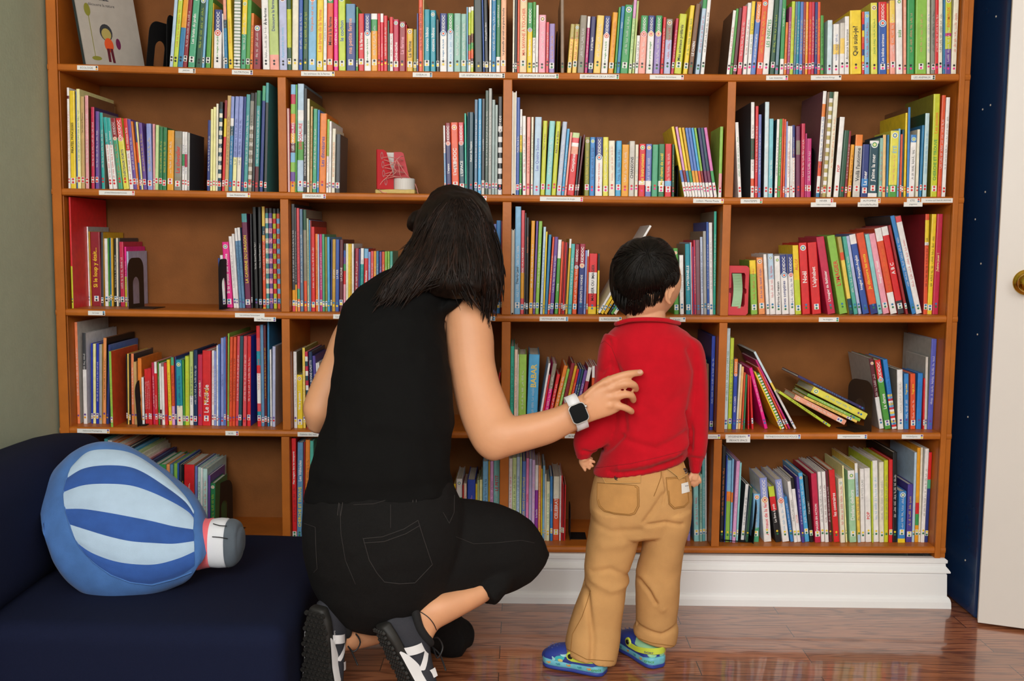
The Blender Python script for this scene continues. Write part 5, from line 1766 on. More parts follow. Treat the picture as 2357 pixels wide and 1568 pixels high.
# hand: palm seen from the back, flexed over the child's shoulder blade
HY = -.575
LP(woman, [(1330, 988, 1314, 920, -.56, .020), (1352, 975, 1338, 908, -.567, .016), (1380, 965, 1362, 888, HY, .0145), (1405, 957, 1388, 872, HY, .0135), (1424, 948, 1408, 868, HY+.002, .012)], n=28, p=2.3)
def PX(*L): return [at(x, y, Y) for x, y, Y in L]
finger(woman, PX((1392, 880, HY), (1412, 872, HY-.004), (1436, 864, HY-.006), (1456, 860, HY-.002), (1474, 858, HY+.012)), .0106, .0082)
finger(woman, PX((1400, 893, HY), (1420, 888, HY-.006), (1440, 883, HY-.010), (1458, 886, HY-.002), (1463, 896, HY+.018)), .0108, .0086)
finger(woman, PX((1402, 914, HY), (1422, 912, HY-.005), (1440, 908, HY-.008), (1453, 911, HY-.001), (1458, 921, HY+.016)), .0104, .0083)
finger(woman, PX((1400, 934, HY), (1418, 934, HY-.003), (1434, 937, HY-.004), (1447, 943, HY+.002), (1454, 948, HY+.014)), .0096, .0078)
finger(woman, PX((1356, 925, -.56), (1375, 905, -.548), (1392, 885, -.535), (1402, 872, -.522)), .0110, .0082)      # thumb under the palm
# left arm of the picture, reaching into the shelf
LP(woman, [(800, 712, 850, 700, -.44, .040), (780, 742, 850, 735, -.44, .044), (763, 775, 845, 780, -.44, .043), (745, 824, 826, 832, -.45, .042), (723, 869, 808, 882, -.46, .041), (705, 912, 785, 925, -.47, .038),
            (698, 938, 768, 958, -.475, .036), (708, 962, 752, 985, -.46, .034)], n=26)
vs, fs = tube([at(735, 955, -.47), at(752, 950, -.43), at(775, 940, -.36), at(800, 925, -.28), at(818, 915, -.22)], [.034, .036, .032, .026, .021], 20, m=4); woman.add(vs, fs)
pc = at(825, 912, -.19)
R_ = [(at(818, 915, -.22), V((.026, 0, .01)), V((-.004, 0, .017))), (pc, V((.034, 0, .012)), V((-.005, 0, .014))), (at(832, 910, -.15), V((.036, 0, .012)), V((-.004, 0, .012)))]
vs, fs = loft(R_, n=20, m=3); woman.add(vs, fs)
for j in range(4):
    b0 = at(832, 910, -.15)+V((-.028+.018*j, 0, -.008+.006*j)); finger(woman, [b0, b0+V((0, .025, .003)), b0+V((0, .048, -.004)), b0+V((0, .060-.006*abs(j-1.5), -.014))], .0085, .0068)
b0 = pc+V((.030, -.01, .008)); finger(woman, [b0, b0+V((.012, .022, .0)), b0+V((.012, .045, -.008)), b0+V((.008, .058, -.014))], .0098, .0075)
# hips and legs
HIPS = [(714, 1120, 1036, 1118, -.60, .10), (706, 1175, 1050, 1165, -.60, .125), (704, 1230, 1065, 1225, -.60, .135), (712, 1290, 1050, 1290, -.60, .13), (736, 1345, 1015, 1345, -.59, .115), (775, 1380, 960, 1385, -.57, .08)]
LP(woman, HIPS, n=32)
THIGH = [(930, 1130, 905, 1395, -.57, .10), (990, 1143, 965, 1392, -.57, .10), (1055, 1156, 1035, 1378, -.56, .092), (1115, 1162, 1095, 1360, -.54, .085), (1170, 1175, 1140, 1348, -.52, .078), (1210, 1202, 1172, 1335, -.50, .068), (1234, 1235, 1202, 1312, -.485, .05)]
LP(woman, THIGH, n=32)
SHIN = [(1225, 1285, 1175, 1235, -.49, .045), (1200, 1315, 1150, 1275, -.52, .045), (1160, 1350, 1118, 1305, -.56, .045), (1118, 1385, 1085, 1338, -.60, .043), (1070, 1412, 1040, 1352, -.63, .040), (1035, 1433, 985, 1372, -.655, .036), (1012, 1446, 950, 1402, -.665, .030), (1001, 1460, 945, 1422, -.67, .026), (994, 1475, 942, 1445, -.675, .025), (985, 1490, 940, 1466, -.675, .024)]
LP(woman, SHIN, n=26)
LKNEE = [(870, 1260, 900, 1400, -.52, .07), (920, 1300, 950, 1440, -.46, .075), (980, 1350, 1000, 1500, -.40, .07), (1030, 1400, 1040, 1508, -.37, .055), (1058, 1430, 1050, 1490, -.36, .04)]
LP(woman, LKNEE, n=24)
LSHIN = [(1045, 1425, 1045, 1500, -.38, .045), (1000, 1420, 1000, 1492, -.41, .044), (950, 1416, 952, 1485, -.46, .042), (895, 1418, 905, 1472, -.51, .037), (850, 1416, 862, 1484, -.55, .034), (812, 1418, 822, 1494, -.585, .033), (785, 1425, 795, 1498, -.61, .034), (760, 1440, 768, 1500, -.63, .034)]
LP(woman, LSHIN, n=24)
def shoe_frame(heel, Ldir, Hdir):
    L = Ldir.normalized(); H = (Hdir-L*Hdir.dot(L)).normalized(); S = L.cross(H)
    return Matrix(((L.x, S.x, H.x, heel.x), (L.y, S.y, H.y, heel.y), (L.z, S.z, H.z, heel.z), (0, 0, 0, 1)))
SHOE1 = (at(726, 1406, -.705), V((.00, .10, -1)), V((.42, .90, .05)))
SHOE2 = (at(872, 1446, -.715), V((.42, .12, -.9)), V((.74, .56, .36)))
for sh, ank in ((SHOE1, at(790, 1460, -.61)), (SHOE2, at(962, 1440, -.67))):
    M_ = shoe_frame(*sh); P_ = [M_ @ V(p) for p in ((.225, 0, .030), (.17, 0, .034), (.11, 0, .042), (.06, 0, .055), (.05, 0, .08))]
    vs, fs = tube(P_+[ank], [.012, .022, .024, .025, .026, .026], 16, m=3); woman.add(vs, fs)
for P_ in (((1345, 915), (1368, 893), (1392, 880)), ((1348, 930), (1374, 910), (1400, 894)), ((1350, 945), (1376, 928), (1402, 914))):      # tendons on the back of the hand
    vs, fs = tube([at(x, y, HY-.0085) for x, y in P_], [.004, .0048, .0068], 10, m=3); woman.add(vs, fs)
for x, y in ((1392, 880), (1401, 895), (1403, 914), (1401, 933)):
    vs, fs = tube([at(x-3, y+1, HY-.006), at(x+4, y, HY-.008)], [.0088, .0088], 10, m=2); woman.add(vs, fs)
me = remeshed(woman, .0034, smooth=4)
WO = V((at(900, 1450, -.55).x, -.55, 0))
def shift(me, o):
    for v in me.vertices: v.co -= o
    me.update()
wbv = BVHTree.FromPolygons([v.co.copy() for v in me.vertices], [list(p.vertices) for p in me.polygons])
shift(me, WO)
W_ = meshobj('person', me, skin_w, label='woman with dark wavy hair, black sleeveless top and black jeans crouching at the shelves', cat='person'); W_.location = WO
eyes(HC-WO, f_, u_, s_, .112, W_)
# fingernail on the index finger
def nail(bv, cx, cy, a, rx, ry, parent, O, m):
    P = [(cx+rx*math.cos(t)*math.cos(a)-ry*math.sin(t)*math.sin(a), cy+rx*math.cos(t)*math.sin(a)+ry*math.sin(t)*math.cos(a)) for t in [2*PI*i/12 for i in range(12)]]
    vs, fs = patch(bv, P, .0004, 1)
    if fs: MB().add([v-O for v in vs], fs).build('fingernail', m, parent, smooth=True)
nail_m = mat('nail', 'e2b09a', rough=.25)
nail(wbv, 1473, 856, -.2, 6, 4.5, W_, WO, nail_m)
# top
TOP = [(700, 1140, 1047, 1128, -.60, .122), (712, 1100, 1038, 1100, -.60, .120), (714, 1081, 1036, 1085, -.60, .120), (731, 1021, 1038, 1028, -.59, .114), (752, 962, 1046, 962, -.58, .112), (761, 902, 1040, 902, -.56, .116), (771, 838, 1033, 835, -.535, .122),
       (775, 776, 1025, 776, -.50, .12), (784, 733, 1026, 729, -.475, .112), (801, 703, 1042, 697, -.455, .097), (826, 674, 1074, 678, -.44, .082), (868, 649, 1078, 664, -.425, .072), (915, 638, 1060, 652, -.41, .068), (960, 634, 1040, 645, -.40, .066)]
mb = MB(); LP(mb, TOP, n=64, m=8, cap=.12)
# shoulder caps hugging the arms
LP(mb, [(1000, 740, 1050, 665, -.45, .07), (1035, 720, 1082, 672, -.45, .058)], n=24, cap=.1)
me = remeshed(mb, .0045, smooth=6); folds(me, .0045, 7, (1, 1, 2.2), 4); folds(me, .0035, 16, (1, 1, .6), 9)
hem = at(900, 1133, -.6).z
for v in me.vertices:
    t = max(0, 1-(v.co.z-hem+.02)/.07)
    if t > 0: v.co.z += .004*math.sin(v.co.x*60+v.co.y*30)*min(t, 1)
tbv = BVHTree.FromPolygons([v.co.copy() for v in me.vertices], [list(p.vertices) for p in me.polygons])
shift(me, WO); meshobj('sleeveless_top', me, black_knit, W_)
# jeans
mb = MB()
LP(mb, [(708, 1112, 1043, 1112, -.60, .112), (700, 1172, 1062, 1160, -.60, .138), (697, 1232, 1078, 1225, -.60, .148), (706, 1292, 1062, 1292, -.60, .143), (730, 1350, 1025, 1352, -.59, .128), (768, 1390, 970, 1398, -.57, .09), (810, 1408, 930, 1412, -.55, .05)], n=48, m=6)
LP(mb, [(930, 1118, 900, 1405, -.57, .11), (990, 1133, 965, 1402, -.57, .112), (1055, 1150, 1038, 1388, -.56, .104), (1115, 1155, 1100, 1372, -.54, .097), (1172, 1167, 1150, 1362, -.52, .090), (1215, 1194, 1182, 1348, -.50, .078), (1241, 1228, 1210, 1325, -.485, .060), (1249, 1256, 1235, 1290, -.475, .035)], n=44, m=6)
LP(mb, [(1243, 1268, 1190, 1225, -.49, .05), (1222, 1305, 1150, 1258, -.52, .055), (1185, 1345, 1120, 1295, -.56, .056), (1150, 1378, 1102, 1325, -.59, .056), (1132, 1394, 1092, 1342, -.60, .054)], n=36, m=6, cap=.05)
LP(mb, [(860, 1255, 890, 1412, -.52, .08), (920, 1290, 945, 1450, -.46, .085), (985, 1340, 1000, 1508, -.40, .08), (1035, 1392, 1040, 1515, -.37, .065), (1068, 1425, 1062, 1490, -.355, .045)], n=32)
LP(mb, [(1050, 1418, 1048, 1506, -.38, .055), (1000, 1413, 1000, 1500, -.41, .054), (950, 1410, 952, 1494, -.46, .052), (900, 1414, 910, 1478, -.51, .045), (884, 1414, 895, 1472, -.525, .043)], n=28, cap=.05)
me = remeshed(mb, .0045, smooth=6); folds(me, .0035, 8, (1, 1, 1.6), 2); folds(me, .0015, 22, (1, 1, 1), 5)
# crumpled cuff
cc_ = at(1112, 1368, -.60)
for v in me.vertices:
    d = (v.co-cc_).length
    if d < .07: v.co += v.co.normalized()*0 + V((noise.noise(v.co*60), noise.noise(v.co*60+V((5, 5, 5))), noise.noise(v.co*60+V((9, 1, 3)))))*.006*(1-d/.07)
jbv = BVHTree.FromPolygons([v.co.copy() for v in me.vertices], [list(p.vertices) for p in me.polygons])
shift(me, WO); J_ = meshobj('jeans', me, black_denim, W_)
def stitchset(name, bv, lines, m, parent, O, r=.0008, off=.0003):
    mb = MB()
    for L in lines:
        vs, fs = seam(bv, L, r, off, 5)
        if vs: mb.add([v-O for v in vs], fs)
    if mb.v: mb.build(name, m, parent, smooth=True)
stitchset('pocket_seam', jbv, [[(836, 1240), (880, 1236), (930, 1218), (962, 1198)], [(838, 1250), (884, 1247), (934, 1229), (966, 1210)], [(836, 1240), (850, 1290), (868, 1320), (885, 1340)], [(885, 1340), (920, 1344), (955, 1342)], [(955, 1342), (995, 1300)], [(962, 1198), (975, 1240), (995, 1300)]], stitch_m, J_, WO)
stitchset('yoke_seam', jbv, [[(814, 1162), (860, 1160), (910, 1145), (960, 1128)], [(785, 1120), (782, 1160), (785, 1230), (795, 1290), (818, 1345)], [(899, 1162), (899, 1215)]], stitch_m, J_, WO, .0006)
stitchset('belt_loop', jbv, [[(797, 1118), (790, 1150), (784, 1188)], [(788, 1118), (781, 1150), (777, 1186)], [(950, 1133), (950, 1156)], [(958, 1133), (958, 1156)]], stitch_m, J_, WO, .0010)
stitchset('side_pocket_seam', jbv, [[(700, 1205), (726, 1214), (727, 1260), (730, 1310), (722, 1318)], [(1046, 1140), (1045, 1180), (1034, 1205)], [(1034, 1205), (1020, 1180)], [(1050, 1236), (1090, 1252), (1140, 1250), (1200, 1244), (1230, 1250)]], stitch_m, J_, WO, .0006)
# anklet
P = []
for (x, y) in ((951, 1401), (962, 1406), (975, 1413), (988, 1423), (998, 1436), (1004, 1450)):
    h = hit(wbv, x, y, .001)
    if h: P.append(h-WO)
if len(P) > 2: vs, fs = tube(smoothpath(P, 3), .0011, 6, m=1); mb = MB().add(vs, fs); mb.build('anklet', ink('k'), W_, smooth=True)
# hair: volume + many clumps
hair = MB()
HL = [(1030, 451, 1066, 449, -.365, .03), (1004, 460, 1090, 456, -.367, .06), (975, 482, 1115, 480, -.375, .095), (955, 520, 1130, 512, -.385, .115), (952, 560, 1136, 550, -.40, .120), (955, 600, 1145, 595, -.415, .115), (960, 630, 1148, 640, -.43, .100)]
LP(hair, HL, n=36, m=5, cap=.10)
LP(hair, [(1065, 600, 1147, 610, -.46, .05), (1080, 650, 1148, 650, -.47, .045), (1100, 685, 1142, 690, -.47, .03), (1115, 705, 1130, 718, -.465, .012)], n=24)
LP(hair, [(955, 520, 1040, 620, -.46, .06), (935, 575, 1020, 650, -.51, .05), (905, 608, 985, 668, -.545, .035), (882, 640, 940, 690, -.570, .02), (862, 678, 892, 700, -.585, .010)], n=24)
LP(hair, [(965, 590, 1110, 590, -.49, .05), (965, 640, 1120, 640, -.52, .045), (975, 662, 1110, 668, -.545, .03)], n=24, cap=.2)
LP(hair, [(938, 524, 985, 515, -.36, .03), (942, 503, 985, 495, -.35, .03), (955, 488, 985, 482, -.35, .02)], n=16, cap=.1)
bm = bmesh.new(); bmesh.ops.create_uvsphere(bm, u_segments=32, v_segments=20, radius=1); bm.verts.index_update()
hair.add([HC-f_*.016+u_*.016+s_*v.co.x*.094+f_*v.co.y*.106+u_*v.co.z*.108 for v in bm.verts], [[v.index for v in f.verts] for f in bm.faces]); bm.free()
hme = remeshed(hair, .005, smooth=3)
for v in hme.vertices:
    q = V((v.co.x*26, v.co.y*26, v.co.z*6)); v.co += v.normal*(noise.noise(q)*.007+noise.noise(q*2.3)*.003)
hme.update(); hbv = BVHTree.FromPolygons([v.co.copy() for v in hme.vertices], [list(p.vertices) for p in hme.polygons])
clump = MB(); clump.add([v.co.copy() for v in hme.vertices], [list(p.vertices) for p in hme.polygons]); HI = 0
rnd = random.Random(5)
GUIDE = [[(1040, 455), (1000, 480), (968, 520), (950, 560), (930, 600), (905, 640), (880, 690), (862, 698)],
         [(1045, 455), (1010, 490), (985, 540), (970, 590), (940, 630), (915, 670), (905, 697)],
         [(1050, 455), (1020, 500), (1000, 560), (985, 610), (955, 650), (930, 690)],
         [(1050, 458), (1035, 510), (1020, 570), (1005, 620), (985, 650), (965, 668)],
         [(1055, 456), (1050, 510), (1045, 570), (1040, 620), (1045, 655)],
         [(1058, 455), (1070, 510), (1075, 570), (1078, 620), (1085, 670), (1095, 700)],
         [(1062, 455), (1090, 500), (1105, 560), (1110, 620), (1115, 680), (1120, 718)],
         [(1066, 455), (1105, 490), (1128, 545), (1140, 600), (1145, 660), (1130, 722)],
         [(1066, 453), (1110, 480), (1134, 530), (1145, 590), (1152, 640), (1146, 680)],
         [(1030, 455), (985, 470), (950, 500), (938, 530), (945, 560), (930, 590), (900, 602), (893, 620)]]
for i in range(420):
    gi = rnd.uniform(0, len(GUIDE)-2); a = GUIDE[int(gi)]; b = GUIDE[int(gi)+1]; t = gi-int(gi)
    n = min(len(a), len(b)); s0 = rnd.uniform(0, .45); s1 = rnd.uniform(.7, 1.12)
    off = (rnd.gauss(0, 5), rnd.gauss(0, 4)); P = []; m_ = 9; last = None; wob = rnd.uniform(0, 6); wa = rnd.uniform(2, 12)
    for j in range(m_):
        u = s0+(s1-s0)*j/(m_-1)
        def ev(g): 
            x = u*(len(g)-1); k = max(0, min(int(x), len(g)-2)); f = x-k; return g[k][0]+(g[k+1][0]-g[k][0])*f, g[k][1]+(g[k+1][1]-g[k][1])*f
        (x0, y0), (x1, y1) = ev(a), ev(b)
        x = x0+(x1-x0)*t+off[0]*(.3+u)+wa*math.sin(wob+u*7); y = y0+(y1-y0)*t+off[1]*(.3+u)
        h = hit(hbv, x, y, rnd.uniform(.0, .003))
        if h is None: h = at(x, y, (last.y if last else -.48)-(.008 if x < 960 else 0))
        P.append(h); last = h
    for j in range(1, m_-1): P[j] = P[j]*.5+(P[j-1]+P[j+1])*.25
    r0 = rnd.uniform(.0009, .0030); vs, fs = tube(P, [r0*(.5+.5*math.sin(PI*min(1, .15+.85*(1-j/(m_-1))))) if j < m_-1 else .0003 for j in range(m_)], 6, m=2); clump.add(vs, fs, 1 if i % 5 == 0 else 0)
for i in range(110):       # flyaway tips
    x, y, dx, dy = rnd.choice([(900, 620, -1, .9), (890, 660, -.9, 1.6), (940, 560, -.8, .7), (1146, 600, .25, 1.4), (1140, 660, .0, 1.5), (1120, 690, .0, 1.4), (925, 665, -.4, 1.4), (1000, 650, -1.5, .5), (1060, 660, .6, 1.2)])
    x += rnd.uniform(-22, 22); y += rnd.uniform(-18, 18); L = rnd.uniform(12, 40); Yv = (-.585 if x < 1010 else -.44)+rnd.uniform(-.02, .01); c = rnd.uniform(-8, 8)
    h0 = hit(hbv, x, y, .0)
    if h0 is None: continue
    Yv = h0.y-.004
    P = [at(x+dx*L*t_+c*t_*t_, y+dy*L*t_, Yv) for t_ in (0, .33, .66, 1)]
    vs, fs = tube(P, [.0016, .0013, .0009, .0003], 5, m=2); clump.add(vs, fs)
MB().add([v-WO for v in clump.v], clump.f, clump.m).build('hair', [hair_m, mat('hair_brown_strands', '24130b', rough=.5, spec=.25, noise_amt=.4, nscale=60)], W_, smooth=True)
# smartwatch
watch = None
wa = at(1308, 934, -.585); ax = (at(1336, 905, -.575)-at(1300, 990, -.575)).normalized()     # across the wrist
wc = at(1331, 951, -.5935); al = (at(1345, 945, 0)-at(1310, 960, 0)).normalized()
X_ = V((1, 0, .42)).normalized(); Nn = V((.10, -.99, .12)).normalized(); Z_ = X_.cross(Nn).normalized(); X_ = Nn.cross(Z_).normalized()
Z_ = -Z_ if Z_.z < 0 else Z_
Mw = Matrix(((X_.x, Nn.x, Z_.x, 0), (X_.y, Nn.y, Z_.y, 0), (X_.z, Nn.z, Z_.z, 0), (0, 0, 0, 1)))
Mw = Matrix.Translation(wc-WO) @ Mw @ Matrix.Diagonal((1.2, 1, 1.16, 1))
def wbox(a, b, bev, name, m, seg=4):
    bm = bmesh.new(); bmesh.ops.create_cube(bm, size=1)
    for v in bm.verts: v.co = V([a[i]+(v.co[i]+.5)*(b[i]-a[i]) for i in range(3)])
    vert = [e for e in bm.edges if abs((e.verts[0].co-e.verts[1].co).normalized().y) > .9]
    bmesh.ops.bevel(bm, geom=vert, offset=bev, segments=6, profile=.5, affect='EDGES')
    bmesh.ops.bevel(bm, geom=[e for e in bm.edges if abs((e.verts[0].co-e.verts[1].co).normalized().y) < .2 and e.calc_length() > 0], offset=min(.0016, bev*.3), segments=2, affect='EDGES')
    bm.verts.index_update(); mb = MB().add([Mw @ v.co for v in bm.verts], [[v.index for v in f.verts] for f in bm.faces]); bm.free(); return mb
steel = mat('watch_steel', 'c9c4bd', rough=.22, metal=.9)
wr = MB()
# strap ring round the wrist
n = 40; ra, rb = .0345, .0285
for i in range(n):
    a = 2*PI*i/n
    for w_ in (-.0115, .0115):
        for q in (0, .0022): wr.v.append(Mw @ V((w_, -(-(rb)+.0) - 0 + 0, 0)) if False else (Mw @ V((w_, -(rb+q)*math.cos(a) - (rb-.0025) if False else (rb+q)*-math.cos(a)*-1 - (rb+.002), (ra+q)*math.sin(a)))))
for i in range(n):
    j = (i+1) % n; A, B = i*4, j*4
    for (p, q) in ((0, 1), (1, 3), (3, 2), (2, 0)): wr.f.append([A+p, A+q, B+q, B+p]); wr.m.append(0)
strap = wr.build('watch_strap', mat('watch_strap_white', 'e6e6ea', rough=.4), W_, smooth=True)
wcs = wbox((-.0165, -.002, -.0195), (.0165, .0085, .0195), .0085, 'watch', steel).build('watch_case', steel, W_, smooth=False)
wbox((-.0150, .0075, -.0180), (.0150, .0092, .0180), .0075, 'g', steel).build('watch_glass', mat('watch_glass', '050606', rough=.25, spec=.15), wcs)
mb = MB(); vs, fs = tube([V((.0160, .0045, .007)), V((.0190, .0045, .007))], .0035, 14, m=1, cap=.2); mb.add([Mw @ v for v in vs], fs); mb.build('watch_crown', steel, wcs, smooth=True)
# sneakers
rub = mat('outsole_rubber', '1d1c1a', rough=.6, noise_amt=.2, nscale=90); up_m = mat('shoe_charcoal', '2a2b33', rough=.8, noise_amt=.12, nscale=400, bump=.4, bscale=900); up_b = mat('shoe_black_mesh', '101012', rough=.85, bump=.5, bscale=900)
shoe_w = mat('shoe_white', 'e4e4e6', rough=.5)
def sneaker(heel, Ldir, Hdir, label_n=False, mirror=1, ln=.255):
    """heel = world point at the back of the sole; Ldir heel->toe, Hdir sole->ankle"""
    L = Ldir.normalized(); H = (Hdir-L*Hdir.dot(L)).normalized(); S = L.cross(H)*mirror
    M = Matrix(((L.x, S.x, H.x, heel.x-WO.x), (L.y, S.y, H.y, heel.y-WO.y), (L.z, S.z, H.z, heel.z-WO.z), (0, 0, 0, 1)))
    e = bpy.data.objects.new('sneaker', None); link(e, W_)
    prof = [(0, .020, 0), (.03, .031, 0), (.08, .034, -.001), (.13, .036, -.002), (.18, .044, -.002), (.215, .044, -.003), (.24, .034, -.003), (ln, .015, -.002)]
    R_ = [(V((x, c, .012)), V((0, w_, 0)), V((0, 0, .014))) for x, w_, c in prof]
    vs, fs = loft(R_, n=28, m=4, p=3.2, cap=.2); mb = MB().add([M @ v for v in vs], fs)
    o1 = mb.build('outsole', rub, e, smooth=True)
    lug = MB()
    for i in range(20):
        for j in range(-4, 5):
            x = .008+i*.0128; y = j*.0108+(.0054 if i % 2 else 0)
            w_ = 0
            for (a, b, c), (d_, e_, f2) in zip(prof, prof[1:]):
                if a <= x <= d_: w_ = b+(e_-b)*(x-a)/(d_-a)
            if abs(y) > w_-.001: continue
            n = 9; vs = []
            for (r_, z) in ((.0056, -.001), (.0050, -.0062), (.0030, -.0062), (.0026, -.0052)):
                for k in range(n): vs.append(M @ V((x+r_*math.cos(2*PI*k/n), y+r_*math.sin(2*PI*k/n), z)))
            fs = [[q*n+k, q*n+(k+1) % n, (q+1)*n+(k+1) % n, (q+1)*n+k] for q in range(3) for k in range(n)]; fs.append(list(range(3*n, 4*n))); lug.add(vs, fs)
    lug.build('sole_lugs', rub, o1)
    R_ = [(V((.004, 0, .045)), V((0, .022, 0)), V((0, 0, .028))), (V((.03, 0, .055)), V((0, .033, 0)), V((0, 0, .040))), (V((.07, 0, .054)), V((0, .036, 0)), V((0, 0, .042))), (V((.11, 0, .044)), V((0, .038, 0)), V((0, 0, .034))),
          (V((.16, 0, .034)), V((0, .043, 0)), V((0, 0, .026))), (V((.21, 0, .028)), V((0, .041, 0)), V((0, 0, .020))), (V((.243, 0, .022)), V((0, .026, 0)), V((0, 0, .012)))]
    vs, fs = loft(R_, n=32, m=4, p=2.2); mb = MB().add([M @ v for v in vs], fs); mb.build('upper', up_m, e, smooth=True)
    # collar
    P = [V((-.003, 0, .096)), V((.008, .027, .082)), V((.045, .034, .071)), V((.085, .029, .078)), V((.100, 0, .086)), V((.085, -.029, .078)), V((.045, -.034, .071)), V((.008, -.027, .082)), V((-.003, 0, .096))]
    vs, fs = tube([M @ p for p in smoothpath(P, 4)], .0095, 12, m=1); MB().add(vs, fs).build('collar', up_b, e, smooth=True)
    # white side stripe rising along the midsole, both sides
    for sd in (-1, 1):
        mb = MB(); n = 26
        for i in range(n):
            t = i/(n-1); x = .06+.17*t; w_ = 0
            for (a, b, c), (d_, e_, f2) in zip(prof, prof[1:]):
                if a <= x <= d_: w_ = b+(e_-b)*(x-a)/(d_-a)
            hh = .003+.019*math.sin(PI*min(1, t*1.1))**.8
            mb.v += [M @ V((x, sd*(w_+.0022), .004)), M @ V((x, sd*(w_+.0026), .004+hh*.6)), M @ V((x, sd*(w_*.985+.0012), .004+hh*1.3))]
        for i in range(n-1):
            for q in (0, 1): mb.f.append([i*3+q, (i+1)*3+q, (i+1)*3+q+1, i*3+q+1]); mb.m.append(0)
        mb.build('midsole_stripe', shoe_w, e, smooth=True)
    # letter N on both sides, laces
    for sd in (-1, 1):
        mb = MB()
        def NP(x, z):   # point on the side of the upper
            yy = .0385*math.sqrt(max(0, 1-((z-.042)/.036)**2))+.002
            return M @ V((x, sd*yy, z))
        for quad in (((.060, .019), (.081, .018), (.098, .070), (.078, .072)), ((.127, .015), (.148, .014), (.160, .056), (.141, .060)), ((.078, .072), (.098, .070), (.148, .014), (.129, .015))):
            a, b, c, d_ = quad; n = 6; base_ = len(mb.v)
            for i in range(n+1):
                for j in range(n+1):
                    s1, t1 = i/n, j/n; x = (a[0]*(1-s1)+b[0]*s1)*(1-t1)+(d_[0]*(1-s1)+c[0]*s1)*t1; z = (a[1]*(1-s1)+b[1]*s1)*(1-t1)+(d_[1]*(1-s1)+c[1]*s1)*t1
                    mb.v.append(NP(x, z))
            for i in range(n):
                for j in range(n): k = base_+i*(n+1)+j; mb.f.append([k, k+1, k+n+2, k+n+1]); mb.m.append(0)
        mb.build('side_letter', shoe_w, e, smooth=True)
    lc = MB()
    for i in range(5):
        x = .10+i*.016; z = .076-i*.0065
        vs, fs = tube([M @ V((x, -.020, z-.004)), M @ V((x+.004, 0, z+.004)), M @ V((x+.008, .020, z-.004))], .0022, 6, m=2); lc.add(vs, fs)
    for sd in (-1, 1):
        vs, fs = tube(smoothpath([M @ V(p) for p in ((.10, 0, .082), (.09, sd*.03, .098), (.105, sd*.055, .09), (.12, sd*.05, .07), (.11, sd*.02, .082))], 4), .0019, 6, m=1); lc.add(vs, fs)
        vs, fs = tube(smoothpath([M @ V(p) for p in ((.10, 0, .082), (.125, sd*.03, .085), (.15, sd*.06, .07))], 4), .0019, 6, m=1); lc.add(vs, fs)
    lc.build('shoelace', ink('k'), e, smooth=True)
    return e, M
e1, M1 = sneaker(*SHOE1)
vs, fs = text_fit('new balance', 0, 0, .055, .009, up=False, y=0)
mb = MB(); mb.add([M1 @ V((.075+v.x, (-.0375 if (M1.to_3x3() @ V((0, -1, 0))).x > 0 else .0375), .018+v.z)) for v in vs], fs); mb.build('brand_lettering', shoe_w, e1)
e2, M2 = sneaker(*SHOE2)
# ================================================================= boy
BY = -.44
boy = MB()
LP(boy, [(1380, 1085, 1568, 1055, BY, .070), (1395, 1020, 1575, 1010, BY, .070), (1405, 950, 1580, 945, BY, .07), (1405, 880, 1585, 880, BY, .07), (1402, 820, 1585, 815, BY, .065), (1410, 780, 1570, 775, BY, .055), (1440, 755, 1535, 752, BY, .045)], n=32)
LP(boy, [(1440, 770, 1530, 765, BY, .042), (1441, 730, 1532, 735, BY+.002, .040), (1442, 700, 1530, 705, BY+.006, .042), (1450, 670, 1530, 675, BY+.01, .045)], n=26)
BHC = at(1492, 650, BY+.012); bf = V((.62, .78, -.22)).normalized()
bf_, bu_, bs_ = head(boy, BHC, bf, V((0, 0, 1)), .098)
earc = at(1541, 675, BY-.050)
ear(boy, earc, V((.35, -.93, 0)).normalized(), V((.80, .30, -.1)).normalized(), V((.12, 0, 1)).normalized(), .052)
LARM = [(1402, 795, 1430, 800, BY-.01, .02), (1396, 840, 1420, 850, BY-.01, .018), (1384, 900, 1412, 910, BY-.01, .018), (1362, 965, 1400, 975, BY-.01, .018), (1334, 1010, 1382, 1012, BY-.02, .023), (1334, 1040, 1364, 1040, BY-.02, .018), (1333, 1058, 1357, 1054, BY-.02, .015)]
LP(boy, LARM, n=20)
RARM = [(1560, 790, 1598, 790, BY, .03), (1578, 840, 1614, 840, BY, .028), (1588, 900, 1620, 900, BY, .026), (1586, 960, 1621, 960, BY, .025), (1586, 1020, 1619, 1020, BY, .022), (1588, 1060, 1613, 1060, BY, .018), (1590, 1088, 1610, 1086, BY, .015)]
LP(boy, RARM, n=20)
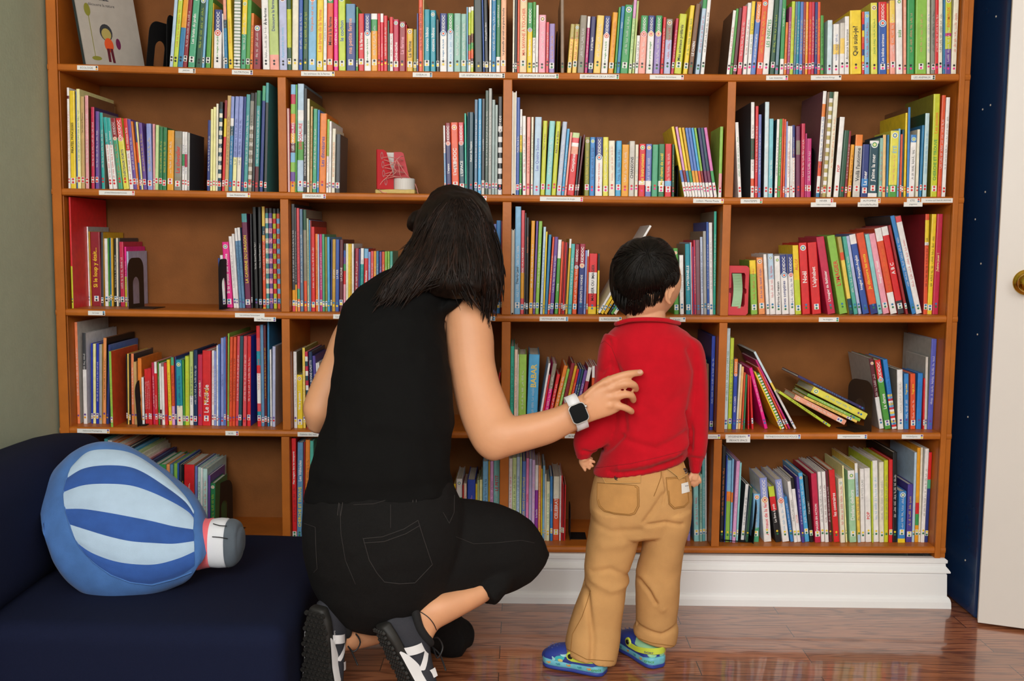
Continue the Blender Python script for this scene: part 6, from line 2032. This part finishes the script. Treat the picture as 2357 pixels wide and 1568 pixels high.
# hands
yh = BY-.02
LP(boy, [(1333, 1054, 1355, 1050, yh, .012), (1332, 1064, 1358, 1058, yh, .011), (1336, 1073, 1359, 1065, yh, .009)], n=18)
for (a, b, c) in (((1338, 1068), (1343, 1076), (1347, 1083)), ((1344, 1067), (1352, 1074), (1357, 1079)), ((1350, 1063), (1358, 1069), (1364, 1073)), ((1354, 1058), (1362, 1061), (1368, 1064))):
    finger(boy, [at(a[0], a[1], yh), at(b[0], b[1], yh-.003), at(c[0], c[1], yh-.002)], .0044, .0036)
finger(boy, PX((1348, 1054, yh+.008), (1356, 1054, yh+.014), (1362, 1056, yh+.018)), .0048, .0038)
LP(boy, [(1590, 1084, 1610, 1082, BY, .011), (1588, 1094, 1609, 1094, BY-.002, .011), (1590, 1102, 1607, 1103, BY-.003, .009)], n=18)
for j, (a, b, c) in enumerate((((1591, 1101), (1589, 1110), (1590, 1117)), ((1597, 1102), (1597, 1112), (1598, 1120)), ((1603, 1101), (1604, 1110), (1605, 1117)), ((1608, 1098), (1611, 1105), (1612, 1111)))):
    finger(boy, [at(a[0], a[1], BY-.003), at(b[0], b[1], BY-.004), at(c[0], c[1], BY+.001)], .0043, .0035)
finger(boy, PX((1592, 1092, BY-.006), (1588, 1099, BY-.010), (1587, 1106, BY-.010)), .0056, .0046)
# legs and feet under the trousers
LP(boy, [(1385, 1090, 1565, 1065, BY, .065), (1390, 1140, 1575, 1130, BY, .068), (1400, 1190, 1570, 1180, BY, .062)], n=28)
LP(boy, [(1385, 1180, 1465, 1190, BY, .05), (1375, 1260, 1445, 1265, BY, .042), (1362, 1340, 1425, 1345, BY-.005, .036), (1345, 1420, 1405, 1430, BY-.01, .033), (1330, 1490, 1385, 1500, BY-.012, .027), (1335, 1530, 1385, 1540, BY-.012, .026)], n=22)
LP(boy, [(1490, 1180, 1575, 1170, BY, .05), (1492, 1260, 1560, 1255, BY+.005, .042), (1490, 1340, 1550, 1335, BY+.015, .036), (1487, 1420, 1545, 1415, BY+.025, .033), (1480, 1480, 1535, 1480, BY+.03, .027), (1480, 1505, 1532, 1508, BY+.03, .026)], n=22)
me = remeshed(boy, .0022, smooth=3)
BO = V((at(1470, 1500, BY).x, BY, 0))
bbv = BVHTree.FromPolygons([v.co.copy() for v in me.vertices], [list(p.vertices) for p in me.polygons])
shift(me, BO); B_o = meshobj('person', me, skin_b, label='young boy in red sweatshirt and tan trousers standing with his back turned', cat='person'); B_o.location = BO
eyes(BHC-BO, bf_, bu_, bs_, .098, B_o)
# boy hair
mb = MB()
LP(mb, [(1476, 546, 1506, 546, BY, .020), (1450, 554, 1528, 554, BY, .05), (1425, 575, 1548, 578, BY, .078), (1407, 610, 1560, 610, BY, .092), (1402, 645, 1563, 642, BY, .096), (1408, 680, 1545, 672, BY-.004, .088), (1420, 700, 1515, 694, BY-.012, .068), (1440, 716, 1482, 712, BY-.022, .045)], n=40, m=5, cap=.08)
bh = remeshed(mb, .0035, smooth=3)
for v in bh.vertices:
    q = V((v.co.x*40, v.co.y*40, v.co.z*9)); v.co += v.normal*(noise.noise(q)*.0035+noise.noise(q*2.2)*.002)
bh.update(); bhbv = BVHTree.FromPolygons([v.co.copy() for v in bh.vertices], [list(p.vertices) for p in bh.polygons])
clump = MB(); clump.add([v.co.copy() for v in bh.vertices], [list(p.vertices) for p in bh.polygons])
cw_ = (1490, 583)
for i in range(520):
    a = rnd.uniform(-.15, PI+.15) if i % 4 else rnd.uniform(PI, 2*PI); L = rnd.uniform(35, 120); s0 = rnd.uniform(5, 95)
    ex = math.cos(a)*72; ey = math.sin(a)*130
    P = []; ok = True
    for j in range(7):
        t = (s0+L*j/6)/130; x = cw_[0]+ex*min(t, 1.1)+rnd.gauss(0, .4)+(cw_[0]-1490); y = cw_[1]+ey*t**1.2-(8*math.sin(PI*t) if ey > 0 else 0)
        h = hit(bhbv, x, y, rnd.uniform(.0, .0018))
        if h is None: break
        P.append(h)
    if len(P) < 4: continue
    r0 = rnd.uniform(.0006, .0016); vs, fs = tube(P, [r0]*(len(P)-1)+[.0002], 5, m=1); clump.add(vs, fs)
for i in range(340):      # ragged ends at the nape and round the ear
    t = rnd.random(); E_ = [(1412, 690), (1425, 706), (1445, 718), (1460, 722), (1478, 716), (1486, 702), (1505, 700), (1522, 690), (1528, 672), (1540, 658), (1552, 655)]
    x = t*(len(E_)-1); k = min(int(x), len(E_)-2); f = x-k; ex, ey = E_[k][0]+(E_[k+1][0]-E_[k][0])*f, E_[k][1]+(E_[k+1][1]-E_[k][1])*f
    sx, sy = ex+rnd.uniform(-4, 4)+(4 if ex > 1500 else 0), ey-rnd.uniform(14, 30); h0 = hit(bhbv, sx, sy, .001)
    if h0 is None: continue
    h1 = hit(bbv, ex, ey+rnd.uniform(-2, 7), .0015) or at(ex, ey+2, h0.y)
    vs, fs = tube([h0, (h0+h1)/2+V((0, -.003, 0)), h1], [.0016, .0013, .0003], 5, m=2); clump.add(vs, fs)
MB().add([v-BO for v in clump.v], clump.f).build('hair', hair_b, B_o, smooth=True)
# sweatshirt
red_m = mat('sweatshirt_red', 'ba081d', rough=.9, spec=.2, noise_amt=.06, nscale=40, bump=.35, bscale=800, sheen=.1)
mb = MB()
LP(mb, [(1366, 1092, 1578, 1052, BY, .086), (1366, 1082, 1580, 1042, BY, .088), (1378, 1060, 1584, 1028, BY, .096), (1388, 1020, 1586, 1000, BY, .098), (1394, 975, 1590, 965, BY, .094), (1396, 920, 1598, 915, BY, .090), (1394, 860, 1604, 855, BY, .090), (1390, 805, 1602, 798, BY, .086), (1398, 772, 1585, 768, BY, .074), (1418, 752, 1560, 750, BY, .060), (1428, 740, 1548, 738, BY, .052)], n=60, m=6, cap=.08)
LP(mb, [(1392, 768, 1432, 790, BY-.01, .040), (1379, 800, 1430, 820, BY-.015, .043), (1374, 845, 1428, 858, BY-.02, .042), (1366, 895, 1428, 912, BY-.02, .042), (1348, 945, 1432, 968, BY-.02, .042), (1327, 990, 1420, 1005, BY-.02, .040), (1320, 1018, 1398, 1028, BY-.02, .036), (1323, 1038, 1376, 1040, BY-.02, .028), (1327, 1050, 1362, 1046, BY-.02, .019), (1328, 1056, 1360, 1052, BY-.02, .018)], n=36, m=5, cap=.06)
LP(mb, [(1545, 762, 1592, 775, BY, .042), (1560, 795, 1614, 792, BY, .045), (1572, 840, 1625, 838, BY, .044), (1579, 890, 1629, 890, BY, .042), (1576, 945, 1630, 945, BY, .042), (1578, 1000, 1629, 1000, BY, .040), (1580, 1040, 1625, 1042, BY, .034), (1586, 1060, 1617, 1062, BY, .024), (1588, 1088, 1612, 1086, BY, .020)], n=36, m=5, cap=.06)
me = remeshed(mb, .0034, smooth=5); 
nr = [v.normal.copy() for v in me.vertices]
def fold_line(me, pts, amp, width, Yref):
    P = [at(x, y, Yref) for x, y in pts]
    for i, v in enumerate(me.vertices):
        best = 9
        for a, b in zip(P, P[1:]):
            d = V((b.x-a.x, 0, b.z-a.z)); q = V((v.co.x-a.x, 0, v.co.z-a.z)); t = max(0, min(1, q.dot(d)/max(d.length_squared, 1e-9))); best = min(best, (q-d*t).length)
        if best < width*3 and v.co.y < Yref+.02: v.co += nr[i]*amp*math.exp(-(best/width)**2)
for L, a_, w_ in (([(1380, 850), (1400, 830), (1422, 850), (1428, 920), (1432, 975)], -.006, .007), ([(1398, 780), (1412, 830), (1428, 870)], -.006, .006), ([(1440, 790), (1452, 850), (1458, 920), (1450, 1000)], .004, .018),
                  ([(1420, 1060), (1480, 1045), (1540, 1030), (1575, 1010)], .007, .010), ([(1400, 1074), (1480, 1066), (1560, 1040)], -.005, .006), ([(1440, 1000), (1500, 1015), (1570, 985)], -.005, .008), ([(1575, 940), (1586, 985), (1584, 1030)], -.010, .005),
                  ([(1575, 800), (1595, 850), (1580, 930)], -.005, .008), ([(1425, 990), (1400, 1020), (1385, 1032)], -.008, .006), ([(1340, 1030), (1360, 1036), (1378, 1030)], -.006, .005), ([(1450, 960), (1500, 940), (1560, 900)], -.003, .014), ([(1590, 1050), (1615, 1052)], -.004, .004)):
    fold_line(me, L, a_, w_, BY)
folds(me, .0018, 14, (1, 1, 1.3), 7, ridge=False)
# ribbed hem and cuffs: vertical ribs
for v in me.vertices:
    x, y = pix(v.co)
    hl = 1072+(x-1370)*(-.19)
    if (1362 < x < 1582 and y > hl) or y > 1064 and x > 1584 or (x < 1366 and y > 1042): v.co += v.normal*(.0006*math.sin(v.co.x*2200))
shift(me, BO); sbv = BVHTree.FromPolygons([v.co+BO for v in me.vertices], [list(p.vertices) for p in me.polygons])
SW = meshobj('sweatshirt', me, red_m, B_o)
vs, fs = tube(smoothpath([at(x, y, Y) for x, y, Y in ((1424, 744, BY-.035), (1450, 737, BY-.055), (1490, 735, BY-.062), (1530, 737, BY-.052), (1552, 742, BY-.03), (1560, 745, BY+.01), (1500, 748, BY+.055), (1430, 746, BY+.03), (1418, 746, BY-.005), (1424, 744, BY-.035))], 5), .0052, 10, m=1)
MB().add([v-BO for v in vs], fs).build('neckband', red_m, SW, smooth=True)
stitchset('shoulder_seam', sbv, [[(1378, 795), (1392, 785), (1408, 800), (1424, 840), (1432, 880)], [(1366, 1078), (1450, 1068), (1520, 1052), (1578, 1036)]], mat('seam_red', '8e0615', rough=.9), SW, BO, .0006)
# trousers
tan_m = mat('trouser_tan', 'c4955f', rough=.9, spec=.2, noise_amt=.09, nscale=14, bump=.4, bscale=700)
mb = MB()
LP(mb, [(1374, 1082, 1568, 1052, BY, .070), (1366, 1110, 1582, 1085, BY, .084), (1358, 1150, 1593, 1135, BY, .090), (1358, 1190, 1592, 1178, BY, .088), (1362, 1225, 1585, 1218, BY, .076)], n=48, m=5, cap=.1)
LP(mb, [(1360, 1165, 1482, 1180, BY, .080), (1358, 1210, 1474, 1218, BY, .074), (1352, 1255, 1464, 1262, BY-.002, .068), (1346, 1300, 1451, 1302, BY-.004, .064), (1345, 1335, 1442, 1340, BY-.006, .062), (1330, 1380, 1436, 1386, BY-.010, .060), (1314, 1425, 1430, 1438, BY-.012, .058), (1305, 1462, 1426, 1475, BY-.018, .066), (1301, 1497, 1417, 1522, BY-.022, .075)], n=44, m=6, p=2.5, cap=.03)
LP(mb, [(1480, 1180, 1592, 1165, BY, .080), (1479, 1220, 1586, 1212, BY, .074), (1479, 1262, 1574, 1258, BY+.003, .068), (1468, 1305, 1568, 1300, BY+.008, .064), (1463, 1345, 1565, 1342, BY+.013, .062), (1464, 1390, 1562, 1386, BY+.020, .058), (1464, 1435, 1558, 1428, BY+.026, .056), (1459, 1448, 1562, 1448, BY+.028, .056), (1460, 1458, 1557, 1478, BY+.030, .054)], n=44, m=6, cap=.03)
me = remeshed(mb, .0034, smooth=4); nr = [v.normal.copy() for v in me.vertices]
for L, a_, w_ in (([(1345, 1345), (1352, 1390), (1360, 1440), (1355, 1500)], -.008, .007), ([(1362, 1320), (1400, 1338), (1440, 1332)], .005, .010), ([(1360, 1300), (1400, 1290), (1445, 1315)], -.004, .007), ([(1472, 1330), (1490, 1350), (1505, 1375)], -.008, .005), ([(1478, 1320), (1500, 1345), (1520, 1390)], .004, .010),
                  ([(1480, 1188), (1520, 1183), (1560, 1190)], -.005, .005), ([(1475, 1180), (1495, 1150), (1515, 1120)], -.006, .006), ([(1520, 1075), (1524, 1110), (1515, 1140)], -.006, .004), ([(1465, 1440), (1520, 1452), (1558, 1440)], -.006, .005), ([(1360, 1190), (1400, 1205), (1465, 1200)], -.003, .008), ([(1385, 1240), (1420, 1235), (1460, 1225)], .003, .012)):
    fold_line(me, L, a_, w_, BY)
folds(me, .0025, 11, (1, 1, 1.3), 3, ridge=False)
pbv = BVHTree.FromPolygons([v.co.copy() for v in me.vertices], [list(p.vertices) for p in me.polygons])
shift(me, BO); TR = meshobj('trousers', me, tan_m, B_o)
st_m = mat('tan_stitch', 'c9a163', rough=.8); st_d = mat('tan_seam_dark', '94682f', rough=.9)
def lpatch(name, poly, m, off, parent=TR, cuts=3, bv=None, O=BO):
    vs, fs = patch(bv or pbv, poly, off, cuts)
    if not fs: return None
    # give it thickness
    mb = MB().add([v-O for v in vs], fs); o = mb.build(name, m, parent, smooth=True)
    md = None; return o
pk1 = [(1377, 1112), (1464, 1118), (1470, 1122), (1471, 1165), (1462, 1182), (1450, 1186), (1415, 1183), (1392, 1177), (1380, 1165), (1376, 1150)]
pk2 = [(1534, 1100), (1576, 1098), (1582, 1130), (1584, 1156), (1574, 1167), (1550, 1171), (1539, 1160), (1537, 1130)]
tan_p = mat('trouser_pocket', 'bf8c50', rough=.9, noise_amt=.08, nscale=30, bump=.4, bscale=700)
lpatch('back_pocket', pk1, tan_p, .0022); lpatch('back_pocket', pk2, tan_p, .0022)
fl1 = [(1381, 1097), (1400, 1096), (1440, 1089), (1474, 1078), (1474, 1112), (1396, 1113), (1390, 1100)]
fl2 = [(1530, 1070), (1568, 1061), (1578, 1094), (1560, 1105), (1556, 1097), (1532, 1078)]
lpatch('pocket_flap', fl1, tan_p, .0042); lpatch('pocket_flap', fl2, tan_p, .0042)
stitchset('pocket_stitching', pbv, [pk1+pk1[:1], [(x*.93+1424*.07, y*.93+1150*.07) for x, y in pk1[1:]]], st_d, TR, BO, .0008, .0024)
stitchset('pocket_stitching', pbv, [pk2+pk2[:1], [(x*.92+1564*.08, y*.92+1135*.08) for x, y in pk2]], st_d, TR, BO, .0008, .0024)
stitchset('flap_stitching', pbv, [fl1+fl1[:1], fl2+fl2[:1], [(1398, 1108), (1470, 1107)], [(1560, 1099), (1590, 1086)]], st_m, TR, BO, .0008, .0045)
stitchset('leg_seam', pbv, [[(1522, 1070), (1521, 1100), (1510, 1130), (1505, 1142)], [(1360, 1360), (1340, 1420), (1318, 1460), (1314, 1500)], [(1305, 1494), (1350, 1518), (1412, 1522)], [(1461, 1466), (1500, 1480), (1556, 1488)], [(1376, 1132), (1471, 1136)], [(1538, 1130), (1592, 1130)]], st_d, TR, BO, .0008, .0008)
for (x, y) in ((1422, 1100), (1573, 1085)):
    h = hit(pbv, x, y, .0045)
    if h:
        vs, fs = lathe([(.0001, .0022), (.0018, .0022), (.0022, .0010), (.0045, .0012), (.0060, .0030), (.0070, .0018), (.0070, 0)], 20)
        MB().add([v+h-BO for v in vs], fs).build('button', mat('button_bronze', '4a3a34', rough=.35, metal=.7), TR, smooth=True)
tag_o = lpatch('pocket_tag', [(1566, 1114), (1581, 1110), (1585, 1132), (1567, 1137)], paper_w, .0032, cuts=2)
h = hit(pbv, 1575, 1119, .0040)
if h:
    vs, fs = text_fit('OshKosh', 0, 0, .0130, .005, up=False, y=0, bold=True); Rt = Matrix.Rotation(-.25, 4, 'Y')
    MB().add([Rt @ v + h-BO+V((0, -.0006, 0)) for v in vs], fs).build('tag_lettering', ink('nb3'), TR)
# clogs
cb = mat('clog_blue', '2c3f96', rough=.5, noise_amt=.05); ct = mat('clog_turquoise', '6cb9cc', rough=.45, noise_amt=.12, nscale=60); cl = mat('clog_lime', 'c7d94a', rough=.45); cmn = mat('sock_mint', 'a3dcae', rough=.9, bump=.3, bscale=900)
crb = mat('clog_rivet', '17171b', rough=.4)
def clog(heel, toe, side_out, label_txt, big_print):
    L = V((toe.x-heel.x, toe.y-heel.y, 0)); ln = L.length; L.normalize(); H = V((0, 0, 1)); S = H.cross(L)
    M = Matrix(((L.x, S.x, 0, heel.x-BO.x), (L.y, S.y, 0, heel.y-BO.y), (0, 0, .97, .001), (0, 0, 0, 1)))
    e = bpy.data.objects.new('clog', None); link(e, B_o); k = ln/.165
    prof = [(0.0, .018), (.012, .028), (.045, .031), (.08, .031), (.115, .036), (.145, .035), (.160, .024), (.167, .012)]
    def ring(z, s, h): return [(V((x*k, 0, z)), V((0, w_*s, 0)), V((0, 0, h))) for x, w_ in prof]
    vs, fs = loft(ring(.0065, 1.0, .0065), n=24, m=4, p=4, cap=.15); MB().add([M @ v for v in vs], fs).build('outsole', cb, e, smooth=True)
    vs, fs = loft(ring(.019, 1.03, .0105), n=24, m=4, p=4.5, cap=.15); fx_ = MB().add([M @ v for v in vs], fs).build('midsole', ct, e, smooth=True)
    mb = MB()       # toe box dome
    R_ = [(V((.070*k, 0, .030)), V((0, .031, 0)), V((0, 0, .026))), (V((.095*k, 0, .032)), V((0, .034, 0)), V((0, 0, .028))), (V((.125*k, 0, .031)), V((0, .036, 0)), V((0, 0, .025))), (V((.150*k, 0, .028)), V((0, .032, 0)), V((0, 0, .019))), (V((.163*k, 0, .026)), V((0, .020, 0)), V((0, 0, .011)))]
    vs, fs = loft(R_, n=28, m=4, p=2.3); mb.add([M @ v for v in vs], fs)
    # side and heel wall
    n = 24; pts = []
    for i in range(n+1):
        a = PI*i/n; pts.append(V(((.030-.028*math.sin(a))*k, .0300*math.cos(a), 0)))
    path = [V((.085*k, .033, 0)), V((.055*k, .0315, 0))]+pts+[V((.055*k, -.0315, 0)), V((.085*k, -.033, 0))]
    b0 = len(mb.v)
    for p in path:
        d = V((p.x-.04*k, p.y, 0)).normalized()
        hh = .034+.006*max(0, (p.x-.05*k)/.03)
        for (o_, z) in ((.001, .026), (.001, hh+.008), (-.001, hh+.010), (-.003, hh+.008), (-.003, .026)): mb.v.append(M @ (p+d*o_+V((0, 0, z))))
    for i in range(len(path)-1):
        for q in range(4): mb.f.append([b0+i*5+q, b0+(i+1)*5+q, b0+(i+1)*5+q+1, b0+i*5+q+1]); mb.m.append(0)
    up = mb.build('upper', cb, e, smooth=True)
    mb = MB()       # vent dimples on the toe
    for i in range(5):
        for j in (-1, 0, 1):
            x = (.150-.012*i)*k; y = j*.012+(.006 if i % 2 else 0); zz = .031+math.sqrt(max(.02, 1-(y/.036)**2))*(.0252-.0007*max(0, i < 2)*4*(2-i))-.0005
            vs, fs = lathe([(.0022, 0), (.0020, .0006), (.0001, .0006)], 8); mb.add([M @ (V((v.x, v.z, -v.y))+V((x, y, zz))) for v in vs], fs)
    mb.build('vent_holes', mat('clog_dimple', '51619f', rough=.5), up)
    mb = MB()       # heel strap
    P = []; n = 26
    for i in range(n+1):
        a = -PI/2+PI*i/n; P.append((V(((.045-.050*math.cos(a))*k, .0345*math.sin(a), 0)), math.cos(a)))
    P = [(V((.075*k, -.0365, 0)), 0)]+P+[(V((.075*k, .0365, 0)), 0)]
    for p, c_ in P:
        d = V((p.x-.05*k, p.y, 0)).normalized(); z0 = .033+.006*c_
        for (o_, z) in ((.0008, z0), (.0028, z0+.001), (.0028, z0+.013+.003*c_), (.0008, z0+.014+.003*c_)): mb.v.append(M @ (p+d*o_+V((0, 0, z))))
    for i in range(len(P)-1):
        for q in range(4): mb.f.append([i*4+q, (i+1)*4+q, (i+1)*4+(q+1) % 4, i*4+(q+1) % 4]); mb.m.append(0)
    for sd in (-1, 1):
        vs, fs = lathe([(.0001, .004), (.0105, .004), (.0115, .002), (.0115, 0)], 22); mb.add([M @ (V((v.x, -v.y, v.z))+V((.078*k, .0355, .046))) if sd > 0 else M @ (V((v.x, v.y, v.z))+V((.078*k, -.0355, .046))) for v in vs], fs)
    strap_ = mb.build('heel_strap', cl, e, smooth=False)
    mb = MB()
    for sd in (-1, 1):
        vs, fs = lathe([(.0001, .0058), (.0058, .0058), (.0066, .0045), (.0066, 0)], 20); mb.add([M @ (V((v.x, v.y if sd < 0 else -v.y, v.z))+V((.078*k, sd*.0355, .046))) for v in vs], fs)
    mb.build('rivet', crb, strap_)
    vs, fs = loft([(M @ V((.008*k, 0, .034)), M.to_3x3() @ V((0, .024, 0)), V((0, 0, .010))), (M @ V((.035*k, 0, .038)), M.to_3x3() @ V((0, .026, 0)), V((0, 0, .016))), (M @ V((.075*k, 0, .040)), M.to_3x3() @ V((0, .026, 0)), V((0, 0, .018)))], n=20, m=3)
    MB().add(vs, fs).build('sock', cmn, e, smooth=True)
    # printed orange marks along the side band, words
    mb = MB(); sd = side_out; i = 0
    for x in (.03, .055, .085, .112, .138):
        w_ = 0
        for (a, b), (c, d_) in zip(prof, prof[1:]):
            if a <= x <= c: w_ = b+(d_-b)*(x-a)/(c-a)
        y = sd*(w_*1.03+.0011)
        for (dx, dz, rx, rz) in ((-.003, .001, .0026, .0028), (.001, 0, .0016, .0030), (.0045, .001, .0014, .0020)):
            n = 10; mb.add([M @ V((x*k+dx+rx*math.cos(2*PI*q/n), y, .019+dz+rz*math.sin(2*PI*q/n))) for q in range(n)], [list(range(n))], i % 2)
        i += 1
    mb.build('band_print', [mat('print_orange', 'dd9638', rough=.5), mat('print_teal', '3f97a8', rough=.5)], fx_)
    return e, M, k, strap_, fx_
hl = at_z(1398, 1566, 0); tl_ = at_z(1252, 1532, 0)
c1 = clog(V((hl.x-.004, hl.y+.030, 0)), V((tl_.x+.004, tl_.y+.018, 0)), 1, '', True)
hr = at_z(1524, 1545, 0); tr_ = at_z(1422, 1490, 0)
c2 = clog(V((hr.x-.008, hr.y+.014, 0)), V((tr_.x+.012, tr_.y+.018, 0)), 1, '', False)
for (e, M, k, sp_, fx_), words in ((c2, (('DORY', .0045, .0445, .018, 'nb'), ('crocs', .001, .019, .022, 'g3'))), (c1, (('crocs', .001, .019, .022, 'g3'),))):
    for wd, xx, zz, ln_, ic in words:
        vs, fs = text_fit(wd, 0, 0, ln_, .007, up=False, y=0, bold=True)
        out = []
        for v in vs:       # wrap round the heel
            a = -v.x/.030+(1.35 if M is c2[1] else 1.6); R2 = .0385 if wd == 'DORY' else .0345
            base_ = V(((.028-(R2)*math.cos(a-.55)), R2*math.sin(a-.55), zz+v.z)) if True else None
            out.append(M @ V((base_.x*k, base_.y, base_.z)))
        MB().add(out, fs).build('lettering', ink(ic), sp_ if wd == 'DORY' else fx_)
# colourful generic wave print on the toe of the near clog
e, M, k, sp_, fx_ = c1
mb = MB()
for (cx_, cz_, rx, rz, mi_) in ((.115, .038, .020, .011, 0), (.098, .046, .012, .006, 1), (.132, .030, .012, .006, 1), (.106, .030, .007, .004, 2)):
    n = 16; ring_ = []
    for q in range(n+1):
        a = 2*PI*q/n if q < n else 0; x = cx_+rx*math.cos(a)*(1 if q < n else 0); z = cz_+rz*math.sin(a)*(1 if q < n else 0)
        w_ = .0355 if x < .125 else .0355-(x-.125)*.28; y = w_*math.sqrt(max(.05, 1-min(.95, ((z-.031)/.026)**2)))+.0014+.0003*mi_
        ring_.append(M @ V((x*k, y, z)))
    mb.add(ring_, [[q, (q+1) % n, n] for q in range(n)], mi_)
mb.build('toe_print', [mat('print_wave', '3fb4bc', rough=.45), mat('print_pale', 'a9dfe4', rough=.5), mat('print_gold', 'e2cf74', rough=.5)], e, smooth=True)
# ------------------------------------------------------------------ light
w = bpy.data.worlds.new('world'); SC.world = w; w.use_nodes = True
bg = w.node_tree.nodes['Background']; bg.inputs[0].default_value = (1.0, .98, .95, 1); bg.inputs[1].default_value = .34
def area(name, loc, target, sx, sy, power, col=(1, 1, 1)):
    l = bpy.data.lights.new(name, 'AREA'); l.shape = 'RECTANGLE'; l.size = sx; l.size_y = sy; l.energy = power; l.color = col
    o = bpy.data.objects.new(name, l); COL.objects.link(o); o.location = loc
    o.rotation_euler = (V(target)-V(loc)).to_track_quat('-Z', 'Y').to_euler(); return o
area('window_light', (-.8, -4.3, 2.05), (.1, 0, .6), 2.0, 1.2, 135, (1, .985, .96))
area('window_light_right', (1.2, -4.3, 2.05), (.2, 0, .6), 1.3, 1.2, 48, (1, .985, .96))
vs_ = SC.view_settings; vs_.view_transform = 'Standard'; vs_.look = 'None'; vs_.gamma = 1; vs_.exposure = -.26
try: vs_.use_curve_mapping = False
except Exception: pass
SC.cycles.max_bounces = 6; SC.cycles.diffuse_bounces = 4; SC.cycles.use_denoising = True
